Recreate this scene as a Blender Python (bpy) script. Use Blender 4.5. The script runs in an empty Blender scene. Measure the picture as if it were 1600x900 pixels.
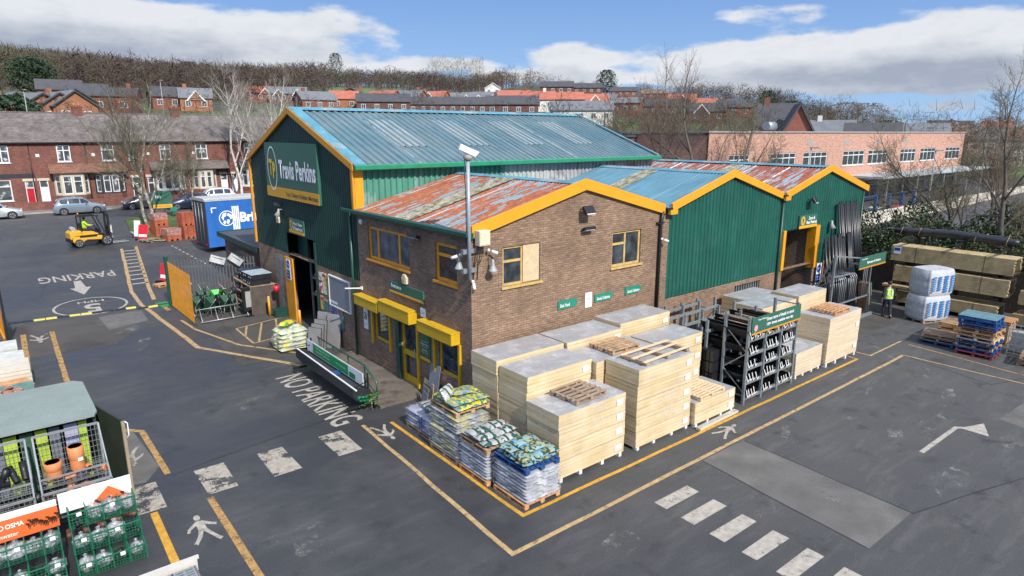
import bpy, bmesh, math, random
from math import radians as Rd, sin, cos, pi, tan, atan2, hypot, exp
from mathutils import Matrix, Vector
import numpy as np
random.seed(7)
rng = np.random.default_rng(7)
scene = bpy.context.scene

# ---------------------------------------------------------------- camera
CAM = Vector((-10.641, -15.186, 8.8)); FPX = 1008.5
_yaw, _pit = 0.894614, 0.235408
_f = Vector((cos(_yaw)*cos(_pit), sin(_yaw)*cos(_pit), -sin(_pit)))
_r = Vector((sin(_yaw), -cos(_yaw), 0)); _u = _r.cross(_f)
cd = bpy.data.cameras.new('camera'); cam = bpy.data.objects.new('camera', cd)
scene.collection.objects.link(cam); scene.camera = cam
cd.sensor_width = 36; cd.lens = FPX/1600*36; cd.clip_start = 0.1; cd.clip_end = 20000
cam.matrix_world = Matrix(((_r.x, _u.x, -_f.x, CAM.x), (_r.y, _u.y, -_f.y, CAM.y), (_r.z, _u.z, -_f.z, CAM.z), (0, 0, 0, 1)))

# ---------------------------------------------------------------- light
SUN_EL, SUN_AZ = Rd(40), Rd(-96)      # direction TO the sun, azimuth measured from +X
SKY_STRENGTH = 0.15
sdir = Vector((cos(SUN_EL)*cos(SUN_AZ), cos(SUN_EL)*sin(SUN_AZ), sin(SUN_EL)))
sl = bpy.data.lights.new('sun', 'SUN'); sl.energy = 3.1; sl.angle = Rd(0.6); sl.color = (1, .95, .87)
so = bpy.data.objects.new('sun', sl); scene.collection.objects.link(so)
so.rotation_euler = (-sdir).to_track_quat('-Z', 'Y').to_euler()
vs = scene.view_settings
scene.display_settings.display_device = 'sRGB'
vs.view_transform = 'Standard'; vs.look = 'None'; vs.gamma = 1; vs.use_curve_mapping = False
vs.exposure = 0.82
cy = scene.cycles
cy.max_bounces = 5; cy.diffuse_bounces = 2; cy.glossy_bounces = 3; cy.transmission_bounces = 3; cy.transparent_max_bounces = 6
try:
    cy.use_denoising = True; cy.denoiser = 'OPENIMAGEDENOISE'
except Exception: pass

class N:
    """tiny node-graph helper"""
    def __init__(s, tree): s.t = tree; s.n = tree.nodes; s.l = tree.links
    def new(s, typ, **k):
        n = s.n.new(typ)
        for a, v in k.items(): setattr(n, a, v)
        return n
    def put(s, sock, v):
        if v is None: return
        if isinstance(v, bpy.types.NodeSocket): s.l.new(v, sock)
        else:
            if sock.type == 'RGBA' and hasattr(v, '__len__') and len(v) == 3: v = (*v, 1)
            if sock.type == 'VECTOR' and hasattr(v, '__len__') and len(v) == 4: v = v[:3]
            sock.default_value = v
    def math(s, op, a, b=None, c=None, clamp=False):
        n = s.new('ShaderNodeMath', operation=op, use_clamp=clamp)
        for i, v in enumerate((a, b, c)):
            if v is not None: s.put(n.inputs[i], v)
        return n.outputs[0]
    def mix(s, f, a, b, blend='MIX'):
        n = s.new('ShaderNodeMix', data_type='RGBA', blend_type=blend)
        s.put(n.inputs[0], f); s.put(n.inputs[6], a); s.put(n.inputs[7], b)
        return n.outputs[2]
    def rng(s, v, a, b, c=0., d=1., smooth=False):
        n = s.new('ShaderNodeMapRange'); n.clamp = True
        if smooth: n.interpolation_type = 'SMOOTHSTEP'
        for i, q in enumerate((v, a, b, c, d)): s.put(n.inputs[i], q)
        return n.outputs[0]
    def noise(s, vec, scale, detail=4, rough=.55, dist=0):
        n = s.new('ShaderNodeTexNoise'); s.put(n.inputs['Vector'], vec)
        n.inputs['Scale'].default_value = scale; n.inputs['Detail'].default_value = detail
        n.inputs['Roughness'].default_value = rough; n.inputs['Distortion'].default_value = dist
        return n.outputs[0]
    def vmap(s, vec, scale=(1, 1, 1), loc=(0, 0, 0), rot=(0, 0, 0)):
        n = s.new('ShaderNodeMapping'); s.put(n.inputs['Vector'], vec)
        n.inputs['Scale'].default_value = scale; n.inputs['Location'].default_value = loc; n.inputs['Rotation'].default_value = rot
        return n.outputs[0]

# ---------------------------------------------------------------- sky
def az_px(px): return Rd(0) + _yaw - math.atan((px-800)/FPX/cos(_pit))
def el_px(px, py):
    d = _f + _r*((px-800)/FPX) - _u*((py-450)/FPX); return math.atan2(d.z, hypot(d.x, d.y))
def azx(px, py):
    d = _f + _r*((px-800)/FPX) - _u*((py-450)/FPX); return math.atan2(d.y, d.x)
world = bpy.data.worlds.new('World'); scene.world = world; world.use_nodes = True
g_ = N(world.node_tree); world.node_tree.nodes.clear()
sky = g_.new('ShaderNodeTexSky', sky_type='NISHITA', sun_disc=False, sun_elevation=SUN_EL,
             sun_rotation=pi/2-SUN_AZ, altitude=100, air_density=1.0, dust_density=0.6, ozone_density=2.2)
tc = g_.new('ShaderNodeTexCoord').outputs['Generated']
sep = g_.new('ShaderNodeSeparateXYZ'); g_.put(sep.inputs[0], tc)
X_, Y_, Z_ = sep.outputs
az = g_.math('ARCTAN2', Y_, X_)
el = g_.math('ARCSINE', Z_)
# clouds live on a flat layer seen in perspective: direction / (z + eps)
zz = g_.math('ADD', g_.math('MAXIMUM', Z_, 0.0), 0.16)
def cloudfield(dz):
    cx = g_.math('DIVIDE', X_, zz); cy_ = g_.math('DIVIDE', Y_, zz)
    cz = g_.math('MULTIPLY', g_.math('ADD', Z_, dz), 15.0)
    c = g_.new('ShaderNodeCombineXYZ'); g_.put(c.inputs[0], cx); g_.put(c.inputs[1], cy_); g_.put(c.inputs[2], cz)
    a = g_.noise(g_.vmap(c.outputs[0], (1, 1, 1), (3.1, 1.7, 0.4)), 1.15, 9, .58)
    e = g_.new('ShaderNodeCombineXYZ'); g_.put(e.inputs[0], X_); g_.put(e.inputs[1], Y_); g_.put(e.inputs[2], g_.math('MULTIPLY', g_.math('ADD', Z_, dz), 2.3))
    b = g_.noise(g_.vmap(e.outputs[0], (1, 1, 1), (1.3, .2, 2.4)), 5.2, 10, .56)
    return g_.math('ADD', g_.math('MULTIPLY', a, .35), g_.math('MULTIPLY', b, .65))
def blobs(dz):
    tot = None
    # (px, py, half width px, half height px, weight) -> sky directions
    for (px, py, wx_, wy_, wt) in SKYBLOBS:
        a0 = azx(px, py); e0 = el_px(px, py); sa = wx_/FPX; se = wy_/FPX
        da = g_.math('DIVIDE', g_.math('SUBTRACT', az, a0), sa)
        de = g_.math('DIVIDE', g_.math('SUBTRACT', g_.math('ADD', el, dz), e0), se)
        r2 = g_.math('ADD', g_.math('MULTIPLY', da, da), g_.math('MULTIPLY', de, de))
        v = g_.math('MULTIPLY', g_.math('EXPONENT', g_.math('MULTIPLY', r2, -1.0)), wt)
        tot = v if tot is None else g_.math('ADD', tot, v)
    return tot
SKYBLOBS = [(150, 70, 290, 24, .25), (230, 22, 250, 26, .26), (60, 40, 160, 34, .22), (380, 88, 120, 20, .12), (560, 108, 130, 13, .24), (700, 98, 70, 9, .20),
            (880, 85, 60, 18, .15), (1270, 90, 260, 22, .32), (1500, 62, 260, 34, .30), (1180, 20, 100, 16, .18), (1120, 122, 260, 11, .20),
            (1450, 128, 320, 18, .28), (1400, 168, 240, 9, .10), (840, 118, 100, 8, .13), (1560, 15, 120, 12, .05)]
n0 = cloudfield(0.0); n1 = cloudfield(0.028)
b0 = blobs(0.0); b1 = blobs(0.028)
d0 = g_.math('ADD', n0, b0); d1 = g_.math('ADD', n1, b1)
gen = g_.rng(el, .35, .8, 0, .12)                   # broken cloud added higher up, out of frame, to lift the fill light
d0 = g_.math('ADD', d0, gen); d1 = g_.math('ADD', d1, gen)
cov = g_.rng(d0, .605, .70, 0, 1, True)
thick = g_.rng(d1, .62, .98)
hf = g_.noise(g_.vmap(tc, (1, 1, 2.2)), 14, 6, .6)
litv = g_.math('ADD', g_.math('SUBTRACT', 1.0, thick), g_.math('MULTIPLY', g_.math('SUBTRACT', hf, .5), 1.1), clamp=True)
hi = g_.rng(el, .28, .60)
cloudcol = g_.mix(litv, g_.mix(hi, (1.45, 1.62, 1.98, 1), (4.8, 5.0, 5.5, 1)), g_.mix(hi, (3.1, 3.17, 3.3, 1), (11, 11, 11, 1)))  # unseen upper clouds made brighter than the visible ones to raise ambient fill
low = g_.mix(g_.rng(el, 0.0, .26), (1.25, 2.1, 3.3, 1), (.47, 1.0, 2.45, 1))     # clear March blue near the horizon
skyc = g_.mix(g_.rng(el, .26, .75, .93, .0), sky.outputs[0], low)
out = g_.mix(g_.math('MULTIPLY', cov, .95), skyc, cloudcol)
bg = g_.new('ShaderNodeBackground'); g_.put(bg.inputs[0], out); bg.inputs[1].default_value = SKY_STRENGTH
wo = g_.new('ShaderNodeOutputWorld'); world.node_tree.links.new(bg.outputs[0], wo.inputs[0])

# ---------------------------------------------------------------- terrain height
def sstep(a, b, v):
    t = min(1, max(0, (v-a)/(b-a))); return t*t*(3-2*t)
_PX = [-400, 0, 150, 300, 380, 450, 520, 650, 760, 900, 1000, 1150, 1250, 1350, 1450, 1600, 2000]
_TA = [.080, .082, .080, .077, .078, .078, .080, .077, .066, .052, .046, .044, .032, .014, .006, .004, .004]
_AZ = [azx(min(max(p, -700), 2300), 208) for p in _PX]
def amp(a):
    if a >= _AZ[0]: return _TA[0]*max(0, 1-(a-_AZ[0])*.8)
    if a <= _AZ[-1]: return _TA[-1]
    for i in range(len(_AZ)-1):
        if _AZ[i] >= a >= _AZ[i+1]:
            t = (_AZ[i]-a)/(_AZ[i]-_AZ[i+1]); return _TA[i]*(1-t)+_TA[i+1]*t
_DA = (azx(700, 208), azx(850, 208))
def DS(a): return 620-220*sstep(0, 1, (_DA[0]-a)/(_DA[0]-_DA[1]))
def T(x, y):
    dx, dy = x-CAM.x, y-CAM.y; d = hypot(dx, dy)
    z = 1.4*sstep(44, 54, y)*(1-sstep(30, 60, x))
    if d > 95:
        a = atan2(dy, dx)
        k = min(1, (d-95)/(DS(a)-95))**.75
        z += amp(a)*640*k
        if d > 620: z -= (d-620)*.06*amp(a)/.1*min(1, (d-620)/500)
        z += 1.5*sin(x*.021+1)*sin(y*.017)*min(1, (d-95)/200)
    if d > 1500:
        z += 38*exp(-((atan2(dy, dx)-azx(1440, 200))/.05)**2)*sstep(1500, 2200, d)*(1-sstep(2400, 3200, d))
    return max(z, 0) if d < 1000 else max(z, -8)
def hit(px, py, dmin=20, dmax=1500):
    d = _f + _r*((px-800)/FPX) - _u*((py-450)/FPX); h = hypot(d.x, d.y); d = d/h
    t = dmin
    while t < dmax:
        p = CAM + d*t
        if p.z <= T(p.x, p.y): return p
        t += max(.25, t*.004)
    return None
def at(px, dist):
    """point of the terrain at a horizontal distance along the azimuth of a column of the photo"""
    a = azx(px, 208); x = CAM.x+cos(a)*dist; y = CAM.y+sin(a)*dist
    return Vector((x, y, T(x, y)))

# ---------------------------------------------------------------- mesh builder
class MB:
    def __init__(s): s.v = []; s.f = []; s.mi = []; s.M = None; s.m = 0; s.sm = []; s.smooth = False
    def P(s, p):
        p = Vector(p)
        if s.M is not None: p = s.M @ p
        s.v.append(p); return len(s.v)-1
    def face(s, pts):
        idx = [s.P(p) for p in pts]; s.f.append(idx); s.mi.append(s.m); s.sm.append(s.smooth); return s
    def quads(s, grid, closeu=False):
        """grid: rows of points"""
        ids = [[s.P(p) for p in row] for row in grid]
        for i in range(len(ids)-1):
            n = len(ids[i])
            for j in range(n if closeu else n-1):
                k = (j+1) % n
                s.f.append([ids[i][j], ids[i][k], ids[i+1][k], ids[i+1][j]]); s.mi.append(s.m); s.sm.append(s.smooth)
        return ids
    def box(s, x0, y0, z0, x1, y1, z1):
        a = [s.P(p) for p in ((x0, y0, z0), (x1, y0, z0), (x1, y1, z0), (x0, y1, z0), (x0, y0, z1), (x1, y0, z1), (x1, y1, z1), (x0, y1, z1))]
        for q in ((0, 3, 2, 1), (4, 5, 6, 7), (0, 1, 5, 4), (1, 2, 6, 5), (2, 3, 7, 6), (3, 0, 4, 7)):
            s.f.append([a[i] for i in q]); s.mi.append(s.m); s.sm.append(False)
        return s
    def cbox(s, cx, cy, cz, lx, ly, lz, rz=0, rx=0, ry=0):
        old = s.M; L = Matrix.Translation((cx, cy, cz)) @ Matrix.Rotation(rz, 4, 'Z') @ Matrix.Rotation(ry, 4, 'Y') @ Matrix.Rotation(rx, 4, 'X')
        s.M = L if old is None else old @ L
        s.box(-lx/2, -ly/2, -lz/2, lx/2, ly/2, lz/2); s.M = old; return s
    def bar(s, a, b, w, h=None):
        """square bar between two points"""
        a = Vector(a); b = Vector(b); h = h or w; d = b-a; L = d.length
        if L < 1e-6: return s
        q = d.to_track_quat('X', 'Z').to_matrix().to_4x4()
        old = s.M; Lm = Matrix.Translation(a) @ q; s.M = Lm if old is None else old @ Lm
        s.box(0, -w/2, -h/2, L, w/2, h/2); s.M = old; return s
    def tube(s, pts, r, n=8, cap=True):
        """round tube through points, r number or list"""
        pts = [Vector(p) for p in pts]; m = len(pts); rr = r if hasattr(r, '__len__') else [r]*m
        rows = []; prev = None
        for i, p in enumerate(pts):
            d = (pts[min(i+1, m-1)]-pts[max(i-1, 0)]).normalized()
            if prev is None:
                e1 = d.orthogonal().normalized()
            else:
                e1 = (prev - d*prev.dot(d))
                e1 = e1.normalized() if e1.length > 1e-5 else d.orthogonal().normalized()
            prev = e1; e2 = d.cross(e1)
            rows.append([p + (e1*cos(2*pi*k/n)+e2*sin(2*pi*k/n))*rr[i] for k in range(n)])
        sm = s.smooth; s.smooth = True
        ids = s.quads(rows, True); s.smooth = sm
        if cap:
            s.f.append(ids[0][::-1]); s.mi.append(s.m); s.sm.append(False)
            s.f.append(ids[-1]); s.mi.append(s.m); s.sm.append(False)
        return s
    def prism(s, poly, vec):
        """extrude a polygon along vec"""
        vec = Vector(vec); n = len(poly); a = [s.P(p) for p in poly]; b = [s.P(Vector(p)+vec) for p in poly]
        s.f.append(a[::-1]); s.f.append(b); s.mi += [s.m]*2; s.sm += [False]*2
        for i in range(n):
            j = (i+1) % n; s.f.append([a[i], a[j], b[j], b[i]]); s.mi.append(s.m); s.sm.append(False)
        return s
    def ellipsoid(s, c, r, n=12, m=8, jit=0):
        rows = []
        for i in range(m+1):
            t = pi*i/m
            rows.append([Vector((c[0]+r[0]*sin(t)*cos(2*pi*k/n)*(1+random.uniform(-jit, jit)), c[1]+r[1]*sin(t)*sin(2*pi*k/n)*(1+random.uniform(-jit, jit)), c[2]-r[2]*cos(t))) for k in range(n)])
        sm = s.smooth; s.smooth = True; s.quads(rows, True); s.smooth = sm; return s
    def build(s, name, mat, parent=None, world=False, bevel=0, fixn=False):
        me = bpy.data.meshes.new(name)
        off = Vector((0, 0, 0))
        if world: off = woff(parent)
        me.from_pydata([tuple(p-off) for p in s.v], [], s.f)
        mats = mat if isinstance(mat, (list, tuple)) else [mat]
        for mm in mats: me.materials.append(mm)
        if len(mats) > 1: me.polygons.foreach_set('material_index', s.mi)
        me.polygons.foreach_set('use_smooth', s.sm)
        if fixn:
            bm = bmesh.new(); bm.from_mesh(me); bmesh.ops.remove_doubles(bm, verts=bm.verts, dist=1e-5)
            bmesh.ops.recalc_face_normals(bm, faces=bm.faces); bm.to_mesh(me); bm.free()
        boxuv(me)
        o = bpy.data.objects.new(name, me); scene.collection.objects.link(o)
        if parent is not None: o.parent = parent
        if bevel:
            b = o.modifiers.new('bevel', 'BEVEL'); b.width = bevel; b.segments = 1; b.limit_method = 'ANGLE'; b.angle_limit = Rd(50)
        return o
def woff(p):
    v = Vector((0, 0, 0))
    while p is not None: v += p.location; p = p.parent
    return v
def boxuv(me):
    n = len(me.polygons)
    if not n: return
    uv = me.uv_layers.new(name='UVMap')
    co = np.empty(len(me.vertices)*3); me.vertices.foreach_get('co', co); co = co.reshape(-1, 3)
    li = np.empty(len(me.loops), dtype=np.int64); me.loops.foreach_get('vertex_index', li)
    no = np.empty(n*3); me.polygons.foreach_get('normal', no); no = np.abs(no.reshape(-1, 3))
    lt = np.empty(n, dtype=np.int64); me.polygons.foreach_get('loop_total', lt)
    ax = np.where(no[:, 2] > .8, 2, np.where(no[:, 0] > no[:, 1], 0, 1)); axl = np.repeat(ax, lt)
    c = co[li]; u = np.where(axl == 0, c[:, 1], c[:, 0]); v = np.where(axl == 2, c[:, 1], c[:, 2])
    uv.data.foreach_set('uv', np.stack([u, v], 1).astype(np.float32).ravel())

def tag(o, label=None, cat=None, group=None, kind=None):
    if label: o['label'] = label
    if cat: o['category'] = cat
    if group: o['group'] = group
    if kind: o['kind'] = kind
    return o
def thing(name, label, cat, loc=(0, 0, 0), rz=0, group=None):
    o = bpy.data.objects.new(name, None); scene.collection.objects.link(o)
    o.location = loc; o.rotation_euler = (0, 0, rz); o.empty_display_size = .2
    return tag(o, label, cat, group)
def struct(name, mb, mat, **k):
    return tag(mb.build(name, mat, **k), kind='structure')
KIDS = {}
def dup(root, loc=None, rz=None, label=None, group=None, scale=None):
    def rec(o, par):
        c = o.copy(); scene.collection.objects.link(c)
        if par is not None: c.parent = par
        for ch in kids(o): rec(ch, c)
        return c
    def kids(o):
        return [q for q in o.children]
    r = rec(root, None)
    if loc is not None: r.location = loc
    if rz is not None: r.rotation_euler = (0, 0, rz)
    if label: r['label'] = label
    if group: r['group'] = group
    if scale: r.scale = scale
    return r

# ---------------------------------------------------------------- materials
MATS = {}
def mat(name, col, rough=.6, metal=0, var=.18, vs_=3., fine=.0, fs=60., bump=0., bs=40., spec=.5, col2=None, c2s=1.5, c2a=(.5, .62), alpha=None, trans=0, coat=0, streak=None):
    """procedural surface: base colour broken up by two noises, a second colour in patches, and bump"""
    m = bpy.data.materials.new(name); m.use_nodes = True; t = N(m.node_tree); b = t.n['Principled BSDF']
    oc = t.new('ShaderNodeTexCoord').outputs['Object']
    oi = t.new('ShaderNodeObjectInfo').outputs['Random']
    vec = t.new('ShaderNodeVectorMath', operation='ADD'); t.put(vec.inputs[0], oc)
    cc = t.new('ShaderNodeCombineXYZ'); t.put(cc.inputs[0], t.math('MULTIPLY', oi, 17.)); t.put(vec.inputs[1], cc.outputs[0]); vec = vec.outputs[0]
    c = (*col, 1)
    if col2 is not None:
        c = t.mix(t.rng(t.noise(vec, c2s, 6, .6), c2a[0], c2a[1]), c, (*col2, 1))
    f = t.rng(t.noise(vec, vs_, 5, .6), .3, .7, 1-var, 1+var)
    if fine: f = t.math('MULTIPLY', f, t.rng(t.noise(vec, fs, 2, .5), .3, .7, 1-fine, 1+fine))
    if streak:
        f = t.math('MULTIPLY', f, t.rng(t.noise(t.vmap(vec, streak), 1, 3, .6), .3, .7, .86, 1.1))
    cm = t.new('ShaderNodeVectorMath', operation='SCALE'); t.put(cm.inputs[0], c); t.put(cm.inputs['Scale'], f)
    t.put(b.inputs['Base Color'], cm.outputs[0])
    b.inputs['Roughness'].default_value = rough; b.inputs['Metallic'].default_value = metal
    b.inputs['Specular IOR Level'].default_value = spec
    if coat: b.inputs['Coat Weight'].default_value = coat; b.inputs['Coat Roughness'].default_value = .08
    if trans: b.inputs['Transmission Weight'].default_value = trans
    if alpha is not None: t.put(b.inputs['Alpha'], alpha)
    if bump:
        bn = t.new('ShaderNodeBump'); bn.inputs['Strength'].default_value = bump; bn.inputs['Distance'].default_value = .02
        t.put(bn.inputs['Height'], t.noise(vec, bs, 4, .6)); t.put(b.inputs['Normal'], bn.outputs[0])
    MATS[name] = m; return m
def brickmat(name, c1, c2, mortar, bw=.225, bh=.075, dirt=.25, ms=.008, rough=.9, stain=(.12, .1, .09), sta=.35):
    m = bpy.data.materials.new(name); m.use_nodes = True; t = N(m.node_tree); b = t.n['Principled BSDF']
    uv = t.new('ShaderNodeUVMap').outputs[0]; oc = t.new('ShaderNodeTexCoord').outputs['Object']
    br = t.new('ShaderNodeTexBrick'); t.put(br.inputs['Vector'], uv); br.offset = .5
    for k, v in (('Color1', (*c1, 1)), ('Color2', (*c2, 1)), ('Mortar', (*mortar, 1)), ('Scale', 1.), ('Mortar Size', ms), ('Mortar Smooth', .1), ('Bias', 0.), ('Brick Width', bw), ('Row Height', bh)):
        br.inputs[k].default_value = v
    c = t.mix(t.rng(t.noise(t.vmap(oc, (1, 1, .35)), .7, 5, .6), .5, .75, 0, sta), br.outputs[0], (*stain, 1))
    f = t.math('MULTIPLY', t.rng(t.noise(oc, .9, 5, .6), .3, .7, 1-dirt, 1+dirt), t.rng(t.noise(t.vmap(uv, (1/bw, 1/bh, 1)), .9, 1, .5), .3, .7, .8, 1.2))
    cm = t.new('ShaderNodeVectorMath', operation='SCALE'); t.put(cm.inputs[0], c); t.put(cm.inputs['Scale'], f)
    t.put(b.inputs['Base Color'], cm.outputs[0]); b.inputs['Roughness'].default_value = rough
    bn = t.new('ShaderNodeBump'); bn.inputs['Strength'].default_value = .5; bn.inputs['Distance'].default_value = .01; bn.invert = True
    t.put(bn.inputs['Height'], br.outputs['Fac']); t.put(b.inputs['Normal'], bn.outputs[0])
    MATS[name] = m; return m
def paintmat(name, col, keep=(.42, .5), scale=3., under=(.05, .05, .052), rough=.7, ns=None, worn=1.):
    """road paint that wears through to the asphalt (transparent where worn)"""
    m = bpy.data.materials.new(name); m.use_nodes = True; t = N(m.node_tree); b = t.n['Principled BSDF']
    oc = t.new('ShaderNodeTexCoord').outputs['Object']
    n1 = t.noise(oc, scale, 7, .65); n2 = t.noise(oc, 22, 3, .6)
    k = t.rng(t.math('ADD', n1, t.math('MULTIPLY', t.math('SUBTRACT', n2, .5), .35)), keep[0], keep[1], 1-worn, 1)
    c = t.mix(t.rng(t.noise(oc, 6, 5, .6), .35, .65), (*[q*.68 for q in col], 1), (*col, 1))
    t.put(b.inputs['Base Color'], c); b.inputs['Roughness'].default_value = rough
    t.put(b.inputs['Alpha'], k); MATS[name] = m; return m
def glassmat(name, tint=(.02, .025, .03), rough=.06):
    m = bpy.data.materials.new(name); m.use_nodes = True; t = N(m.node_tree); b = t.n['Principled BSDF']
    oc = t.new('ShaderNodeTexCoord').outputs['Object']
    c = t.mix(t.rng(t.noise(oc, 2.5, 4, .6), .4, .7), (*tint, 1), (*[q*3.2+.01 for q in tint], 1))
    t.put(b.inputs['Base Color'], c); b.inputs['Roughness'].default_value = rough; b.inputs['Specular IOR Level'].default_value = .8
    MATS[name] = m; return m
# ================================================================ materials
GREEN_D = (.010, .060, .040)
def asphaltmat():
    m = bpy.data.materials.new('asphalt'); m.use_nodes = True; t = N(m.node_tree); b = t.n['Principled BSDF']; oc = t.new('ShaderNodeTexCoord').outputs['Object']; sp = t.new('ShaderNodeSeparateXYZ'); t.put(sp.inputs[0], oc)
    damp = t.math('MULTIPLY', t.rng(t.math('ADD', sp.outputs[0], t.math('MULTIPLY', t.noise(oc, .3, 4), 7)), 1.0, 6.5, 1, 0), t.rng(t.noise(oc, .22, 6, .65), .32, .58))
    c = t.mix(t.rng(t.noise(oc, .16, 7, .65), .36, .64), (.050, .051, .053, 1), (.069, .068, .067, 1)); c = t.mix(t.rng(t.noise(t.vmap(oc, (.5, 2.6, 1), rot=(0, 0, .5)), 1, 6, .7), .50, .70, 0, .75), c, (.096, .096, .092, 1))
    c = t.mix(t.rng(t.noise(t.vmap(oc, (1, 1, 1), (5, 2, 0)), .55, 7, .7), .57, .70, 0, .55), c, (.062, .050, .042, 1)); c = t.mix(t.rng(t.noise(oc, 1.1, 6, .65), .57, .70, 0, .85), c, (.024, .024, .025, 1))
    c = t.mix(t.math('MULTIPLY', damp, .72), c, (.024, .026, .030, 1)); c = t.mix(t.rng(t.noise(oc, 17, 2, .5), .735, .76, 0, .8), c, (.20, .20, .19, 1)); f = t.rng(t.noise(oc, 34, 3, .7), .3, .7, .60, 1.40)
    cm = t.new('ShaderNodeVectorMath', operation='SCALE'); t.put(cm.inputs[0], c); t.put(cm.inputs['Scale'], f); t.put(b.inputs['Base Color'], cm.outputs[0]); t.put(b.inputs['Roughness'], t.rng(damp, 0, 1, .86, .40)); bn = t.new('ShaderNodeBump'); bn.inputs['Strength'].default_value = .35; bn.inputs['Distance'].default_value = .02; t.put(bn.inputs['Height'], t.noise(oc, 90, 3, .6)); t.put(b.inputs['Normal'], bn.outputs[0]); return m
asphalt = asphaltmat()
asphalt_patch = mat('asphalt_patch', (.105, .10, .094), .9, var=.2, vs_=1.1, fine=.2, fs=40, bump=.3, bs=80, col2=(.125, .12, .11), c2s=.8)
asphalt_old = mat('asphalt_old', (.062, .056, .050), .9, var=.22, vs_=.6, fine=.3, fs=35, bump=.4, bs=80, col2=(.040, .037, .034), c2s=.5)
road_m = mat('road_asphalt', (.060, .058, .060), .85, var=.15, vs_=.3, fine=.15, fs=30, bump=.2)
concrete = mat('concrete', (.26, .24, .21), .9, var=.2, vs_=1.5, fine=.15, bump=.2, col2=(.13, .11, .09), c2s=1.2)
pave_m = mat('paving', (.17, .16, .15), .9, var=.15, vs_=1.2, fine=.1)
kerb_m = mat('kerb_stone', (.30, .28, .25), .85, var=.15, vs_=2)
grass_m = mat('grass', (.055, .085, .022), .95, var=.35, vs_=.8, fine=.3, fs=20, col2=(.08, .065, .035), c2s=.6)
earth_m = mat('earth', (.075, .060, .042), .95, var=.3, vs_=.6, fine=.3, fs=15, col2=(.055, .070, .025), c2s=.3)
hill_m = mat('hill_ground', (.060, .062, .034), .95, var=.3, vs_=.012, col2=(.085, .125, .035), c2s=.008, c2a=(.50, .56))
yel_m = paintmat('yellow_paint', (.58, .31, .035), (.26, .40), 3.5, worn=.8)
yelo_m = paintmat('old_yellow_paint', (.42, .25, .085), (.34, .50), 4, worn=.75)
tan_m = paintmat('faded_yellow_paint', (.46, .31, .145), (.30, .46), 4, worn=.75)
whi_m = paintmat('white_paint', (.38, .34, .28), (.42, .46), 1.3, worn=1.)
whic_m = paintmat('clean_white_paint', (.40, .365, .31), (.30, .42), 3.0, worn=.8)
scuff_m = paintmat('chalky_scuffs', (.20, .20, .19), (.50, .66), 1.6)

# ================================================================ ground, yard, road
def GP(px, py, z=0.0):
    d = _f + _r*((px-800)/FPX) - _u*((py-450)/FPX); return CAM + d*((z-CAM.z)/d.z)
def terrain():
    rad = [0, 20, 40, 60, 80, 95, 110, 125, 140, 160, 180, 205, 230, 260, 290, 325, 360, 400, 440, 485, 530, 580, 640, 700, 780, 880, 1000, 1200, 1500, 1800, 2100, 2500, 3000, 4000, 6000, 12000]
    a0 = _yaw; NA = 240; m = MB(); rows = []
    for r in rad:
        row = []
        for k in range(NA):
            a = a0 + 2*pi*k/NA
            x, y = CAM.x+cos(a)*r, CAM.y+sin(a)*r
            row.append((x, y, T(x, y)-.06 if r < 95 else T(x, y)-.06))
        rows.append(row)
    m.smooth = True; m.quads(rows, True); return m
struct('ground', terrain(), hill_m)
def sheet(name, x0, y0, x1, y1, mt, dz=.0, step=1.5):
    m = MB(); nx = max(1, int(round((x1-x0)/step))); ny = max(1, int(round((y1-y0)/step)))
    m.quads([[(x0+(x1-x0)*i/nx, y0+(y1-y0)*j/ny, T(x0+(x1-x0)*i/nx, y0+(y1-y0)*j/ny)+dz) for i in range(nx+1)] for j in range(ny+1)])
    return struct(name, m, mt)
sheet('yard', -40, -42, 31.2, 53.0, asphalt, 0)
sheet('road', -70, 53.0, 75, 60.3, road_m, 0)
def poly(name, pts, mt, dz=.004):
    m = MB(); m.face([(x, y, T(x, y)+dz) for x, y in pts]); return struct(name, m, mt)
# pavements and kerbs
def slab(name, x0, y0, x1, y1, mt, h=.12, step=2.0):
    m = MB(); n = max(1, int((x1-x0)/step)); k = max(1, int((y1-y0)/step))
    g = [[(x0+(x1-x0)*i/n, y0+(y1-y0)*j/k, T(x0+(x1-x0)*i/n, y0+(y1-y0)*j/k)+h) for i in range(n+1)] for j in range(k+1)]
    m.quads(g)
    for e in (g[0], g[-1], [r[0] for r in g], [r[-1] for r in g]):
        m.quads([[(p[0], p[1], p[2]-h-.05) for p in e], e])
    return struct(name, m, mt)
slab('pavement', -70, 60.45, 75, 62.6, pave_m, .12)
slab('kerb', -70, 60.30, 75, 60.45, kerb_m, .14)
slab('front_gardens', -70, 62.6, 75, 70, earth_m, .10)
slab('kerb', -.9, 44.6, .9, 44.75, kerb_m, .12)
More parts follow.
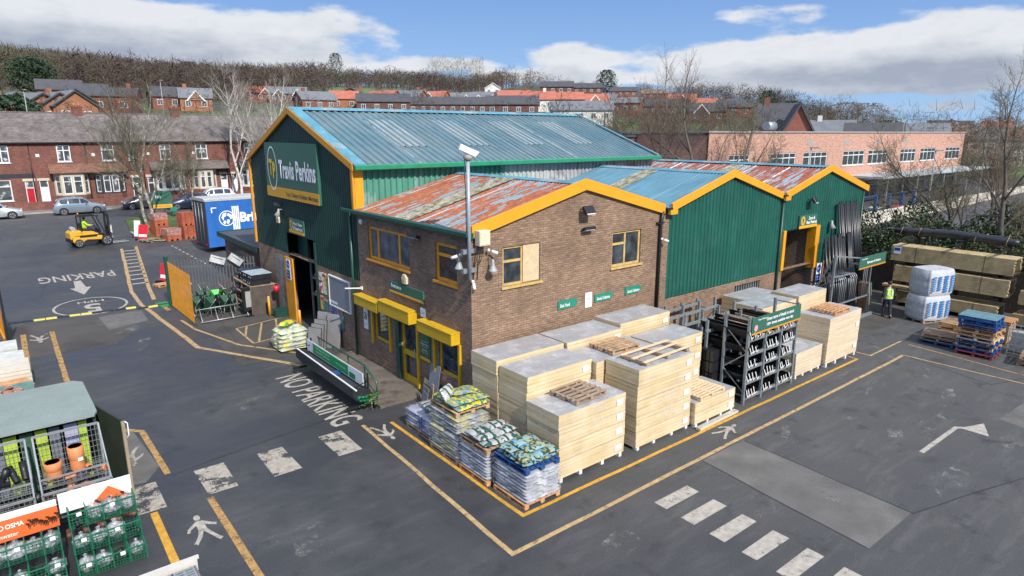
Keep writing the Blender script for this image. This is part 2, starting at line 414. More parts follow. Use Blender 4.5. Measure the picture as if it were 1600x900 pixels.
# concrete apron of the gate, patches of newer and older asphalt
PATCH = [('yard_patch', [(3.6, -5.82), (5.6, -5.82), (5.35, -10.45), (3.15, -10.42)], asphalt_patch),
         ('yard_patch', [(13.2, -10.1), (15.3, -10.2), (15.0, -12.9), (12.7, -12.6)], asphalt_patch),
         ('yard_patch', [(-11.6, 22.0), (-6.2, 21.5), (-6.2, 18.2), (-7.3, 16.0), (-11.6, 16.2)], asphalt_old),
         ('yard_patch', [(-7.4, 21.4), (-5.5, 21.5), (-5.6, 19.2), (-7.3, 18.6)], asphalt_patch),
         ('yard_patch', [(17.3, -3.2), (31.1, -4.4), (31.1, 4), (17.3, 2.5)], asphalt_old),
         ('yard_patch', [(-4.0, 9.9), (-.05, 9.9), (-.05, 24), (-3.9, 21)], asphalt_old),
         ('yard_patch', [(-9.2, 6.4), (-8.35, 6.35), (-8.15, 3.2), (-8.6, 2.5), (-9.3, 2.6)], asphalt_patch)]
for _i, (nme, pts, mt) in enumerate(PATCH): poly(nme, pts, mt, .002+.0005*_i)
rs = random.Random(3)
for (x, y, l, w, a) in [(9.3, -8.6, 2.2, .5, .5), (11.0, -8.9, 2.6, .6, .1), (7.2, -6.3, 1.6, .3, .4), (12.9, -6.4, 1.8, .3, .2), (15.3, -7.2, 2.2, .3, -.3), (11.8, -10.8, 2.6, .7, -.2), (-1.0, -6.9, 1.4, .8, .3), (17.2, -5.0, 1.8, .35, .9), (16.8, -6.6, 3.0, .2, .6), (-6.4, 15.5, 2.6, .5, 1.3), (-7.0, 20.0, 2.8, .5, .2), (-6.6, 18.0, 1.6, .9, .4), (4.9, -8.6, 1.5, .9, .7), (8.0, -10.5, 3, .5, .1), (6.3, -7.0, 1.2, .4, .3), (9.8, -7.2, 1.4, .25, -.4), (14.0, -8.4, 2.4, .4, .2), (-6.2, -2.5, 1.6, .7, .8), (-5.0, 6.0, 1.8, .6, .5), (-3.9, -7.6, 1.8, .5, .2), (13.2, -5.2, 1.6, .2, .1), (2.8, -8.2, .9, .5, .2)]:
    m = MB(); c, s_ = cos(a), sin(a); P_ = []
    for k in range(14):
        t = 2*pi*k/14; r = rs.uniform(.75, 1.1); ux, uy = cos(t)*l/2*r, sin(t)*w/2*r
        P_.append((x+ux*c-uy*s_, y+ux*s_+uy*c, .0055))
    m.face(P_); struct('scuff_mark', m, scuff_m)
# cracks and joints in the asphalt
crack_m = mat('tar_joint', (.018, .018, .018), .6)
def strip(name, pts, w, mt, dz=.008, wob=0.0):
    m = MB(); pts = [Vector((p[0], p[1], 0)) for p in pts]; fine = [pts[0]]
    for a, b in zip(pts, pts[1:]):
        n = max(1, int((b-a).length/.8))
        for i in range(1, n+1): fine.append(a.lerp(b, i/n))
    rows = []
    for i, p in enumerate(fine):
        d0 = (fine[i]-fine[i-1]).normalized() if i else (fine[1]-fine[0]).normalized()
        d1 = (fine[i+1]-fine[i]).normalized() if i < len(fine)-1 else d0
        n_ = Vector((-(d0.y+d1.y), d0.x+d1.x, 0)).normalized(); k = 1/max(.5, n_.dot(Vector((-d0.y, d0.x, 0))))
        ww = w/2*k*(1+rs.uniform(-.06, .06)); q = p+n_*rs.uniform(-wob, wob)
        rows.append([(q+n_*ww).to_tuple()[:2], (q-n_*ww).to_tuple()[:2]])
    m.quads([[(x, y, T(x, y)+dz) for x, y in r] for r in rows]); return struct(name, m, mt)
for pts in ([(-8, 2.5), (-3.4, 3.2), (1, 3.6)][:2], [(17.4, -5.7), (16.4, -9.0), (18.3, -9.6)], [(-.4, 23), (-2.8, 17.5), (-3.6, 10.2)], [(3.6, -5.8), (3.15, -10.4)], [(-9.3, 28), (-8.6, 34), (-8.9, 44)], [(-8.0, -4), (-4, -7.5), (2, -10.9)], [(5.6, -5.9), (5.35, -10.5)], [(5.35, -10.46), (12.7, -12.6)]):
    strip('asphalt_joint', pts, .025, crack_m, .006, .03)
# ---- painted lines
Y1 = 'yard_line'
strip(Y1, [(-1.9, 1.75), (-1.93, -4.75), (15.46, -4.75)], .11, yel_m, wob=.012)
strip(Y1, [(15.46, -4.75), (15.6, -3.6)], .11, tan_m)
strip(Y1, [(-2.7, 2.1), (-3.03, -5.72), (17.4, -5.72)], .12, tan_m, wob=.015)
strip(Y1, [(16.3, -4.2), (16.3, -4.9), (19.3, -4.9)], .08, tan_m)
strip(Y1, [(17.4, -5.72), (17.44, -9.72), (17.3, -14)], .08, tan_m)
strip(Y1, [(19.05, -5.3), (18.45, -9.5), (18.2, -14)], .08, yelo_m)
strip(Y1, [(-10.43, 20.2), (-10.55, 11)], .2, yelo_m, wob=.01)
strip(Y1, [(-9.39, 19.9), (-9.48, 11)], .18, yelo_m, wob=.01)
strip(Y1, [(-8.75, 6.6), (-8.12, 5.9), (-8.06, 2.63)], .16, yelo_m)
strip(Y1, [(-8.72, .85), (-8.75, -2.6)], .17, yel_m)
strip(Y1, [(-7.5, .7), (-7.5, -4.2)], .16, yelo_m)
strip(Y1, [(-3.29, 42.8), (-5.2, 26.3), (-5.3, 22.7), (-5.1, 19.2), (-4.75, 13.3), (-2.2, 8.5)], .2, tan_m, wob=.02)
strip(Y1, [(-2.2, 43.4), (-4.2, 27.0), (-4.55, 23.5)], .2, tan_m)
strip(Y1, [(-4.5, 22.6), (-4.4, 20.5)], .2, yelo_m)
strip(Y1, [(-4.35, 18.2), (-4.2, 16.2), (-3.3, 12.6), (-1.45, 9.5), (-.35, 7.9)], .12, tan_m)
for i in range(10):
    y = 28.4 + i*1.45; xl = -3.29+(y-42.8)*(1.91/16.5); strip('walkway_rung', [(xl+.12, y), (xl+1.0, y+.02)], .28, whic_m)
for pts in ([(-2.7, 15.1), (.0, 15.8)], [(-2.7, 15.1), (-2.75, 12.4)], [(-2.75, 12.4), (-.2, 12.9)], [(0, 15.8), (-.2, 12.9)], [(-2.2, 15.2), (-2.7, 13.7)], [(-1.4, 15.5), (-2.5, 12.5)], [(-.7, 15.6), (-1.6, 12.7)], [(-.1, 15.0), (-.7, 12.8)]):
    strip('hatched_box_line', pts, .09, tan_m)
# white blocks of the two crossings
for x, y0, y1, w in ((-8.72, .93, 2.4, .62), (-7.13, .85, 2.35, .72), (-5.53, .7, 2.25, .72), (-3.76, .68, 2.18, .72)):
    strip('crossing_block', [(x, y0), (x+.02, y1)], w, whi_m)
for i in range(6):
    y = -6.52-i*.805; strip('crossing_block', [(.93-.02*i, y), (2.2-.02*i, y-.02)], .38, whic_m)
# walking-figure markings
def mark_poly(m, pts, o, ux, uy, s): m.face([(o[0]+(p[0]*ux[0]+p[1]*uy[0])*s, o[1]+(p[0]*ux[1]+p[1]*uy[1])*s, .008) for p in pts])
def figure(cx, cy_, up, s, mt, mir=1):
    ux = (sin(up)*mir*.56, -cos(up)*mir*.56); uy = (cos(up), sin(up)); m = MB(); o = (cx, cy_)
    mark_poly(m, [(.0+.10*cos(t*pi/5), .86+.10*sin(t*pi/5)) for t in range(10)], o, ux, uy, s)
    mark_poly(m, [(-.10, .74), (.12, .74), (.15, .42), (-.10, .40)], o, ux, uy, s)
    for q in ([(-.1, .72), (-.36, .56), (-.42, .44), (-.34, .42), (-.28, .52), (-.1, .60)], [(.12, .72), (.34, .58), (.47, .52), (.43, .45), (.3, .5), (.14, .58)],
              [(-.1, .42), (.05, .42), (-.06, .2), (-.2, .06), (-.26, -.02), (-.36, .04), (-.26, .14), (-.18, .24)], [(.0, .42), (.15, .42), (.26, .24), (.38, .06), (.46, .0), (.36, -.06), (.28, .02), (.16, .2)]):
        mark_poly(m, q, o, ux, uy, s)
    return struct('walking_figure_marking', m, mt)
figure(-8.02, -1.15, Rd(88), 1.3, whic_m)
figure(-2.35, 1.75, Rd(-92), 1.15, whic_m)
figure(5.25, -5.2, Rd(5), 1.15, whic_m)
figure(-9.85, 19.7, Rd(-92), 1.5, whi_m)
figure(-8.62, 4.9, Rd(-92), 1.3, whi_m)
# arrows
def arrow(o, up, L, w, hw, hl, mt, nme='arrow_marking'):
    ux = (sin(up), -cos(up)); uy = (cos(up), sin(up)); m = MB()
    mark_poly(m, [(-w/2, 0), (w/2, 0), (w*.7, L-hl), (-w*.7, L-hl)], o, ux, uy, 1); mark_poly(m, [(-hw/2, L-hl), (hw/2, L-hl), (0, L)], o, ux, uy, 1)
    return struct(nme, m, mt)
arrow((-7.3, 31.5), Rd(-91), 4.3, .38, 1.05, 2.1, whic_m)
strip('arrow_marking', [(8.85, -9.42), (11.45, -9.46), (11.75, -9.8)], .13, whic_m)
poly('arrow_marking', [(11.5, -10.3), (11.5, -9.55), (12.45, -9.9)], whic_m, .0085)
# ---- lettering
def textmesh(s, size=1., bold=.0, extrude=0., align='CENTER', shear=0., space=1.):
    c = bpy.data.curves.new('lettering', 'FONT'); c.body = s; c.size = size; c.offset = bold; c.extrude = extrude; c.align_x = align; c.align_y = 'CENTER'
    c.shear = shear; c.space_character = space; c.resolution_u = 3
    o = bpy.data.objects.new('lettering', c); scene.collection.objects.link(o)
    dg = bpy.context.evaluated_depsgraph_get(); me = bpy.data.meshes.new_from_object(o.evaluated_get(dg))
    bpy.data.objects.remove(o); bpy.data.curves.remove(c); return me
def lettering(s, mt, origin, right, up, width=None, height=None, size=1., bold=.0, parent=None, name='lettering', align='CENTER', shear=0., space=1., world=False):
    """flat lettering fitted to width x height, in a plane given by its right and up directions; origin = its centre"""
    me = textmesh(s, size, bold, 0, 'CENTER', shear, space)
    n = len(me.vertices); co = np.empty(n*3); me.vertices.foreach_get('co', co); co = co.reshape(-1, 3)
    mn, mx = co.min(0), co.max(0); c = (mn+mx)/2; sz = mx-mn
    sx = width/sz[0] if width else None; sy = height/sz[1] if height else None
    if sx is None and sy is None: sx = sy = 1
    elif sx is None: sx = sy
    elif sy is None: sy = sx
    R_ = Vector(right).normalized(); U_ = Vector(up).normalized(); W_ = R_.cross(U_); O = Vector(origin)-(woff(parent) if world else Vector((0, 0, 0)))
    q = (co-c)*np.array([sx, sy, 1]); w = np.array(O)+q[:, :1]*np.array(R_)+q[:, 1:2]*np.array(U_)+q[:, 2:3]*np.array(W_)
    me.vertices.foreach_set('co', w.ravel()); me.materials.clear(); me.materials.append(mt); me.update()
    o = bpy.data.objects.new(name, me); scene.collection.objects.link(o)
    if parent is not None: o.parent = parent
    return o
tag(lettering('NO PARKING', whic_m, (-2.95, 5.1, .009), (0, -1, 0), (1, 0, 0), 5.2, 1.05, bold=.012), kind='structure').name = 'no_parking_marking'
tag(lettering('PARKING', whic_m, (-7.15, 32.9, .009), (-1, 0, 0), (0, -1, 0), 4.0, 2.1, bold=.01), kind='structure').name = 'parking_marking'
tag(lettering('5', whic_m, (-7.35, 23.6, .009), (-1, 0, 0), (0, -1, 0), .75, 1.9, bold=.02), kind='structure').name = 'speed_limit_marking'
tag(lettering('MPH', whic_m, (-7.3, 25.15, .009), (-1, 0, 0), (0, -1, 0), 1.2, .5, bold=.02), kind='structure').name = 'speed_limit_marking'
strip('speed_limit_marking', [(-7.4+1.62*cos(t*pi/20), 24.1+2.0*sin(t*pi/20)) for t in range(41)], .12, whic_m)
# road centre line and bay line beside the lorry
for x0 in (-30, -24, -18, -12, -6.2, -.5, 5.5, 12, 18, 24): strip('road_line', [(x0, 55.6), (x0+3.6, 55.7)], .11, whic_m)
for i in range(9): strip('bay_line', [(.1+i*.02, 42.0-i*1.15), (.12+i*.02, 41.4-i*1.15)], .12, whic_m)
# grass verge inside the gateway
def verge():
    m = MB(); P0 = [(-1.55, 51.9), (-.1, 52.6), (6.5, 52.4), (6.5, 49.0), (1.1, 46.0), (-.05, 44.2), (-1.3, 44.9), (-1.75, 48)]
    m.face([(x, y, T(x, y)+.10) for x, y in P0])
    for a, b in zip(P0, P0[1:]+P0[:1]): m.face([(a[0], a[1], T(*a)-.05), (b[0], b[1], T(*b)-.05), (b[0], b[1], T(*b)+.10), (a[0], a[1], T(*a)+.10)])
    return m
struct('grass_verge', verge(), grass_m)
strip('kerb', [(-1.75, 48), (-1.3, 44.9), (-.05, 44.2), (1.1, 46.0)], .16, kerb_m, .125)
# raised concrete doorstep platform along the entrance front
pl = MB(); pl.box(-1.75, 3.2, -.02, -.003, 8.4, .17); pl.box(-1.70, 2.85, -.02, -.003, 3.197, .09)
struct('entrance_platform', pl, mat('stained_concrete', (.125, .105, .085), .8, var=.25, vs_=1.5, col2=(.07, .055, .042), c2s=1.6))
# ================================================================ the three-bay depot
brick_b = brickmat('brown_brick', (.285, .178, .11), (.205, .125, .078), (.14, .098, .068), stain=(.12, .095, .075), ms=.011)
brick_d = brickmat('dark_brown_brick', (.27, .17, .115), (.195, .122, .083), (.14, .10, .072), stain=(.12, .10, .08), ms=.011)
block_m = brickmat('concrete_block', (.24, .22, .19), (.20, .18, .16), (.17, .16, .14), .45, .225, ms=.012)
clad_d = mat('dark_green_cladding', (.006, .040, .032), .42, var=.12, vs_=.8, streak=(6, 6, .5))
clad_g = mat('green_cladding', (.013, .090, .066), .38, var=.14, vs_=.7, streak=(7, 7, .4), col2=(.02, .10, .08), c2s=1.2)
clad_s = mat('weathered_side_cladding', (.07, .24, .17), .6, var=.22, vs_=.5, streak=(5, 5, .3), col2=(.42, .43, .40), c2s=.22, c2a=(.44, .52))
clad_w = mat('silver_side_cladding', (.40, .40, .40), .55, var=.22, vs_=.6, streak=(5, 5, .3), col2=(.26, .25, .25), c2s=1.5)
trim_o = mat('amber_trim', (.62, .26, .012), .45, var=.07, vs_=1.5)
trim_y = mat('yellow_trim', (.66, .30, .014), .45, var=.07, vs_=1.5, col2=(.5, .25, .03), c2s=3, c2a=(.62, .75))
ent_y = mat('mustard_yellow_paint', (.56, .34, .012), .4, var=.10, vs_=4, col2=(.33, .2, .03), c2s=5, c2a=(.62, .74))
frame_o = mat('orange_window_paint', (.74, .31, .02), .45, var=.10, vs_=5)
frame_c = mat('pale_worn_yellow_paint', (.50, .33, .09), .7, var=.22, vs_=5, col2=(.40, .30, .18), c2s=6)
gutter_d = mat('dark_green_gutter', (.008, .075, .052), .35, var=.1, spec=.6)
gutter_g = mat('bright_green_gutter', (.02, .22, .11), .35, var=.12, spec=.6)
pipe_g = mat('green_pipe', (.010, .055, .04), .4)
black_m = mat('black_plastic', (.012, .012, .014), .45, var=.2)
dark_in = mat('dark_interior', (.03, .028, .026), .9, var=.3)
glass_d = glassmat('dark_glass'); glass_g = glassmat('grey_glass', (.05, .055, .06))
galv = mat('galvanised_steel', (.33, .35, .36), .42, metal=.55, var=.14, vs_=6)
white_p = mat('white_plastic', (.72, .72, .70), .4, var=.06)
grey_p = mat('grey_plastic', (.30, .31, .31), .5, var=.1)
board_w = mat('weathered_chipboard', (.52, .40, .24), .85, var=.12, vs_=5, fine=.18, fs=45)
def roofmat(name, base, base2, rust=None, ra=(.5, .53), lap=(.55, .57, .58), axis='x', step=1.0, rs_=(1.1, 4.5), lapw=.045, mossy=.12):
    """painted steel roof: sheets lap every `step` metres, paint flakes to rust in ragged patches along the fall"""
    m = bpy.data.materials.new(name); m.use_nodes = True; t = N(m.node_tree); b = t.n['Principled BSDF']
    oc = t.new('ShaderNodeTexCoord').outputs['Object']; sp = t.new('ShaderNodeSeparateXYZ'); t.put(sp.inputs[0], oc)
    v = sp.outputs[1] if axis == 'x' else sp.outputs[0]
    c = t.mix(t.rng(t.noise(oc, .55, 6, .65), .38, .62), (*base, 1), (*base2, 1))
    sheet_id = t.math('FLOOR', t.math('DIVIDE', v, step))
    if rust:
        wn = t.new('ShaderNodeTexWhiteNoise', noise_dimensions='1D'); t.put(wn.inputs['W'], sheet_id)
        sc = (rs_[0], rs_[1], 1) if axis == 'x' else (rs_[1], rs_[0], 1)
        n_ = t.noise(t.vmap(oc, sc), 1.0, 9, .68)
        big = t.noise(oc, .33, 3, .5)
        n_ = t.math('ADD', t.math('ADD', n_, t.math('MULTIPLY', t.math('SUBTRACT', wn.outputs[0], .5), .06)), t.math('MULTIPLY', t.math('SUBTRACT', big, .5), .35))
        rc = t.mix(t.rng(t.noise(oc, 5, 5, .6), .35, .65), (*rust, 1), (rust[0]*.55, rust[1]*.5, rust[2]*.6, 1))
        c = t.mix(t.rng(n_, ra[0], ra[1]), c, rc)
    fr = t.math('FRACT', t.math('DIVIDE', v, step))
    lapm = t.math('MULTIPLY', t.math('LESS_THAN', fr, lapw/step), t.rng(t.noise(oc, 1.7, 4, .6), .36, .5))
    c = t.mix(lapm, c, (*lap, 1))
    c = t.mix(t.math('MULTIPLY', t.rng(t.noise(oc, 9, 6, .7), .58, .72), mossy*2), c, (.16, .15, .08, 1))
    f = t.rng(t.noise(t.vmap(oc, (.6, 5, 1) if axis == 'x' else (5, .6, 1)), 1, 5, .6), .3, .7, .82, 1.16)
    cm = t.new('ShaderNodeVectorMath', operation='SCALE'); t.put(cm.inputs[0], c); t.put(cm.inputs['Scale'], f)
    t.put(b.inputs['Base Color'], cm.outputs[0]); b.inputs['Roughness'].default_value = .55; b.inputs['Specular IOR Level'].default_value = .4
    return m
RUST = (.34, .092, .024)
roof1 = roofmat('rusty_roof', (.19, .26, .28), (.14, .225, .26), RUST, (.435, .465), step=.98, lap=(.30, .33, .34))
roof2 = roofmat('blue_roof', (.065, .165, .225), (.085, .205, .275), RUST, (.73, .75), step=1.35, lap=(.36, .38, .38), lapw=.06)
roof3 = roofmat('rust_striped_roof', (.26, .30, .32), (.18, .25, .29), (.30, .085, .04), (.46, .49), step=.95, rs_=(.55, 7.))
roofw = roofmat('faded_blue_roof', (.125, .185, .205), (.075, .15, .185), None, axis='y', step=2.9, lap=(.42, .44, .45), lapw=.02, mossy=.25)
ridge_m = mat('pale_blue_ridge', (.075, .23, .30), .55, var=.25, vs_=1.5, col2=(.20, .28, .30), c2s=.9)
light_m = mat('clouded_rooflight', (.25, .28, .285), .5, var=.2, vs_=1.2, streak=(6, 1, 1), col2=(.22, .26, .28), c2s=1)
moss_m = mat('mossy_rooflight', (.27, .26, .20), .8, var=.3, vs_=3, col2=(.13, .105, .05), c2s=3.5, c2a=(.45, .6), fine=.3, fs=20)

def FR(o, u, d):
    u = Vector(u).normalized(); d = Vector(d).normalized(); o = Vector(o)
    return Matrix(((u.x, d.x, 0, o.x), (u.y, d.y, 0, o.y), (u.z, d.z, 1, o.z), (0, 0, 0, 1)))
def wall_mb(F, u0, u1, z0, z1, holes=(), t=.25, m=None):
    m = m or MB(); m.M = F
    us = sorted({u0, u1, *[h[0] for h in holes], *[h[1] for h in holes]}); zs = sorted({z0, z1, *[h[2] for h in holes], *[h[3] for h in holes]})
    us = [u for u in us if u0 <= u <= u1]; zs = [z for z in zs if z0 <= z <= z1]
    inh = lambda u, z: any(h[0] < u < h[1] and h[2] < z < h[3] for h in holes)
    for a, b in zip(us, us[1:]):
        for c, d in zip(zs, zs[1:]):
            if not inh((a+b)/2, (c+d)/2): m.face([(a, 0, c), (b, 0, c), (b, 0, d), (a, 0, d)]); m.face([(a, t, c), (a, t, d), (b, t, d), (b, t, c)])
    for (a, b, c, d) in holes:
        m.face([(a, 0, c), (a, t, c), (b, t, c), (b, 0, c)]); m.face([(a, 0, d), (b, 0, d), (b, t, d), (a, t, d)])
        m.face([(a, 0, c), (a, 0, d), (a, t, d), (a, t, c)]); m.face([(b, 0, c), (b, t, c), (b, t, d), (b, 0, d)])
    m.M = None; return m
def window(F, u0, u1, z0, z1, par, fm, gm, mull=(), trans=(), fw=.07, dep=.06, sill=True, sillm=None, name='window', thick=.06, gl_name='pane'):
    m = MB(); m.M = F
    m.box(u0, dep, z0, u0+fw, dep+thick, z1); m.box(u1-fw, dep, z0, u1, dep+thick, z1); m.box(u0+fw, dep, z1-fw, u1-fw, dep+thick, z1); m.box(u0+fw, dep, z0, u1-fw, dep+thick, z0+fw)
    for u in mull: m.box(u-fw/2, dep+.004, z0+fw, u+fw/2, dep+thick-.004, z1-fw)
    for tr in trans:
        a, b, z = tr; m.box(a, dep+.008, z-fw/2, b, dep+thick-.008, z+fw/2)
    if sill: m.box(u0-.08, -.07, z0-.07, u1+.08, dep+.05, z0-.001)
    w = m.build(name, fm, par, world=True)
    g = MB(); g.M = F; g.face([(u0+fw*.5, dep+.035, z0+fw*.5), (u1-fw*.5, dep+.035, z0+fw*.5), (u1-fw*.5, dep+.035, z1-fw*.5), (u0+fw*.5, dep+.035, z1-fw*.5)])
    g.build(gl_name, gm, w, world=True); return w
def ribs(u0, u1, pitch, dep, top=.32, slope=.12):
    """trapezoid profile across a wall: list of (u, depth)"""
    P_ = []; u = u0
    while u < u1-1e-4:
        for a, d in ((0, 0), (top, 0), (top+slope, dep), (1-slope, dep)):
            q = u+a*pitch
            if q < u1: P_.append((q, d))
        u += pitch
    P_.append((u1, 0)); return P_
def clad(F, u0, u1, z0, topf, pitch, dep, mt, par, cuts=(), apex=None, name='cladding', seg=None):
    """vertical ribbed sheet; topf(u) gives its top edge; cuts = (u0,u1,z) where the sheet starts above z"""
    m = MB(); m.M = F; P_ = ribs(u0, u1, pitch, dep)
    ex = sorted({*( [apex] if apex else []), *[c[0] for c in cuts], *[c[1] for c in cuts]})
    def dep_at(u):
        for (a, da), (b, db) in zip(P_, P_[1:]):
            if a <= u <= b: return da+(db-da)*(u-a)/max(1e-6, b-a)
        return 0
    P_ = sorted(P_+[(u, dep_at(u)) for u in ex if u0 < u < u1])
    for (a, da), (b, db) in zip(P_, P_[1:]):
        if b-a < 1e-4: continue
        zb = z0; mid = (a+b)/2
        for c in cuts:
            if c[0] < mid < c[1]: zb = c[2]
        m.face([(a, da, zb), (b, db, zb), (b, db, topf(b)), (a, da, topf(a))])
    return m.build(name, mt, par, world=True)
def roof_slope(P00, P10, P01, P11, pitch, dep, mt, par, name='roof', thick=0.0):
    """ribbed roof sheet. P00->P10 along the ridge (eave side), P01->P11 the ridge; ribs run from eave to ridge"""
    P00, P10, P01, P11 = map(Vector, (P00, P10, P01, P11)); L = (P10-P00).length
    n_ = (P10-P00).cross(P01-P00).normalized()
    if n_.z < 0: n_ = -n_
    m = MB()
    for (a, da), (b, db) in zip(ribs(0, L, pitch, dep), ribs(0, L, pitch, dep)[1:]):
        f = [P00.lerp(P10, a/L)-n_*da, P00.lerp(P10, b/L)-n_*db, P01.lerp(P11, b/L)-n_*db, P01.lerp(P11, a/L)-n_*da]
        m.face(f)
    return m.build(name, mt, par, world=True)

FE = FR((0, 0, 0), (0, -1, 0), (1, 0, 0))       # entrance front: u = -y, depth = +x
FG = FR((0, 0, 0), (1, 0, 0), (0, 1, 0))        # gable side:     u = +x, depth = +y
office = thing('office_building', 'brown brick two-storey office with rusty pitched roof, yellow bargeboards and mustard entrance shutters', 'building', (0, 0, 0))
EV, AP, AX = 5.93, 7.10, 4.6
holesE = [(-6.58, -3.57, 4.28, 5.50), (-1.95, -.72, 4.28, 5.50), (-6.42, -5.15, 1.2, 2.45), (-4.35, -3.25, .17, 2.55), (-1.9, -.72, 1.2, 2.45)]
m = wall_mb(FE, -7.45, 0, 0, EV, holesE); m.M = None
m.build('front_wall', brick_d, office, world=True)
holesG = [(1.18, 2.68, 4.21, 5.45), (6.03, 7.55, 4.19, 5.44)]
m = wall_mb(FG, .002, 8.8, 0, EV, holesG); m.M = FG
m.face([(0.0, 0, EV), (8.8, 0, EV), (8.8, 0, EV+.05), (AX, 0, AP), (0.0, 0, EV+.05)]); m.M = None
m.build('gable_wall', brick_b, office, world=True)
m = MB(); m.box(.3, .3, .05, 8.7, 7.4, .1); m.box(.3, .3, 2.9, 8.7, 7.4, 3.0); m.box(.3, 7.2, 0, 8.75, 7.4, 5.9); m.box(8.55, .3, 0, 8.75, 7.4, 5.9); m.box(3.4, .3, 0, 3.5, 7.2, 5.9)
m.build('interior_partition', mat('office_interior', (.35, .33, .30), .9, var=.2), office, world=True)
# roof
ry0, ry1 = -.10, 7.42
s1 = (AP-EV)/AX
roof_slope((-.22, ry0, EV+.10-.22*s1), (-.22, ry1, EV+.10-.22*s1), (AX, ry0, AP+.12), (AX, ry1, AP+.12), .17, .035, roof1, office)
roof_slope((9.0, ry0, EV+.10), (9.0, ry1, EV+.10), (AX, ry0, AP+.12), (AX, ry1, AP+.12), .17, .035, roof2, office)
m = MB(); m.prism([(AX-.22, ry0, AP+.08), (AX, ry0, AP+.15), (AX+.22, ry0, AP+.08), (AX, ry0, AP+.11)], (0, ry1-ry0, 0)); m.build('ridge_cap', ridge_m, office, world=True)
def slab_on(x0, z0, x1, z1, y0, y1, d, mt, par, name):
    m = MB(); n = 14
    m.quads([[(x0+(x1-x0)*t, y0+(y1-y0)*j/n, z0+(z1-z0)*t+d+(.02 if j % 2 else 0)) for t in (0, 1)] for j in range(n+1)])
    return m.build(name, mt, par, world=True)
slab_on(-.1, EV+.09-.1*s1, AX-.3, AP+.05, 3.35, 4.35, .03, moss_m, office, 'rooflight')
# bargeboards
def barge(par, ax, az_, exl, ezl, exr, ezr, mt, y=-.12, h=.36, t=.10):
    m = MB()
    m.prism([(exl, y, ezl-h), (exl, y, ezl), (ax, y, az_), (ax, y, az_-h)], (0, t, 0))
    m.prism([(ax, y, az_-h), (ax, y, az_), (exr, y, ezr), (exr, y, ezr-h)], (0, t, 0))
    return m.build('bargeboard', mt, par, world=True, fixn=True)
barge(office, AX, 7.36, -.02, 6.20, 8.72, 6.26, trim_y)
m = MB(); m.box(-.16, -.16, 5.82, .02, 7.5, 6.02)
m.box(-.26, -.18, 5.90, -.16, 8.3, 6.03); m.build('gutter', gutter_d, office, world=True, bevel=.02)
# front windows and shutters
window(FE, *holesE[0], office, frame_o, glass_g, mull=(-5.9, -4.35), fw=.10)
window(FE, *holesE[1], office, frame_o, glass_d, trans=((-1.9, -.75, 5.12),), fw=.10)
window(FE, *holesE[2], office, ent_y, glass_d, fw=.09, sill=False)
window(FE, *holesE[4], office, ent_y, glass_d, fw=.09, sill=False)
m = MB(); m.M = FE
for a, b, zt, zb in ((-7.38, -5.5, 2.78, 2.42), (-5.42, -3.2, 2.95, 2.52), (-2.68, -.62, 2.82, 2.45)):
    m2 = MB(); m2.M = FE; m2.box(a, -.34, zb, b, -.005, zt); m2.box(a-.02, -.36, zt, b+.02, -.003, zt+.03); m2.build('shutter_box', ent_y, office, world=True, bevel=.012)
for u in (-6.5, -5.1, -4.50, -3.15, -2.08, -.62): m = MB(); m.M = FE; m.box(u-.05, -.08, .2 if u in (-4.50, -3.15) else 1.0, u+.05, -.003, 2.44); m.build('shutter_guide', ent_y, office, world=True)
m = MB(); m.M = FE; m.box(-4.35, .05, .17, -4.25, .13, 2.5); m.box(-3.35, .05, .17, -3.25, .13, 2.5); m.box(-4.25, .05, 2.38, -3.35, .13, 2.5); m.box(-4.25, .05, .17, -3.35, .13, .42); m.box(-4.25, .04, 1.18, -3.35, .14, 1.36)
dr = m.build('door', ent_y, office, world=True)
m = MB(); m.M = FE; m.face([(-4.25, .10, .42), (-3.35, .10, .42), (-3.35, .10, 2.38), (-4.25, .10, 2.38)]); m.build('pane', glass_d, dr, world=True)
m = MB(); m.M = FE; m.tube([(-3.42, -.02, .95), (-3.42, -.02, 1.55)], .018); m.build('handle', galv, dr, world=True)
m = MB(); m.M = FE; m.box(-4.62, -.10, .17, -4.36, -.003, 2.5); m.build('door_post', pipe_g, office, world=True)
# gable windows: one half boarded, one clear
window(FG, *holesG[0], office, frame_c, glass_d, mull=(1.98,), trans=((1.22, 1.98, 4.98),), fw=.08)
m = MB(); m.M = FG; m.box(2.00, .02, 4.25, 2.66, .055, 5.42); m.build('window_board', board_w, office, world=True)
window(FG, *holesG[1], office, frame_c, glass_d, mull=(6.75,), trans=((6.06, 6.75, 5.0),), fw=.08)
m = MB(); m.M = FG; m.box(6.10, .125, 4.3, 6.72, .15, 4.92); m.build('window_blind', white_p, office, world=True)
m = MB(); m.M = FG
for (a, b, c, d) in holesG:
    for k in range(4):
        z = c+.08+k*.36; m.box(a-.16, -.025, z, a-.11, -.002, z+.05); m.box(b+.11, -.025, z, b+.16, -.002, z+.05)
m.build('shutter_fixing', galv, office, world=True)
# downpipes of the office
m = MB(); m.tube([(-.10, 7.85, 5.9), (-.10, 7.85, .1)], .055); m.build('downpipe', pipe_g, office, world=True)
m = MB(); m.tube([(8.62, -.10, 6.0), (8.55, -.08, 5.6), (8.55, -.08, .1)], .06); m.build('downpipe', black_m, office, world=True)
m = MB(); m.box(8.35, -.11, 5.55, 8.75, -.003, 5.6); m.box(8.49, -.045, 2.0, 8.52, -.003, 5.5); m.build('cable', black_m, office, world=True)

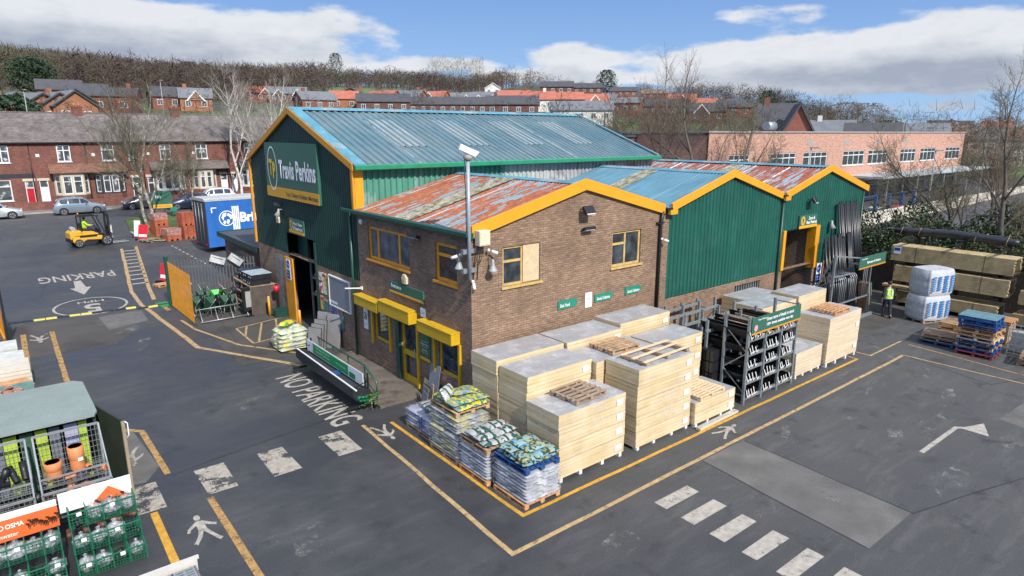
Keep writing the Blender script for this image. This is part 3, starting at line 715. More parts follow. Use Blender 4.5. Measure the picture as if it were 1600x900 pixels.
# ---- bays two and three
shed = thing('green_shed', 'lower green ribbed shed of two bays with blue and rust-striped roofs and amber bargeboards', 'building', (8.8, 0, 0))
CL0 = 2.55
def top2(u): return 5.98+(7.02-5.98)*(1-abs(u-13.12)/4.1)
def top3(u): return 5.98+(6.98-5.98)*(1-abs(u-21.4)/4.1)
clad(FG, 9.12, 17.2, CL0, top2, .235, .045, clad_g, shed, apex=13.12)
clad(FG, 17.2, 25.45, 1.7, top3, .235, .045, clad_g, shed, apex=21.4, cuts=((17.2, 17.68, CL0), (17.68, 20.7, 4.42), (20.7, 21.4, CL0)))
m = wall_mb(FG, 8.8, 17.2, 0, CL0, [(13.9, 15.9, 1.1, 2.35)], .3)
m.M = None; m.M = FG; m.box(8.803, -.003, CL0, 9.12, .3, 6.0); m.build('brick_plinth', brick_b, shed, world=True)
m = wall_mb(FG, 17.2, 25.4, 0, CL0-.02, [(17.75, 20.6, -.01, 2.54)], .3); m.M = FG; m.box(20.6, .3, 0, 20.9, 2.6, 4.4); m.build('brick_plinth', brick_d, shed, world=True)
m = MB(); m.M = FG
for i in range(11): m.box(13.95+i*.19, .06, 1.1, 14.01+i*.19, .1, 2.35)
m.box(13.9, .05, 1.5, 15.9, .11, 1.56); m.box(13.9, .05, 1.95, 15.9, .11, 2.01); m.build('window_bars', galv, shed, world=True)
m = MB(); m.M = FG; m.face([(13.9, .2, 1.1), (15.9, .2, 1.1), (15.9, .2, 2.35), (13.9, .2, 2.35)]); m.build('window', glass_d, shed, world=True)
m = MB(); m.M = FG; m.box(9.1, .10, 5.6, 25.4, .16, 6.0)
m.M = None; m.box(9.0, 7.6, 0, 25.4, 7.8, 5.9); m.box(25.25, .05, 0, 25.4, 11.4, 5.85); m.box(17.0, 7.6, 0, 17.2, 11.4, 5.9); m.box(17.0, 11.2, 0, 25.4, 11.4, 5.9); m.box(9, .2, .0, 25, 11, .03)
m.build('inner_wall', dark_in, shed, world=True)
sh = (7.02-5.98)/4.1
roof_slope((8.95, -.1, 6.08), (8.95, 7.42, 6.08), (13.12, -.1, 7.24), (13.12, 7.42, 7.24), .17, .035, roof2, shed)
roof_slope((17.2, -.1, 6.08), (17.2, 7.42, 6.08), (13.12, -.1, 7.24), (13.12, 7.42, 7.24), .17, .035, roof3, shed)
roof_slope((17.15, -.1, 6.08), (17.15, 11.3, 6.08), (21.4, -.1, 7.20), (21.4, 11.3, 7.20), .17, .035, roof3, shed)
roof_slope((25.6, -.1, 5.98), (25.6, 11.3, 5.98), (21.4, -.1, 7.20), (21.4, 11.3, 7.20), .17, .035, roof3, shed)
for ax, y1 in ((13.12, 7.42), (21.4, 11.3)):
    m = MB(); m.prism([(ax-.22, -.1, 7.19), (ax, -.1, 7.28), (ax+.22, -.1, 7.19), (ax, -.1, 7.22)], (0, y1+.1, 0)); m.build('ridge_cap', ridge_m, shed, world=True)
slab_on(9.1, 6.10, 12.8, 7.14, 3.6, 4.5, .03, moss_m, shed, 'rooflight')
slab_on(17.3, 6.10, 21.1, 7.12, 4.4, 5.3, .03, moss_m, shed, 'rooflight')
barge(shed, 13.12, 7.36, 9.15, 6.24, 17.05, 6.24, trim_y, h=.30)
barge(shed, 21.4, 7.30, 17.35, 6.20, 25.75, 6.10, trim_y, h=.30)
m = MB()
for x in (8.92, 17.2): m.box(x-.16, -.2, 6.0, x+.16, 7.3, 6.10)
m.build('valley_gutter', black_m, shed, world=True)
m = MB()
for x in (9.0, 17.2): m.box(x-.12, -.25, 5.86, x+.30, -.13, 6.03)
m.build('gutter_end', trim_y, shed, world=True)
m = MB(); m.tube([(17.2, -.08, 5.9), (17.2, -.08, .1)], .055); m.build('downpipe', pipe_g, shed, world=True); m = MB(); m.tube([(25.3, -.06, 5.8), (25.3, -.06, .1)], .05); m.build('downpipe', pipe_g, shed, world=True)
m = MB(); m.M = FG; m.box(17.55, -.05, CL0, 17.78, .25, 4.42); m.build('door_jamb', trim_y, shed, world=True)
m = MB(); m.M = FG; m.box(20.55, -.06, 2.3, 20.95, .38, 4.42); m.build('door_jamb', trim_o, shed, world=True)
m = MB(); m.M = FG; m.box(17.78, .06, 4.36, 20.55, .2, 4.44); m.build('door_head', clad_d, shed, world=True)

# ---- big warehouse
wh = thing('warehouse', 'tall dark green ribbed warehouse with faded blue ribbed roof and amber trim', 'building', (0, 7.45, 0))
WY0, WY1, WXR, WEZ, WRZ, WRY = 7.45, 19.45, 17.1, 7.6, 9.75, 13.5
FW = FR((0, 0, 0), (0, -1, 0), (1, 0, 0))
def topw(u): return WEZ+(9.62-WEZ)*(1-abs(-u-WRY)/6.0)
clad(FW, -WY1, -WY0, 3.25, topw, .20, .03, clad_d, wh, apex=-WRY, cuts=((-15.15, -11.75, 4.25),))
m = wall_mb(FW, -WY1, -WY0-.002, 0, 3.24, [(-15.1, -11.75, -.01, 3.23)], .3); m.build('brick_plinth', brick_b, wh, world=True)
m = MB(); m.M = FW; m.box(-17.0, -.012, 0, -15.6, -.002, 3.0); m.build('block_panel', block_m, wh, world=True)
FS = FR((0, WY0, 0), (1, 0, 0), (0, 1, 0))
clad(FS, 0, 9.6, 5.6, lambda u: 7.5, .255, .06, clad_s, wh, name='side_cladding')
clad(FS, 9.6, WXR, 5.6, lambda u: 7.5, .255, .06, clad_w, wh, name='side_cladding')
m = MB(); m.box(.05, WY1-.25, 0, WXR, WY1-.05, 7.5); m.box(WXR-.2, WY0+.1, 0, WXR, WY1-.05, 7.5); m.box(.2, WY0+.25, 0, WXR-.2, WY0+.4, 7.4)
m.face([(WXR-.01, WY0+.1, 7.5), (WXR-.01, WY1, 7.5), (WXR-.01, WRY, 9.6)]); m.build('back_wall', clad_g, wh, world=True)
m = MB(); m.box(.2, WY0+.4, .01, WXR-.2, WY1-.3, .03); m.box(5.5, WY0+.4, .03, 5.6, WY1-.3, 5); m.build('inner_floor', dark_in, wh, world=True)
roof_slope((-.08, WY0-.22, WEZ+.02), (WXR+.15, WY0-.22, WEZ+.02), (-.08, WRY, WRZ+.10), (WXR+.15, WRY, WRZ+.10), .335, .06, roofw, wh)
roof_slope((-.08, WY1+.22, WEZ+.02), (WXR+.15, WY1+.22, WEZ+.02), (-.08, WRY, WRZ+.10), (WXR+.15, WRY, WRZ+.10), .335, .06, roofw, wh)
m = MB(); m.prism([(-.1, WRY-.28, WRZ+.04), (-.1, WRY, WRZ+.17), (-.1, WRY+.28, WRZ+.04), (-.1, WRY, WRZ+.12)], (WXR+.27, 0, 0)); m.build('ridge_cap', ridge_m, wh, world=True)
m = MB(); m.prism([(WXR+.10, WY0-.25, WEZ+.05), (WXR+.10, WY0-.25, WEZ+.11), (WXR+.10, WRY, WRZ+.21), (WXR+.10, WRY, WRZ+.15)], (.15, 0, 0)); m.build('verge_flashing', ridge_m, wh, world=True); m = MB(); m.prism([(-.1, WY0-.25, WEZ+.03), (-.1, WY0-.25, WEZ+.08), (-.1, WRY, WRZ+.17), (-.1, WRY, WRZ+.12)], (.5, 0, 0)); m.build('verge_flashing', ridge_m, wh, world=True)
sl_w = (WRZ+.10-WEZ-.02)/(WRY-WY0+.22)
for x in (3.0, 6.35, 9.7, 13.05):
    m = MB(); n = 12
    for k in range(4):
        xa = x+k*.335+.02; P_ = []
        ya, yb = WY0+1.6, WRY-1.3; za, zb = WEZ+.02+(ya-WY0+.22)*sl_w+.012, WEZ+.02+(yb-WY0+.22)*sl_w+.012
        m.face([(xa, ya, za), (xa+.11, ya, za), (xa+.11, yb, zb), (xa, yb, zb)])
        m.face([(xa+.11, ya, za), (xa+.15, ya, za-.055), (xa+.15, yb, zb-.055), (xa+.11, yb, zb)]); m.face([(xa+.15, ya, za-.055), (xa+.30, ya, za-.055), (xa+.30, yb, zb-.055), (xa+.15, yb, zb-.055)]); m.face([(xa+.30, ya, za-.055), (xa+.335, ya, za), (xa+.335, yb, zb), (xa+.30, yb, zb-.055)])
    m.build('rooflight', light_m, wh, world=True)
m = MB(); m.box(-.12, WY0-.42, 7.46, WXR+.25, WY0-.24, 7.66); m.build('gutter', gutter_g, wh, world=True, bevel=.03)
m = MB(); y = -.14
m.M = None
def wbar(yl, zl, yr, zr, h=.26): m.prism([(-.14, yl, zl), (-.14, yl, zl-h), (-.14, yr, zr-h), (-.14, yr, zr)], (.1, 0, 0))
wbar(WY1+.1, WEZ+.12, WRY, WRZ+.14); wbar(WRY, WRZ+.14, WY0-.12, WEZ+.10)
m.box(-.12, WY1, 3.25, -.02, WY1+.14, 7.5); m.box(-.12, WY0-.06, 5.9, -.035, WY0+.10, 7.6); m.build('corner_trim', trim_o, wh, world=True, fixn=True)
m = MB(); m.box(-.02, WY0-.05, 5.9, .32, WY0-.003, 7.45); m.build('corner_flashing', trim_y, wh, world=True)
m = MB(); m.M = FW; m.box(-15.55, -.07, .02, -14.5, -.002, 3.05); m.build('sliding_door_edge', trim_o, wh, world=True)
m = MB(); m.M = FW; m.box(-15.1, .5, 2.9, -13.9, .6, 4.25); m.build('door_track', pipe_g, wh, world=True); m = MB(); m.M = FW; m.box(-11.8, -.05, 0, -11.65, .3, 4.2); m.build('door_edge', pipe_g, wh, world=True)
# ================================================================ signs, lamps and cameras on the walls
sign_g = mat('sign_green', (.035, .125, .085), .45, var=.05, vs_=1)
sign_g2 = mat('sign_bright_green', (.02, .20, .13), .4, var=.06)
sign_y = mat('sign_yellow', (.68, .34, .02), .45, var=.05)
sign_w = mat('sign_white', (.76, .76, .74), .45, var=.04)
let_w = mat('white_letters', (.85, .85, .84), .5, var=.02)
let_k = mat('dark_letters', (.03, .05, .04), .5, var=.02)
let_y = mat('yellow_letters', (.80, .50, .04), .5, var=.02)
sign_b = mat('sign_blue', (.01, .07, .32), .4, var=.05)
red_m = mat('red_plastic', (.55, .02, .03), .4, var=.1)
cream_p = mat('cream_plastic', (.62, .55, .40), .5, var=.08)
lamp_g = mat('lamp_glass', (.55, .57, .60), .15, var=.1)
pole_m = mat('painted_pole', (.30, .35, .40), .4, metal=.2, var=.12, vs_=8)
def ring_mb(F, u, z, d, r, w, ry=None, n=32, m=None):
    m = m or MB(); m.M = F; ry = ry or r
    for k in range(n):
        a, b = 2*pi*k/n, 2*pi*(k+1)/n
        m.face([(u+cos(a)*(r-w), d, z+sin(a)*(ry-w)), (u+cos(a)*r, d, z+sin(a)*ry), (u+cos(b)*r, d, z+sin(b)*ry), (u+cos(b)*(r-w), d, z+sin(b)*(ry-w))])
    m.M = None; return m
def disc_mb(F, u, z, d, r, ry=None, n=24):
    m = MB(); m.M = F; ry = ry or r; m.face([(u+cos(2*pi*k/n)*r, d, z+sin(2*pi*k/n)*ry) for k in range(n)]); m.M = None; return m
def signboard(name, label, F, u0, u1, z0, z1, bm, texts=(), stripe=None, out=.06, stripe_m=None, group=None, tip=0, cat='sign'):
    """texts: (string, material, u centre, z centre, width, height, bold)"""
    O = F @ Vector(((u0+u1)/2, -out, z0)); t = thing(name, label, cat, tuple(O), 0, group)
    m = MB(); m.M = F
    if tip: m.prism([(u0, -out, z0), (u1-tip, -out, z0), (u1, -out, (z0+z1)/2), (u1-tip, -out, z1), (u0, -out, z1)], (0, out-.004, 0))
    else: m.box(u0, -out, z0, u1, -.004, z1)
    m.M = None; m.build('board', bm, t, world=True)
    if stripe:
        m = MB(); m.M = F; m.box(u0, -out-.012, z0, u1+.02, -out-.001, z0+stripe); m.build('stripe', stripe_m or sign_y, t, world=True)
    ud = (F.to_3x3() @ Vector((1, 0, 0)))
    for (s, mt, uc, zc, w, h, b) in texts:
        lettering(s, mt, F @ Vector((uc, -out-.016, zc)), ud, (0, 0, 1), w, h, bold=b, parent=t, world=True)
    return t
# main fascia
t = signboard('fascia_sign', 'largest green sign, reading Travis Perkins, high on the dark green warehouse gable', FW, -16.9, -10.63, 5.88, 8.38, sign_g,
    [('Travis Perkins', let_w, -12.93, 7.2, 4.25, .84, .03), ('T', let_y, -16.15, 7.25, .42, .75, .05), ('P', let_y, -15.72, 7.13, .38, .75, .05), ('Your', let_k, -14.1, 6.11, .6, .2, .01), ('Timber & Builders Merchant', let_k, -12.2, 6.11, 3.0, .2, .015)], .47, .12)
ring_mb(FW, -15.93, 7.2, -.138, .62, .07, 1.02).build('logo_ring', let_w, t, world=True)
def logo(t, F, u, z, d, r):
    disc_mb(F, u, z, d, r, r*1.15).build('logo_disc', sign_y, t, world=True)
    m = MB(); m.M = F; m.prism([(u-.05*r/.3, d-.004, z-.2*r/.3), (u+.05*r/.3, d-.004, z-.2*r/.3), (u+.12*r/.3, d-.004, z+.1*r/.3), (u, d-.004, z+.22*r/.3), (u-.12*r/.3, d-.004, z+.1*r/.3)], (0, .003, 0)); m.build('logo_emblem', sign_g, t, world=True)
t = signboard('door_sign', 'small green sign with a round yellow emblem above the open warehouse doorway', FW, -14.5, -12.75, 4.35, 5.0, sign_g,
    [('Wood, Plaster', let_w, -13.4, 4.80, 1.1, .17, .02), ('& Plasterboard', let_w, -13.4, 4.60, 1.1, .17, .02)], .13, .07)
logo(t, FW, -14.2, 4.72, -.075, .2)
t = signboard('door_sign', 'small green sign with a round yellow emblem above the right-hand green bay doorway', FG, 18.82, 20.5, 4.40, 5.02, sign_g,
    [('Doors &', let_w, 19.95, 4.85, .6, .16, .02), ('Sheet Materials', let_w, 19.95, 4.66, 1.0, .15, .02)], .13, .07)
logo(t, FG, 19.15, 4.76, -.075, .19)
signboard('entrance_sign', 'long green sign reading Entrance over the mustard shutter boxes', FE, -4.95, -2.68, 3.33, 3.72, sign_g,
    [('Entrance', let_w, -4.45, 3.60, .72, .14, .02)], .07, .06)
signboard('opening_hours_sign', 'dark green sign with opening times beside the yellow entrance door', FE, -3.02, -2.38, 1.35, 2.24, sign_g,
    [('Opening Hours', let_y, -2.7, 2.02, .46, .06, .01), ('Monday to Friday', let_w, -2.7, 1.92, .48, .06, .01), ('7.30am - 5.00pm', let_y, -2.7, 1.84, .42, .055, .01), ('Saturday', let_w, -2.7, 1.72, .3, .06, .01), ('8.00am - 12.00', let_y, -2.7, 1.64, .4, .055, .01)], .10, .04)
for i, (a, b, z0, z1, s_, lab) in enumerate([(3.47, 4.40, 3.09, 3.38, 'Exit Yard', 'short green arrow sign on brown brick nearest the boarded window'), (5.2, 6.14, 3.07, 3.34, 'Goods Collection', 'green arrow sign on brown brick, just right of the white notice'), (6.78, 7.68, 3.08, 3.36, 'Goods Collection', 'green arrow sign on brown brick furthest from the boarded window')]):
    signboard('direction_sign', lab, FG, a, b, z0, z1, sign_g2, [(s_, let_w, a+.30 if i == 0 else a+.42, (z0+z1)/2-.02, .42 if i == 0 else .66, .11, .012)], None, .04, None, 'green arrow signs on the brick gable', tip=.13)
signboard('wall_notice', 'white notice between two green arrow signs on the brick gable', FG, 4.75, 5.07, 2.95, 3.47, sign_w, [('SITE SAFETY', let_k, 4.91, 3.38, .22, .04, 0), ('NOTICE', sign_b, 4.91, 3.25, .2, .06, 0)], None, .03, cat='notice')
signboard('wall_notice', 'tall white notice with a black emblem left of the first mustard shutter', FE, -7.25, -6.92, 1.42, 2.25, sign_w, [('24', let_k, -7.08, 1.95, .2, .3, .03), ('CCTV', let_k, -7.08, 1.6, .2, .05, 0)], None, .03, cat='notice')
signboard('wall_notice', 'small white notice above the shutter box nearest the building corner', FE, -2.92, -2.62, 2.85, 3.15, sign_w, [('CCTV', let_k, -2.77, 3.0, .2, .08, 0)], None, .03, cat='notice')
def blue_sign(label, F, u, z, s=1):
    t = thing('mandatory_sign', label, 'sign', tuple(F @ Vector((u, -.09, z))))
    m = MB(); m.M = F; m.box(u-.24*s, -.09, z-.5*s, u+.24*s, -.075, z+.5*s); m.build('board', sign_w, t, world=True)
    disc_mb(F, u, z+.24*s, -.094, .2*s).build('blue_disc', sign_b, t, world=True)
    m = MB(); m.M = F; m.box(u-.21*s, -.094, z-.46*s, u+.21*s, -.091, z-.02*s); m.build('blue_panel', sign_b, t, world=True)
    ud = F.to_3x3() @ Vector((1, 0, 0))
    lettering('STOP', let_w, F @ Vector((u, -.098, z+.24*s)), ud, (0, 0, 1), .28*s, .1*s, parent=t, world=True)
    lettering('Safety boots', let_w, F @ Vector((u, -.098, z-.15*s)), ud, (0, 0, 1), .34*s, .07*s, parent=t, world=True)
    lettering('must be worn', let_w, F @ Vector((u, -.098, z-.3*s)), ud, (0, 0, 1), .34*s, .07*s, parent=t, world=True)
blue_sign('blue and white mandatory sign on the orange sliding door edge', FW, -15.02, 2.48, 1.0)
blue_sign('blue and white mandatory sign on dark brick right of the shed doorway', FG, 21.2, 1.95, 1.05)
t = thing('warning_sign', 'yellow triangle warning sign on white, under the blue sign by the shed doorway', 'sign', (21.1, -.05, 1.0))
m = MB(); m.M = FG; m.box(20.85, -.04, .85, 21.35, -.01, 1.35); m.build('board', sign_w, t, world=True)
m = MB(); m.M = FG; m.prism([(20.92, -.046, .92), (21.28, -.046, .92), (21.1, -.046, 1.28)], (0, .004, 0)); m.build('triangle', let_y, t, world=True)
m = MB(); m.M = FG; m.box(21.085, -.05, .97, 21.115, -.047, 1.15); m.build('emblem', let_k, t, world=True)
# notice board by the doorway, posters
t = thing('notice_board', 'grey notice board with a white frame on the brick below the green cladding', 'notice board', (0, 9.6, 2.0))
m = MB(); m.M = FW; m.box(-10.35, -.05, 1.75, -8.4, -.004, 2.98); m.build('panel', mat('grey_board', (.20, .22, .24), .5, var=.08, vs_=2), t, world=True)
m = MB(); m.M = FW
for q in ((-10.4, 1.70, -8.35, 1.75), (-10.4, 2.98, -8.35, 3.03), (-10.4, 1.75, -10.35, 2.98), (-8.4, 1.75, -8.35, 2.98)): m.box(q[0], -.07, q[1], q[2], -.004, q[3])
m.build('frame', sign_w, t, world=True)
PCOL = [(.70, .68, .66), (.30, .34, .10), (.05, .12, .26), (.62, .45, .05), (.45, .06, .06), (.08, .22, .12), (.35, .28, .26)]
pm = [mat('poster_print', c, .5, var=.3, vs_=7, col2=PCOL[(i+3) % 7], c2s=4, c2a=(.47, .53)) for i, c in enumerate(PCOL)]
for i, (a, b, z0, z1, k, lab) in enumerate([(-11.5, -11.15, 2.6, 2.95, 0, 'white poster nearest the doorway, top row of the wall posters'), (-11.12, -10.72, 2.05, 2.98, 0, 'tall white and green poster in the top row by the doorway'), (-10.70, -10.42, 2.0, 2.95, 1, 'tall yellow-green poster beside the grey notice board'),
        (-11.5, -11.2, 2.05, 2.5, 4, 'small red poster in the top row by the doorway'), (-11.45, -11.1, 1.3, 1.9, 3, 'yellow poster at the lower left of the wall posters'), (-11.08, -10.6, 1.1, 1.92, 2, 'dark blue and yellow poster in the lower row'), (-10.55, -9.6, 1.35, 2.0, 6, 'brown poster tilted below the grey notice board'), (-9.5, -9.15, .8, 1.68, 2, 'narrow dark poster hanging at the lower right under the grey notice board')]):
    t = thing('poster', lab, 'poster', (0, -(a+b)/2, z0)); m = MB(); m.M = FW; m.box(a, -.03-.003*i, z0, b, -.006, z1); m.build('print', pm[k], t, world=True)
    m = MB(); m.M = FW; m.box(a+.04, -.035-.003*i, z1-.16, b-.04, -.031-.003*i, z1-.06); m.build('heading', [sign_w, red_m, sign_y][i % 3], t, world=True)
# camera pole
t = thing('camera_pole', 'tall grey pole with a white boxed camera on top at the office corner', 'camera pole', (-.16, -.16, 4.65))
m = MB(); m.tube([(-.16, -.16, 4.65), (-.16, -.16, 8.1)], .055, 12); m.build('pole', pole_m, t, world=True)
m = MB(); m.box(-.34, -.12, 4.85, .12, -.003, 4.98); m.build('bracket', galv, t, world=True)
m = MB(); m.box(-.34, -.12, 5.42, .12, -.003, 5.55); m.build('bracket', galv, t, world=True)
m = MB(); m.ellipsoid((-.16, -.16, 8.14), (.13, .13, .10)); m.build('camera_mount', mat('weathered_mount', (.28, .26, .22), .7, var=.3), t, world=True)
hb = MB(); hb.M = Matrix.Translation((-.16, -.16, 8.33)) @ Matrix.Rotation(Rd(-22), 4, 'Z') @ Matrix.Rotation(Rd(24), 4, 'Y')
hb.prism([(-.26, -.09, -.08), (.26, -.09, -.08), (.31, -.09, .09), (-.26, -.09, .09)], (0, .18, 0)); hb.M = None
hb.build('camera_housing', white_p, t, world=True, fixn=True, bevel=.01)
hb = MB(); hb.M = Matrix.Translation((-.16, -.16, 8.33)) @ Matrix.Rotation(Rd(-22), 4, 'Z') @ Matrix.Rotation(Rd(24), 4, 'Y'); hb.box(.275, -.075, -.06, .29, .075, .06); hb.build('lens_window', black_m, t, world=True)
m = MB(); m.tube([(-.24, -.12, 8.1), (-.25, -.12, 7.6), (-.22, -.12, 7.2), (-.22, -.12, 5.6)], .012, 6); m.build('cable', black_m, t, world=True)
m = MB()
for k, (x, z0) in enumerate(((.04, 4.2), (.10, 4.9), (.20, 4.6), (.27, 5.05))): m.tube([(x, -.20, 5.62), (x+.02, -.16, 5.3), (x+.03, -.05, 5.1), (x, -.04, z0)], .012, 6)
m.build('cable_bundle', black_m, t, world=True)
t = thing('junction_box', 'cream electrical box beside the camera pole under the yellow bargeboard', 'junction box', (.25, -.24, 5.62))
m = MB(); m.box(.06, -.38, 5.64, .44, -.14, 6.08); m.build('box', cream_p, t, world=True, bevel=.01)
m = MB(); m.box(.09, -.395, 5.68, .41, -.381, 6.04); m.build('lid', cream_p, t, world=True)
def horn(loc, rz, label):
    t = thing('horn_speaker', label, 'loudspeaker', loc, rz, 'grey horn speakers at the office corner')
    m = MB(); m.tube([(0, 0, .16), (0, 0, .08), (.0, 0, -.02), (.0, 0, -.16), (0, 0, -.20)], [.03, .045, .06, .125, .15], 14); m.build('horn', grey_p, t)
    m = MB(); m.bar((0, 0, .12), (.22, 0, .2), .03); m.build('bracket', galv, t)
def smallcam(loc, rz, label, tilt=.35):
    t = thing('security_camera', label, 'security camera', loc, rz, 'small white security cameras')
    m = MB(); m.tube([(0, 0, 0), (-.2*cos(tilt), 0, -.2*sin(tilt))], [.045, .05], 12); m.build('body', white_p, t)
    m = MB(); m.ellipsoid((.08, 0, .03), (.05, .05, .05), 10, 6); m.build('mount', white_p, t)
    m = MB(); m.tube([(-.201*cos(tilt), 0, -.201*sin(tilt)), (-.21*cos(tilt), 0, -.21*sin(tilt))], .035, 10); m.build('lens', black_m, t)
horn((-.22, .28, 5.12), 0, 'grey horn speaker on the shaded entrance front by the camera pole')
horn((.62, -.25, 5.02), Rd(90), 'grey horn speaker on the sunlit brick gable by the cream box')
smallcam((-.18, .42, 5.28), Rd(-40), 'small white camera beside the horn speaker on the entrance front')
smallcam((.62, -.18, 5.42), Rd(150), 'small white camera above the horn speaker on the gable')
smallcam((-.05, -.2, 4.55), Rd(70), 'white camera hanging below the foot of the camera pole', 1.1)
smallcam((8.62, -.2, 4.95), Rd(160), 'small white camera on the brick end pier beside the green cladding')
def flood(loc, rz, label, fm=black_m):
    t = thing('floodlight', label, 'floodlight', loc, rz, 'floodlights on the gables')
    m = MB(); m.cbox(0, -.28, 0, .44, .12, .28, 0, Rd(-35)); m.build('lamp_body', fm, t, bevel=.01)
    m = MB(); m.cbox(0, -.345, -.035, .38, .012, .22, 0, Rd(-35)); m.build('glass', lamp_g, t)
    m = MB(); m.bar((-.12, 0, .02), (-.12, -.25, 0), .03); m.build('bracket', fm, t)
flood((4.55, 0, 6.35), 0, 'black floodlight under the apex of the yellow office bargeboard')
flood((19.6, 0, 5.72), Rd(12), 'black floodlight on the right green bay above the doorway sign')
def longlamp(loc, rz, label, L=.55):
    t = thing('bulkhead_lamp', label, 'wall lamp', loc, rz); m = MB(); m.cbox(0, -.16, 0, L, .2, .10, 0, Rd(-20)); m.build('lamp_body', black_m, t, bevel=.02)
    m = MB(); m.cbox(0, -.17, -.06, L*.8, .14, .02, 0, Rd(-20)); m.build('glass', lamp_g, t)
longlamp((0, 3.0, 5.55), Rd(-90), 'flat black wall lamp between the two orange office windows')
longlamp((4.7, 0, 5.72), 0, 'second black lamp below the apex floodlight, with a cable above', .5)
longlamp((0, 15.6, 5.55), Rd(-90), 'dark wall lamp below the big warehouse sign')
def bell(loc, label, rz):
    t = thing('alarm_box', label, 'alarm box', loc, rz); m = MB(); m.prism([(-.15, 0, -.14), (.15, 0, -.14), (.17, 0, .1), (.08, 0, .2), (-.08, 0, .2), (-.17, 0, .1)], (0, -.1, 0)); m.build('case', cream_p, t, bevel=.02, fixn=True)
    m = MB(); m.box(-.05, -.112, -.04, .05, -.101, .05); m.build('badge', trim_y, t)
bell((0, 3.85, 3.93), 'cream alarm box above the Entrance sign', Rd(-90))
bell((-.03, 15.9, 4.75), 'cream alarm box on dark green cladding left of the warehouse doorway', Rd(-90))
t = thing('bell_lamp', 'white conical lamp on the green cladding right of the shed doorway', 'wall lamp', (21.9, -.15, 4.3)); m = MB(); m.tube([(0, 0, .26), (0, 0, .12), (0, -.03, -.12)], [.05, .06, .19], 14); m.build('shade', grey_p, t); m = MB(); m.bar((0, .14, .22), (0, 0, .22), .03); m.build('bracket', grey_p, t)
t = thing('bell_lamp', 'grey conical lamp on dark green cladding below the big warehouse sign', 'wall lamp', (-.2, 15.35, 5.15)); m = MB(); m.tube([(.0, 0, .2), (-.02, 0, .05), (-.1, 0, -.14)], [.04, .06, .16], 14); m.build('shade', grey_p, t); m = MB(); m.bar((.19, 0, .16), (0, 0, .16), .03); m.build('bracket', grey_p, t)
t = thing('dome_camera', 'small white round sensor at the left end of the entrance front', 'sensor', (-.06, 7.0, 5.6)); m = MB(); m.ellipsoid((0, 0, 0), (.07, .1, .1)); m.build('dome', white_p, t); m = MB(); m.box(-.01, -.1, -.1, .058, .1, .1); m.build('base', grey_p, t)
t = thing('wall_bracket', 'white metal arm sticking out over the green downpipe', 'bracket', (-.05, 7.3, 3.0)); m = MB(); m.bar((0, 0, 0), (-.5, .35, .0), .04); m.build('arm', white_p, t); m = MB(); m.box(.0, -.06, -.06, .045, .06, .06); m.build('plate', white_p, t)
# ================================================================ insulation board packs
foam = mat('foam_board_edge', (.56, .425, .225), .85, var=.08, vs_=1.5, streak=(.5, .5, 9), col2=(.60, .475, .295), c2s=1.2, c2a=(.4, .6), fine=.06, fs=50)
foil = mat('foil_board_face', (.40, .41, .43), .42, metal=.35, var=.12, vs_=1.2, fine=.10, fs=12, col2=(.52, .53, .54), c2s=2.2, bump=.25, bs=6)
foamw = mat('pale_foam_edge', (.60, .48, .32), .85, var=.06, vs_=1.5, streak=(.8, .8, 12))
feet_m = mat('white_foam_feet', (.70, .70, .66), .8, var=.06)
wood = mat('pallet_wood', (.42, .27, .15), .85, var=.3, vs_=4, fine=.15, fs=30, streak=(2, 2, 2), col2=(.28, .18, .10), c2s=3)
wood_l = mat('new_pallet_wood', (.62, .46, .28), .8, var=.14, vs_=4, fine=.10, fs=30)
wood_d = mat('weathered_pallet_wood', (.27, .19, .125), .9, var=.3, vs_=4, fine=.2, fs=30, col2=(.34, .25, .17), c2s=2.5)
wood_o = mat('orange_wood', (.48, .25, .11), .85, var=.25, vs_=4)
paint_b = mat('blue_pallet_paint', (.012, .065, .22), .6, var=.2, vs_=5, col2=(.10, .12, .14), c2s=4, c2a=(.6, .7))
paint_bt = mat('pale_teal_pallet_paint', (.16, .30, .33), .7, var=.2, vs_=5)
paint_r = mat('red_pallet_paint', (.22, .03, .025), .65, var=.2, vs_=5)
def filmmat(name, col=(.8, .8, .8), lo=.05, hi=.5, sc=(3, 3, 9), thr=(.50, .68), rough=.18):
    m = bpy.data.materials.new(name); m.use_nodes = True; t = N(m.node_tree); b = t.n['Principled BSDF']
    oc = t.new('ShaderNodeTexCoord').outputs['Object']; n_ = t.noise(t.vmap(oc, sc, rot=(.3, .2, .5)), 1, 5, .6, 1.2)
    b.inputs['Base Color'].default_value = (*col, 1); b.inputs['Roughness'].default_value = rough
    t.put(b.inputs['Alpha'], t.rng(n_, thr[0], thr[1], lo, hi))
    bn = t.new('ShaderNodeBump'); bn.inputs['Strength'].default_value = .6; bn.inputs['Distance'].default_value = .03
    t.put(bn.inputs['Height'], t.noise(t.vmap(oc, (5, 5, 12)), 1, 4, .6, 1)); t.put(b.inputs['Normal'], bn.outputs[0]); return m
film = filmmat('clear_wrap', (.8, .8, .8), .0, .42, (2, 2, 7), (.56, .72)); film_h = filmmat('cloudy_wrap', (.70, .71, .74), .06, .55, (3, 3, 12), (.48, .68))
ORD = ['top', 'second', 'third', 'fourth', 'fifth', 'sixth', 'seventh']
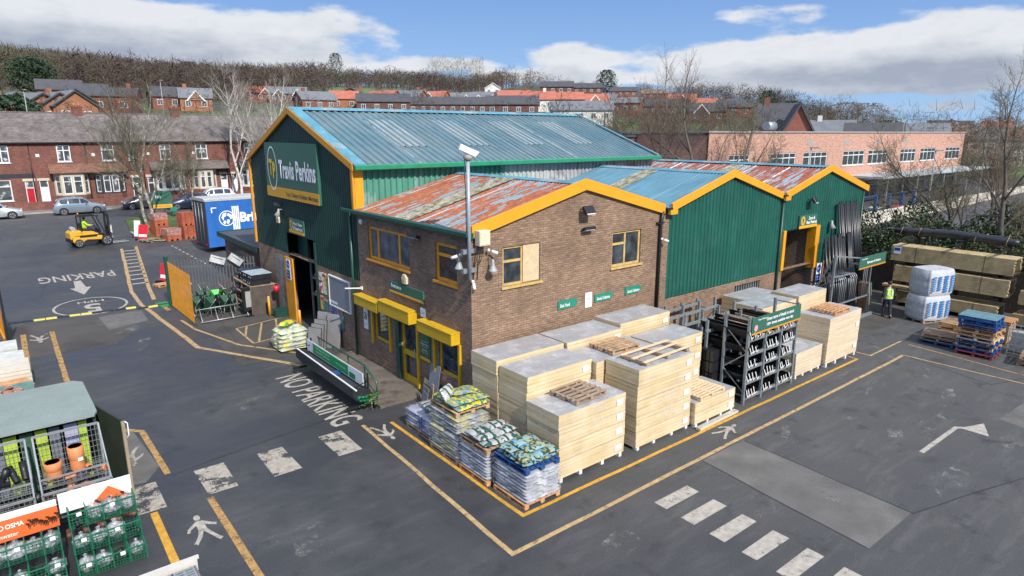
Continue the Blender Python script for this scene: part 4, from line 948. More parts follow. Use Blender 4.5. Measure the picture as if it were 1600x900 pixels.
def pack_mb(lx, ly, h, n, pale=False):
    m = MB(); th = h/n
    for k in range(n):
        jx, jy = random.uniform(-.006, .006), random.uniform(-.006, .006); z0 = k*th+.001; z1 = z0+th-.0055
        a = [(-lx/2+jx, -ly/2+jy), (lx/2+jx, -ly/2+jy), (lx/2+jx, ly/2+jy), (-lx/2+jx, ly/2+jy)]
        m.m = 0
        for i in range(4):
            p, q = a[i], a[(i+1) % 4]; m.face([(p[0], p[1], z0), (q[0], q[1], z0), (q[0], q[1], z1), (p[0], p[1], z1)])
        m.m = 1; m.face([(p[0], p[1], z1) for p in a]); m.face([(p[0], p[1], z0) for p in a[::-1]])
    m.m = 0; return m
def stack(x0, y0, x1, y1, heights, where, group, base=.1, foot=True, wrapped=(), per=4, sticker=True, mats=None, lean=0.0):
    """heights: pack heights from the bottom; every pack is a thing"""
    z = base; n = len(heights); R = []
    for i, h in enumerate(heights):
        k = n-1-i; jx, jy = random.uniform(-.015, .015), random.uniform(-.015, .015)
        lab = '%s board pack in the %s' % (ORD[k] if k else 'topmost', where)
        t = thing('board_pack', lab, 'insulation pack', ((x0+x1)/2+jx+lean*i, (y0+y1)/2+jy, z), random.uniform(-.004, .004), group)
        lx, ly = x1-x0, y1-y0
        pack_mb(lx, ly, h-.006, max(2, int(round(h/.105))) if per == 4 else per).build('boards', mats or [foam, foil], t)
        if i in wrapped or 'all' in wrapped:
            w = MB(); e = .012; w.M = None
            w.face([(-lx/2-e, -ly/2-e, 0), (lx/2+e, -ly/2-e, 0), (lx/2+e, -ly/2-e, h), (-lx/2-e, -ly/2-e, h)]); w.face([(-lx/2-e, ly/2+e, 0), (-lx/2-e, -ly/2-e, 0), (-lx/2-e, -ly/2-e, h), (-lx/2-e, ly/2+e, h)])
            w.face([(-lx/2-e, -ly/2-e, h-.001), (lx/2+e, -ly/2-e, h-.001), (lx/2+e, ly/2+e, h-.001), (-lx/2-e, ly/2+e, h-.001)]); w.build('wrap', film, t)
        if sticker:
            m = MB(); m.box(lx/2-.36, -ly/2-.02, h*.25, lx/2-.12, -ly/2-.014, h*.25+.17); m.build('label', sign_w, t)
        if i == 0 and foot:
            for fx in (-lx/2+.12, -lx/6, lx/6, lx/2-.12):
                for fy in (-ly/2+.1, ly/2-.1):
                    m = MB(); m.box(fx-.05, fy-.09, -base+.0, fx+.05, fy+.09, 0); m.build('foot', feet_m, t)
        z += h; R.append(t)
    return z
G1 = 'insulation packs stacked along the gable'
stack(-.28, -1.60, 2.30, -.38, [.55, .52, .50, .50, .43], 'stack against the building corner', G1, sticker=False)
stack(-.25, -2.86, 2.17, -1.64, [.50, .48, .50, .46, .45], 'stack just in front of the corner stack', G1, base=.1)
zC = stack(-.33, -4.24, 2.16, -2.98, [.50, .44, .42, .42], 'front left stack beside the bag pallets', G1, wrapped=(2, 3), base=.12)
stack(2.34, -1.68, 4.80, -.40, [.55, .52, .50, .50, .44], 'back stack second from the building corner', G1, sticker=True)
stack(4.86, -1.55, 7.42, -.34, [.55, .54, .52, .50, .50], 'back stack nearest the grey racking', G1)
zM = stack(2.25, -3.00, 4.85, -1.75, [.60, .55, .55, .58], 'low middle stack carrying a brown pallet', G1)
zD = stack(2.56, -4.32, 5.04, -3.08, [.48, .47, .47, .47, .47], 'tall front stack carrying the broken pallet', G1, wrapped=(1, 2), base=.1)
stack(5.10, -3.0, 7.35, -1.80, [.60, .6, .6, .42], 'stack behind the tall front stack, towards the racks', G1)
zN = stack(5.12, -4.45, 7.25, -3.15, [.36, .33], 'low stack carrying a pale new pallet', G1, base=.12)
t = thing('loose_board', 'single insulation board on the ground in front of the low stack', 'insulation board', (6.15, -4.60, .01)); m = MB(); m.cbox(0, 0, .04, 2.1, .16, .07, .02); m.build('board', foamw, t); m = MB(); m.cbox(0, 0, .078, 2.08, .14, .004, .02); m.build('foil_face', foil, t)
# right of the lintel racks
G2 = 'insulation packs between the lintel rack and the shed door'
stack(11.35, -4.30, 13.3, -3.12, [.45, .45], 'low stack right of the lintel rack', G2, sticker=False, wrapped=(0, 1), mats=[foamw, foil])
zI = stack(13.42, -4.45, 16.0, -3.15, [.90, .92], 'wrapped right-hand stack with a pallet on top', G2, sticker=True, wrapped=('all',), base=.15, mats=[foamw, foil])
stack(11.7, -2.65, 14.2, -1.45, [.6, .55, .55, .48], 'stack behind the green rack sign', G2, sticker=False)
stack(13.55, -2.95, 15.8, -1.75, [.6, .6, .58, .62], 'taller stack behind the wrapped one', G2, sticker=False) if False else None
stack(14.3, -2.70, 16.6, -1.50, [.6, .6, .55, .52], 'taller stack just in front of the shed doorway', G2, sticker=False)
stack(12.6, -1.36, 15.0, -.25, [.6, .6, .5, .42], 'rear stack against the green cladding wall', G2, sticker=False)
# ---------------------------------------------------------------- pallets
def make_pallet(label, loc, rz=0, mt=None, lx=1.2, ly=1.0, slats=7, h=.14, group=None, mtop=None, bottom=3, name='pallet', gap=None):
    mt = mt or wood; t = thing(name, label, 'pallet', loc, rz, group)
    w = .085; m = MB()
    for k in range(slats):
        y = -ly/2+w/2+(ly-w)*k/(slats-1); m.cbox(random.uniform(-.008, .008), y, h-.011, lx, w*(.85+.3*random.random()), .02, random.uniform(-.01, .01))
    m.build('deck', mtop or mt, t)
    for x in (-lx/2+.05, 0, lx/2-.05):
        m = MB()
        for y in (-ly/2+.07, 0, ly/2-.07): m.cbox(x, y, .06, .1, .13, .076)
        m.cbox(x, 0, .105, .1, ly-.01, .014); m.build('bearer', mt, t)
    m = MB()
    for y in (-ly/2+.06, 0, ly/2-.06)[:bottom]: m.cbox(0, y, .011, lx, .1, .02)
    m.build('runners', mt, t); return t
make_pallet('weathered brown pallet lying on the front left insulation stack', (1.0, -3.55, zC+.004), .05, wood_d, slats=6)
make_pallet('brown pallet lying on the low middle insulation stack', (3.65, -2.42, zM+.004), -.02, wood, slats=7)
t = thing('broken_pallet', 'long broken pallet with missing boards on the tall front stack', 'pallet', (3.95, -3.75, zD+.004), .03)
m = MB()
for y in (-.42, .0, .38): m.cbox(0, y, .115, 2.2, .10, .02, random.uniform(-.03, .03))
m.build('deck', wood_l, t)
for x in (-.95, .0, .95): m = MB(); m.cbox(x, 0, .055, .13, .95, .09); m.build('bearer', wood_d, t)
make_pallet('pale new pallet lying on the low front stack', (6.0, -3.95, zN+.004), .04, wood_l, slats=8, lx=1.35)
make_pallet('small orange-brown pallet on the wrapped right-hand stack', (14.6, -3.85, zI+.004), .02, wood_o, slats=7, lx=1.3, ly=1.0)
# ---------------------------------------------------------------- bags
def bagmat(name, c1, c2, c3, sc=3.0, stripe=None):
    m = bpy.data.materials.new(name); m.use_nodes = True; t = N(m.node_tree); b = t.n['Principled BSDF']
    tcn = t.new('ShaderNodeTexCoord'); oc = tcn.outputs['Object']; rnd = t.new('ShaderNodeObjectInfo').outputs['Random']
    v = t.new('ShaderNodeVectorMath', operation='ADD'); cc = t.new('ShaderNodeCombineXYZ'); t.put(cc.inputs[0], t.math('MULTIPLY', rnd, 9)); t.put(v.inputs[0], oc); t.put(v.inputs[1], cc.outputs[0])
    vo = t.new('ShaderNodeTexVoronoi', feature='F1', distance='CHEBYCHEV'); t.put(vo.inputs['Vector'], t.vmap(v.outputs[0], (sc, sc*1.3, sc*.3))); vo.inputs['Scale'].default_value = 1
    s_ = t.new('ShaderNodeSeparateColor'); t.put(s_.inputs[0], vo.outputs['Color'])
    c = t.mix(t.rng(s_.outputs[0], .58, .60), (*c1, 1), (*c2, 1)); c = t.mix(t.rng(s_.outputs[1], .72, .74), c, (*c3, 1))
    if stripe:
        sx = t.new('ShaderNodeSeparateXYZ'); t.put(sx.inputs[0], oc); q = t.math('ABSOLUTE', sx.outputs[0])
        c = t.mix(t.math('MULTIPLY', t.math('GREATER_THAN', q, .08), t.math('LESS_THAN', q, .15)), c, (*stripe, 1))
    t.put(b.inputs['Base Color'], c); b.inputs['Roughness'].default_value = .38
    bn = t.new('ShaderNodeBump'); bn.inputs['Strength'].default_value = .5; bn.inputs['Distance'].default_value = .03; t.put(bn.inputs['Height'], t.noise(oc, 9, 4, .6, .5)); t.put(b.inputs['Normal'], bn.outputs[0])
    return m
bag_y = bagmat('yellow_compost_bag', (.52, .43, .03), (.22, .25, .22), (.03, .17, .16), 11)
bag_g = bagmat('grey_cement_bag', (.40, .39, .38), (.34, .34, .33), (.03, .08, .06), 8, (.01, .07, .05))
bag_p = bagmat('printed_garden_bag', (.16, .33, .40), (.035, .045, .025), (.30, .29, .12), 15)
bag_w = mat('wrapped_grey_bags', (.32, .33, .36), .35, var=.2, vs_=3, streak=(2, 2, 5), col2=(.46, .46, .48), c2s=3)
bag_l = mat('wrapped_lilac_bags', (.30, .31, .40), .35, var=.2, vs_=3, col2=(.46, .46, .52), c2s=3)
bag_m = mat('wrapped_mixed_bags', (.24, .26, .26), .35, var=.25, vs_=3, col2=(.42, .38, .16), c2s=2.4, c2a=(.5, .56))
def pillow(m, L, W, H, cx=0, cy_=0, cz=0, rz=0, sag=.2, nx=9, ny=6):
    R_ = Matrix.Translation((cx, cy_, cz)) @ Matrix.Rotation(rz, 4, 'Z'); ph = random.uniform(0, 6)
    for sgn in (1, -1):
        g = []
        for i in range(nx+1):
            row = []
            for j in range(ny+1):
                u, v = 2*i/nx-1, 2*j/ny-1
                h = (1-abs(u)**5)*(1-abs(v)**4); e = 1-.05*(1-abs(v)**2)
                z = sgn*H/2*max(0, h)**.6 * (1+.12*sin(3*u+ph)*cos(4*v+ph))*(.8 if sgn < 0 else 1)+H/2
                row.append(R_ @ Vector((u*L/2*(1-.04*abs(v)**3), v*W/2*(1-.05*abs(u)**3), z)))
            g.append(row)
        if sgn < 0: g = g[::-1]
        sm = m.smooth; m.smooth = True; m.quads(g); m.smooth = sm
    return m
def bag(label, loc, rz, mt, L=.75, W=.48, H=.13, tilt=0, group=None, ry=0):
    t = thing('bag', label, 'bag', loc, rz, group); t.rotation_euler = (tilt, ry, rz)
    pillow(MB(), L, W, H).build('sack', mt, t)
    m = MB(); m.box(-L/2-.03, -W/2+.05, H/2-.004, -L/2+.02, W/2-.05, H/2+.004); m.build('seam', mt, t); return t
def bagload(label, x0, y0, x1, y1, layers, mt, z=.14, lh=.1, grp='wrapped pallets of bags at the yard corner'):
    t = thing('wrapped_bags', label, 'wrapped bags', ((x0+x1)/2, (y0+y1)/2, z), 0, grp); lx, ly = x1-x0, y1-y0
    m = MB()
    for k in range(layers):
        j = random.uniform(-.012, .012)
        if k % 2:
            for yy in (-ly/3, 0, ly/3): pillow(m, lx*.5, ly/3+.01, lh*1.25, -lx/4+j, yy, k*lh, 0, nx=6, ny=4); pillow(m, lx*.5, ly/3+.01, lh*1.25, lx/4+j, yy, k*lh, 0, nx=6, ny=4)
        else:
            for xx in (-lx/3, 0, lx/3): pillow(m, ly*.5, lx/3+.01, lh*1.25, xx, -ly/4+j, k*lh, pi/2, nx=6, ny=4); pillow(m, ly*.5, lx/3+.01, lh*1.25, xx, ly/4+j, k*lh, pi/2, nx=6, ny=4)
    m.build('bags', mt, t)
    w = MB(); e = .015; H = layers*lh+.03; g = []
    n = 24
    for zz in np.linspace(0, H, 9):
        b_ = .02*sin(zz*31)
        ring = []
        for (a, b) in (((-1, -1), (1, -1)), ((1, -1), (1, 1)), ((1, 1), (-1, 1)), ((-1, 1), (-1, -1))):
            for k in range(6):
                t_ = k/6; ring.append(((a[0]+(b[0]-a[0])*t_)*(lx/2+e+b_), (a[1]+(b[1]-a[1])*t_)*(ly/2+e+b_), zz))
        g.append(ring)
    w.smooth = True; w.quads(g, True); w.build('wrap', film_h, t); return z+layers*lh
PG = 'pallets under the bags at the yard corner'
make_pallet('old pallet under the front wrapped bags beside the yellow line corner', (-1.2, -4.0, 0), pi/2, wood_o, 1.25, 1.15, group=PG)
make_pallet('old pallet under the second wrapped bags from the yellow line corner', (-1.3, -2.57, 0), pi/2, wood_o, 1.25, 1.1, group=PG)
make_pallet('old pallet under the two-tier mixed bags', (-1.28, -1.14, 0), pi/2, wood_d, 1.4, 1.1, group=PG)
make_pallet('old pallet under the low lilac bags nearest the entrance', (-1.12, .5, 0), pi/2, wood_d, 1.4, 1.1, group=PG)
z4 = bagload('wrapped pale grey bags under the blue pallet at the yellow line corner', -1.74, -4.66, -.66, -3.36, 8, bag_w, .145, .092)
z3 = bagload('wrapped grey bags under the green-striped cement bags', -1.84, -3.2, -.78, -1.95, 8, bag_w, .145, .09)
z2 = bagload('lower wrapped tier of mixed yellow and grey bags', -1.82, -1.85, -.75, -.42, 7, bag_m, .145, .09)
z2b = bagload('upper wrapped tier of mixed bags under the yellow compost bags', -1.76, -1.80, -.72, -.38, 5, bag_m, z2+.05, .09)
z1 = bagload('low wrapped lilac bags with blue band nearest the entrance steps', -1.66, -.2, -.62, 1.2, 5, bag_l, .145, .1)
t = thing('blue_tape', 'blue strap around the low lilac bags nearest the entrance', 'strap', (-1.7, .2, .2)); m = MB(); m.box(-.006, .0, .05, 0, .05, .45); m.box(-.006, .12, .05, 0, .16, .45); m.build('band', paint_b, t); m = MB(); m.box(-.008, -.04, .25, -.007, .2, .29); m.build('knot', paint_b, t)
make_pallet('blue pallet between the wrapped bags and the printed bags', (-1.2, -4.0, z4+.02), pi/2, paint_b, 1.25, 1.1)
make_pallet('brown pallet under the green-striped cement bags', (-1.3, -2.6, z3+.02), pi/2, wood, 1.2, 1.1)
make_pallet('thin brown pallet under the yellow compost bags', (-1.15, -1.0, z2b+.02), pi/2, wood, 1.3, 1.15)
def pile(kind, labf, cx, cy_, z, mt, rows, grp, L=.66, W=.42, H=.12, dome=.0):
    k = 0
    for li, (nx, ny, a) in enumerate(rows):
        for i in range(nx):
            for j in range(ny):
                x = cx+(i-(nx-1)/2)*(L*.88 if a == 0 else W*.9); y = cy_+(j-(ny-1)/2)*(W*.92 if a == 0 else L*.88)
                bag(labf(li, i, j, nx, ny), (x+random.uniform(-.03, .03), y+random.uniform(-.03, .03), z+li*H*.86), a+random.uniform(-.12, .12)+(pi if random.random() < .5 else 0), mt, L, W, H, random.uniform(-.06, .06), grp, random.uniform(-.05, .05)); k += 1
col_w = ['left', 'middle', 'right']
def lf(kind):
    def f(li, i, j, nx, ny):
        rowt = ['bottom', 'second', 'top', 'uppermost'][li]
        return '%s, %s layer, %s from wall, %s towards entrance' % (kind, rowt, ['furthest', 'second', 'nearest'][i if nx > 2 else (0 if i == 0 else 2)], ['first', 'second', 'third'][j])
    return f
pile('p', lf('blue-green printed garden bag'), -1.16, -4.0, z4+.165, bag_p, [(2, 3, 0), (3, 2, pi/2), (1, 2, 0)], 'printed garden bags on the blue pallet', .60, .40, .13)
pile('g', lf('grey cement bag with green stripes'), -1.26, -2.62, z3+.165, bag_g, [(2, 3, 0), (2, 2, 0)], 'green-striped cement bags', .60, .42, .12)
pile('y', lf('yellow compost bag'), -1.12, -1.05, z2b+.165, bag_y, [(2, 3, 0), (3, 2, pi/2), (1, 1, 0)], 'yellow compost bags', .60, .44, .13)
bag('grey and purple sand bag leaning on the yellow compost bags', (-1.5, -.85, z2b+.42), .5, bag_g, .6, .42, .16, .9)
bag('greenish bag lying on the low lilac bags', (-1.2, -.02, z1+.05), .2, bag_m, .7, .45, .12)
bag('grey bag on the low lilac bags nearest the entrance steps', (-1.15, .6, z1+.05), 1.4, bag_g, .7, .45, .12)
# paving slabs and boards leaning at the entrance
slab_m = mat('grey_paving_slab', (.20, .20, .20), .85, var=.12, vs_=3, fine=.12)
def leaner(label, base, w, h, th, yaw, lean, mt, grp, name='paving_slab', cat='paving slab'):
    t = thing(name, label, cat, base, yaw, grp); t.rotation_euler = (lean, 0, yaw); m = MB(); m.box(-w/2, 0, 0, w/2, th*.5, h); m.build('face', mt, t, bevel=.004); m = MB(); m.box(-w/2-.015, th*.5+.002, 0, w/2+.015, th, h+.015); m.build('rim', dark_in, t); return t
for i, (x, y, w, h, mt, lab) in enumerate([(-.62, 1.95, .45, .60, slab_m, 'smallest grey slab, front of the group right of the steps'), (-.50, 2.12, .5, .70, slab_m, 'second grey slab in the group right of the steps'), (-.40, 2.25, .5, .66, mat('dark_slab', (.07, .07, .075), .8), 'dark slab between the grey slabs right of the steps'), (-.22, 2.4, .85, .74, board_w, 'brown-edged slab at the back of the group right of the steps'), ]):
    leaner(lab, (x, y, .0), w, h, .04, Rd(-100), Rd(-9), mt, 'slabs leaning right of the entrance steps')
leaner('tall blue-grey panel leaning against the wall below the entrance window', (-.28, 2.05, 0.0), .62, 1.42, .04, Rd(-92), Rd(-10), mat('blue_grey_panel', (.17, .19, .21), .7, var=.1), None, 'leaning_sheet', 'sheet')
for i, (x, y, w, h, lab) in enumerate([(-1.25, 9.55, .62, 1.05, 'front grey door panel strapped with blue tape by the warehouse wall'), (-1.05, 9.75, .62, 1.12, 'second grey door panel in the strapped group by the warehouse wall'), (-.80, 10.05, .62, 1.2, 'third grey panel in the strapped group by the warehouse wall'), (-.55, 10.25, .7, 1.45, 'tall grey panel behind the strapped group by the warehouse wall'), (-.38, 9.65, .7, 1.45, 'tallest grey panel nearest the warehouse wall')]):
    leaner(lab, (x, y, .0), w, h, .07, Rd(-62), Rd(-9), slab_m, 'grey panels leaning by the warehouse wall', 'leaning_sheet', 'sheet')
t = thing('bag_bale', 'clear-wrapped bale of green and yellow packets on the hatched lines', 'wrapped bale', (-1.75, 10.7, 0)); m = MB()
for k in range(5):
    for i in range(2):
        for j in range(2): pillow(m, .62, .5, .24, -.28+i*.56, -.25+j*.5, k*.18, random.uniform(-.3, .3), nx=6, ny=4)
m.build('packets', mat('packets', (.42, .48, .36), .4, var=.25, vs_=5, col2=(.55, .48, .06), c2s=4, c2a=(.52, .58)), t)
w = MB(); w.ellipsoid((0, 0, .48), (.78, .72, .58), 16, 8, .04); w.build('wrap', film_h, t)
bag('yellow and green sack lying on the wrapped bale', (-1.85, 10.75, 1.02), .7, bagmat('lime_bag', (.55, .50, .03), (.08, .30, .04), (.6, .6, .5), 3), .72, .4, .2)
# ================================================================ racks, lintels and pipes
steel_k = mat('black_lintel_steel', (.014, .014, .016), .38, var=.3, vs_=4)
end_w = mat('white_lintel_end', (.62, .62, .60), .5, var=.1)
rack_m = mat('grey_rack_steel', (.26, .29, .30), .45, metal=.4, var=.18, vs_=5)
def lintel(label, x, y0, y1, z, grp, w=.10, h=.10, tilt=0):
    t = thing('lintel', label, 'lintel', (x, y0, z), 0, grp); t.rotation_euler = (0, tilt, 0); L = y1-y0
    m = MB(); m.prism([(0, 0, 0), (w, 0, 0), (w, 0, .012), (.012, 0, .012), (.012, 0, h), (0, 0, h)], (0, L, 0)); m.build('profile', steel_k, t)
    m = MB(); m.prism([(-.004, -.006, -.004), (w, -.006, -.004), (w, -.006, .036), (.036, -.006, .036), (.036, -.006, h), (-.004, -.006, h)], (0, .004, 0)); m.build('end_mark', end_w, t)
rk = thing('lintel_rack', 'tall grey lintel rack with diagonal bracing at the yellow line', 'rack', (9.4, -3.95, 0))
XS = [7.88, 8.92, 9.93, 10.94]
for x, h in zip(XS, (3.02, 2.35, 2.35, 3.02)):
    for y in (-4.38, -3.52):
        m = MB(); m.box(x-.045, y-.04, 0, x+.045, y+.04, h); m.build('upright', rack_m, rk, world=True)
for x in (7.88, 10.94):
    m = MB(); m.bar((x, -4.38, .4), (x, -3.52, 1.1), .03); m.bar((x, -3.52, 1.1), (x, -4.38, 1.8), .03); m.bar((x, -4.38, 1.8), (x, -3.52, 2.55), .03); m.bar((x, -4.38, 2.95), (x, -3.52, 2.95), .035); m.bar((x, -4.38, .3), (x, -3.52, .3), .035); m.build('brace', galv, rk, world=True)
ZL = [.18, .72, 1.22, 1.70, 2.2]
for z in ZL:
    for y in (-4.36, -3.54):
        m = MB(); m.box(7.9, y-.03, z-.05, 10.92, y+.03, z+.05); m.build('shelf_beam', rack_m, rk, world=True)
m = MB()
for i in range(9): m.bar((8.2+i*.33, -4.5, 2.3+.05*(i % 3)), (8.25+i*.33, -2.6, 2.3+.05*(i % 3)), .08)
m.build('top_bearers', wood_d, rk, world=True)
rs2 = random.Random(5); LG = 'black lintels shelved in the tall rack'
bayn = ['left', 'centre', 'right']; shn = ['lowest', 'second', 'third', 'fourth', 'top']
for b in range(3):
    for s_, z in enumerate(ZL):
        n = rs2.choice([3, 4, 4, 5]) if not (s_ == 4 and b == 1) else 1
        for k in range(n):
            x = XS[b]+.10+k*(.85/5)+rs2.uniform(-.02, .02)
            lintel('%s black lintel from the left on the %s shelf, %s bay of the tall rack' % (['first', 'second', 'third', 'fourth', 'fifth'][k], shn[s_], bayn[b]), x, -4.425-rs2.uniform(0, .05), -2.3-rs2.random()*.5, z+.055, LG, .13, .24+.10*rs2.random(), -.45+rs2.uniform(-.1, .1))
signboard('rack_sign', 'green rack sign about the range of lintels, on the tall lintel rack', FR((0, -4.43, 0), (1, 0, 0), (0, 1, 0)), 7.90, 10.98, 2.42, 2.98, sign_g,
    [('Great range of lintels in stock', let_w, 9.6, 2.82, 1.75, .15, .02), ('150+ lintels available next day', let_w, 9.6, 2.64, 1.7, .13, .02), ('Travis Perkins', let_w, 8.45, 2.90, .5, .06, .01)], .05, .04, trim_o)
for o in [disc_mb(FR((0, -4.43, 0), (1, 0, 0), (0, 1, 0)), 8.1, 2.64, -.062, .11)]:
    o.build('badge', mat('pink_badge', (.62, .32, .38), .5), bpy.data.objects['rack_sign'], world=True)
rk2 = thing('storage_rack', 'low open grey rack between the board stacks and the brick wall', 'rack', (9.3, -1.7, 0))
for y in (-.35, -1.15, -2.0, -2.9):
    for x in (7.75, 8.75, 9.75, 10.75):
        m = MB(); m.box(x-.04, y-.04, 0, x+.04, y+.04, 2.62 if y < -.5 else 2.4); m.build('upright', rack_m, rk2, world=True)
    for z in ((1.2, 2.25) if y < -.5 else (2.2,)):
        m = MB(); m.box(7.6, y-.085, z-.05, 10.9, y-.043, z+.05); m.build('beam', rack_m, rk2, world=True)
for x in (7.75, 10.75):
    m = MB(); m.bar((x, -.35, 2.1), (x, -2.9, 2.1), .04); m.bar((x, -.35, 1.0), (x, -1.15, 2.1), .03); m.bar((x, -2.0, 1.0), (x, -2.9, 2.1), .03); m.build('brace', galv, rk2, world=True)
LG2 = 'long black lintels lying in the low rack'
for k in range(14):
    zz = .12+(k//7)*1.12; y = -.5-(k % 7)*.38; t = thing('lintel', '%s long black lintel from the wall on the %s level of the low open rack' % (['first', 'second', 'third', 'fourth', 'fifth', 'sixth', 'seventh'][k % 7], 'lower' if k < 7 else 'upper'), 'lintel', (7.65, y, zz), 0, LG2)
    m = MB(); m.box(0, -.1, 0, 3.1, .1, .012); m.box(0, -.1, .012, 3.1, -.085, .18); m.box(0, .085, .012, 3.1, .1, .18); m.build('profile', steel_k, t)
for k, (y, z) in enumerate(((-3.1, .1), (-3.1, .5), (-3.1, .9), (-3.1, 1.3))):
    t = thing('lintel_bundle', 'black bundle of lintels, %s from the ground, behind the tall rack' % ['first', 'second', 'third', 'fourth'][k], 'lintel bundle', (7.5, y, z), 0, 'black bundles behind the tall rack'); m = MB()
    for i in range(4): m.box(-.0, -.28+i*.15, 0, 3.3, -.16+i*.15, .36)
    m.build('profiles', steel_k, t); m = MB(); m.box(1.0, -.30, -.005, 1.05, .32, .37); m.build('strap', end_w, t)
# pipe rack with hoops, sign, and black pipes leaning behind
pr = thing('pipe_rack', 'grey frame rack with rows of hooped dividers beside the shed corner', 'rack', (20.9, -1.2, 0))
PY = -1.85
m = MB(); m.bar((18.95, PY, 0), (18.95, PY, 3.4), .09); m.build('post', rack_m, pr, world=True)
m = MB(); m.bar((18.95, -.35, 0), (18.95, PY, 3.35), .06); m.build('post', rack_m, pr, world=True)
m = MB(); m.bar((22.9, PY, 0), (22.9, PY, 2.5), .06); m.build('post', rack_m, pr, world=True)
for p, q, w in (((18.95, PY, 3.35), (21.6, PY, 2.95), .06), ((18.95, PY, 2.35), (21.0, PY-.05, 2.30), .05), ((18.95, PY, .95), (22.9, PY, .92), .06), ((18.7, PY-.3, .06), (22.95, PY-.3, .06), .12), ((22.9, PY-.3, .06), (22.9, -.3, .06), .1), ((18.95, -1.1, 1.7), (18.95, PY, 2.2), .04)):
    m = MB(); m.bar(p, q, w); m.build('rail', rack_m, pr, world=True)
for k in range(11):
    x = 19.75+k*.19+(.35 if k > 3 else 0)+(.55 if k > 7 else 0)
    m = MB(); zt = 2.2 if k < 8 else 2.5; m.tube([(x, PY, .95), (x, PY, zt-.12), (x, PY+.08, zt), (x, PY+.62, zt), (x, PY+.7, zt-.1), (x, PY+.7, 1.0)], .022, 6); m.build('hoop', galv, pr, world=True)
signboard('rack_sign', 'green sign on an orange base line reading Rainwater & Drainage, by the hi-vis walker', FR((0, PY-.05, 0), (1, 0, 0), (0, 1, 0)), 21.35, 24.3, 2.40, 2.98, sign_g,
    [('Rainwater & Drainage', let_w, 22.9, 2.66, 1.5, .16, .02), ('Travis Perkins', let_w, 21.85, 2.88, .6, .07, .01)], .06, .04, trim_o)
rp = random.Random(9); pipe_k = mat('black_pipe', (.016, .016, .02), .32, var=.3, vs_=3)
OR2 = ['first', 'second', 'third', 'fourth', 'fifth', 'sixth', 'seventh', 'eighth', 'ninth', 'tenth', 'eleventh', 'twelfth', 'thirteenth', 'fourteenth', 'fifteenth', 'sixteenth']
for k in range(14):
    x = 22.2+k*.165; top = 5.5-rp.random()*.25; x1 = x+rp.uniform(-.1, .25)
    t = thing('plastic_pipe', '%s tall black pipe from the left leaning on the green shed corner' % OR2[k], 'pipe', (x1+.3, -.95, 0), 0, 'tall black pipes leaning on the shed'); m = MB(); m.tube([(0, 0, 0), (x-x1-.3+.0, .72, top)], .055, 8); m.build('pipe', pipe_k, t)
for k in range(15):
    x = 20.6+k*.19; top = 3.95-rp.random()*.3
    t = thing('plastic_pipe', '%s short black pipe from the left standing behind the pipe rack' % OR2[k], 'pipe', (x+rp.uniform(-.05, .2), -1.15, 0), 0, 'short black pipes behind the pipe rack'); m = MB(); m.tube([(0, 0, 0), (rp.uniform(-.1, .1), .6, top)], .06, 8); m.build('pipe', pipe_k, t)
for k in range(14):
    x = 20.0+k*.2
    t = thing('plastic_pipe', '%s black pipe from the left at the foot of the pipe rack hoops' % OR2[k], 'pipe', (x, -1.45, 0), 0, 'low black pipes in the pipe rack'); m = MB(); m.tube([(0, 0, 0), (rp.uniform(-.06, .06), .35, 2.3)], .065, 8); m.build('pipe', pipe_k, t)
for k, (x, c) in enumerate(((23.2, wood_o), (23.4, board_w), (23.6, paint_bt))):
    t = thing('leaning_board', '%s board leaning at the right end of the pipe rack' % ['orange-brown', 'pale', 'greenish'][k], 'board', (x, -1.6, 0), Rd(80)); t.rotation_euler = (Rd(-8), 0, Rd(80)); m = MB(); m.box(-.25, 0, 0, .25, .03, 1.5); m.build('board', c, t)
# ================================================================ timber yard at the right
tim = mat('green_treated_timber', (.42, .32, .17), .85, var=.2, vs_=2, fine=.12, fs=25, streak=(2, .3, 22), col2=(.30, .235, .12), c2s=2.2)
tim2 = mat('brown_timber', (.33, .25, .13), .88, var=.22, vs_=2, fine=.12, fs=25, streak=(9, .6, 9))
def timber(label, x0, y0, x1, y1, z0, z1, mt, grp, nx=8, nz=12, sticker=False):
    t = thing('timber_pack', label, 'timber pack', ((x0+x1)/2, (y0+y1)/2, z0), 0, grp); m = MB(); dx, dz = (x1-x0)/nx, (z1-z0)/nz
    for i in range(nx):
        for k in range(nz):
            if 0 < i < nx-1 and 0 < k < nz-1: continue
            a, b = random.uniform(-.03, .03), random.uniform(-.03, .03)
            m.box(-(x1-x0)/2+i*dx+.001, -(y1-y0)/2+a, k*dz+.001, -(x1-x0)/2+(i+1)*dx-.002, (y1-y0)/2+b, (k+1)*dz-.010)
    m.build('planks', mt, t)
    for y in (-.28, .28):
        m = MB(); yy = (y1-y0)*y; m.box(-(x1-x0)/2-.004, yy, -.002, -(x1-x0)/2+.0, yy+.02, z1-z0+.003); m.box(-(x1-x0)/2-.004, yy, z1-z0+.001, (x1-x0)/2, yy+.02, z1-z0+.004); m.build('strap', black_m, t)
    if sticker:
        m = MB(); m.box(-(x1-x0)/2-.012, (y1-y0)/2-.45, (z1-z0)*.45, -(x1-x0)/2-.006, (y1-y0)/2-.12, (z1-z0)*.92); m.build('label', sign_w, t)
        m = MB(); m.box(-(x1-x0)/2-.016, (y1-y0)/2-.42, (z1-z0)*.66, -(x1-x0)/2-.0125, (y1-y0)/2-.15, (z1-z0)*.85); m.build('label_print', sign_b, t)
TG = 'timber packs on the cantilever rack'
timber('large greenish timber pack on the top tier, with a blue and white label', 25.8, -6.9, 26.95, -1.6, 2.33, 3.12, tim, TG, sticker=True)
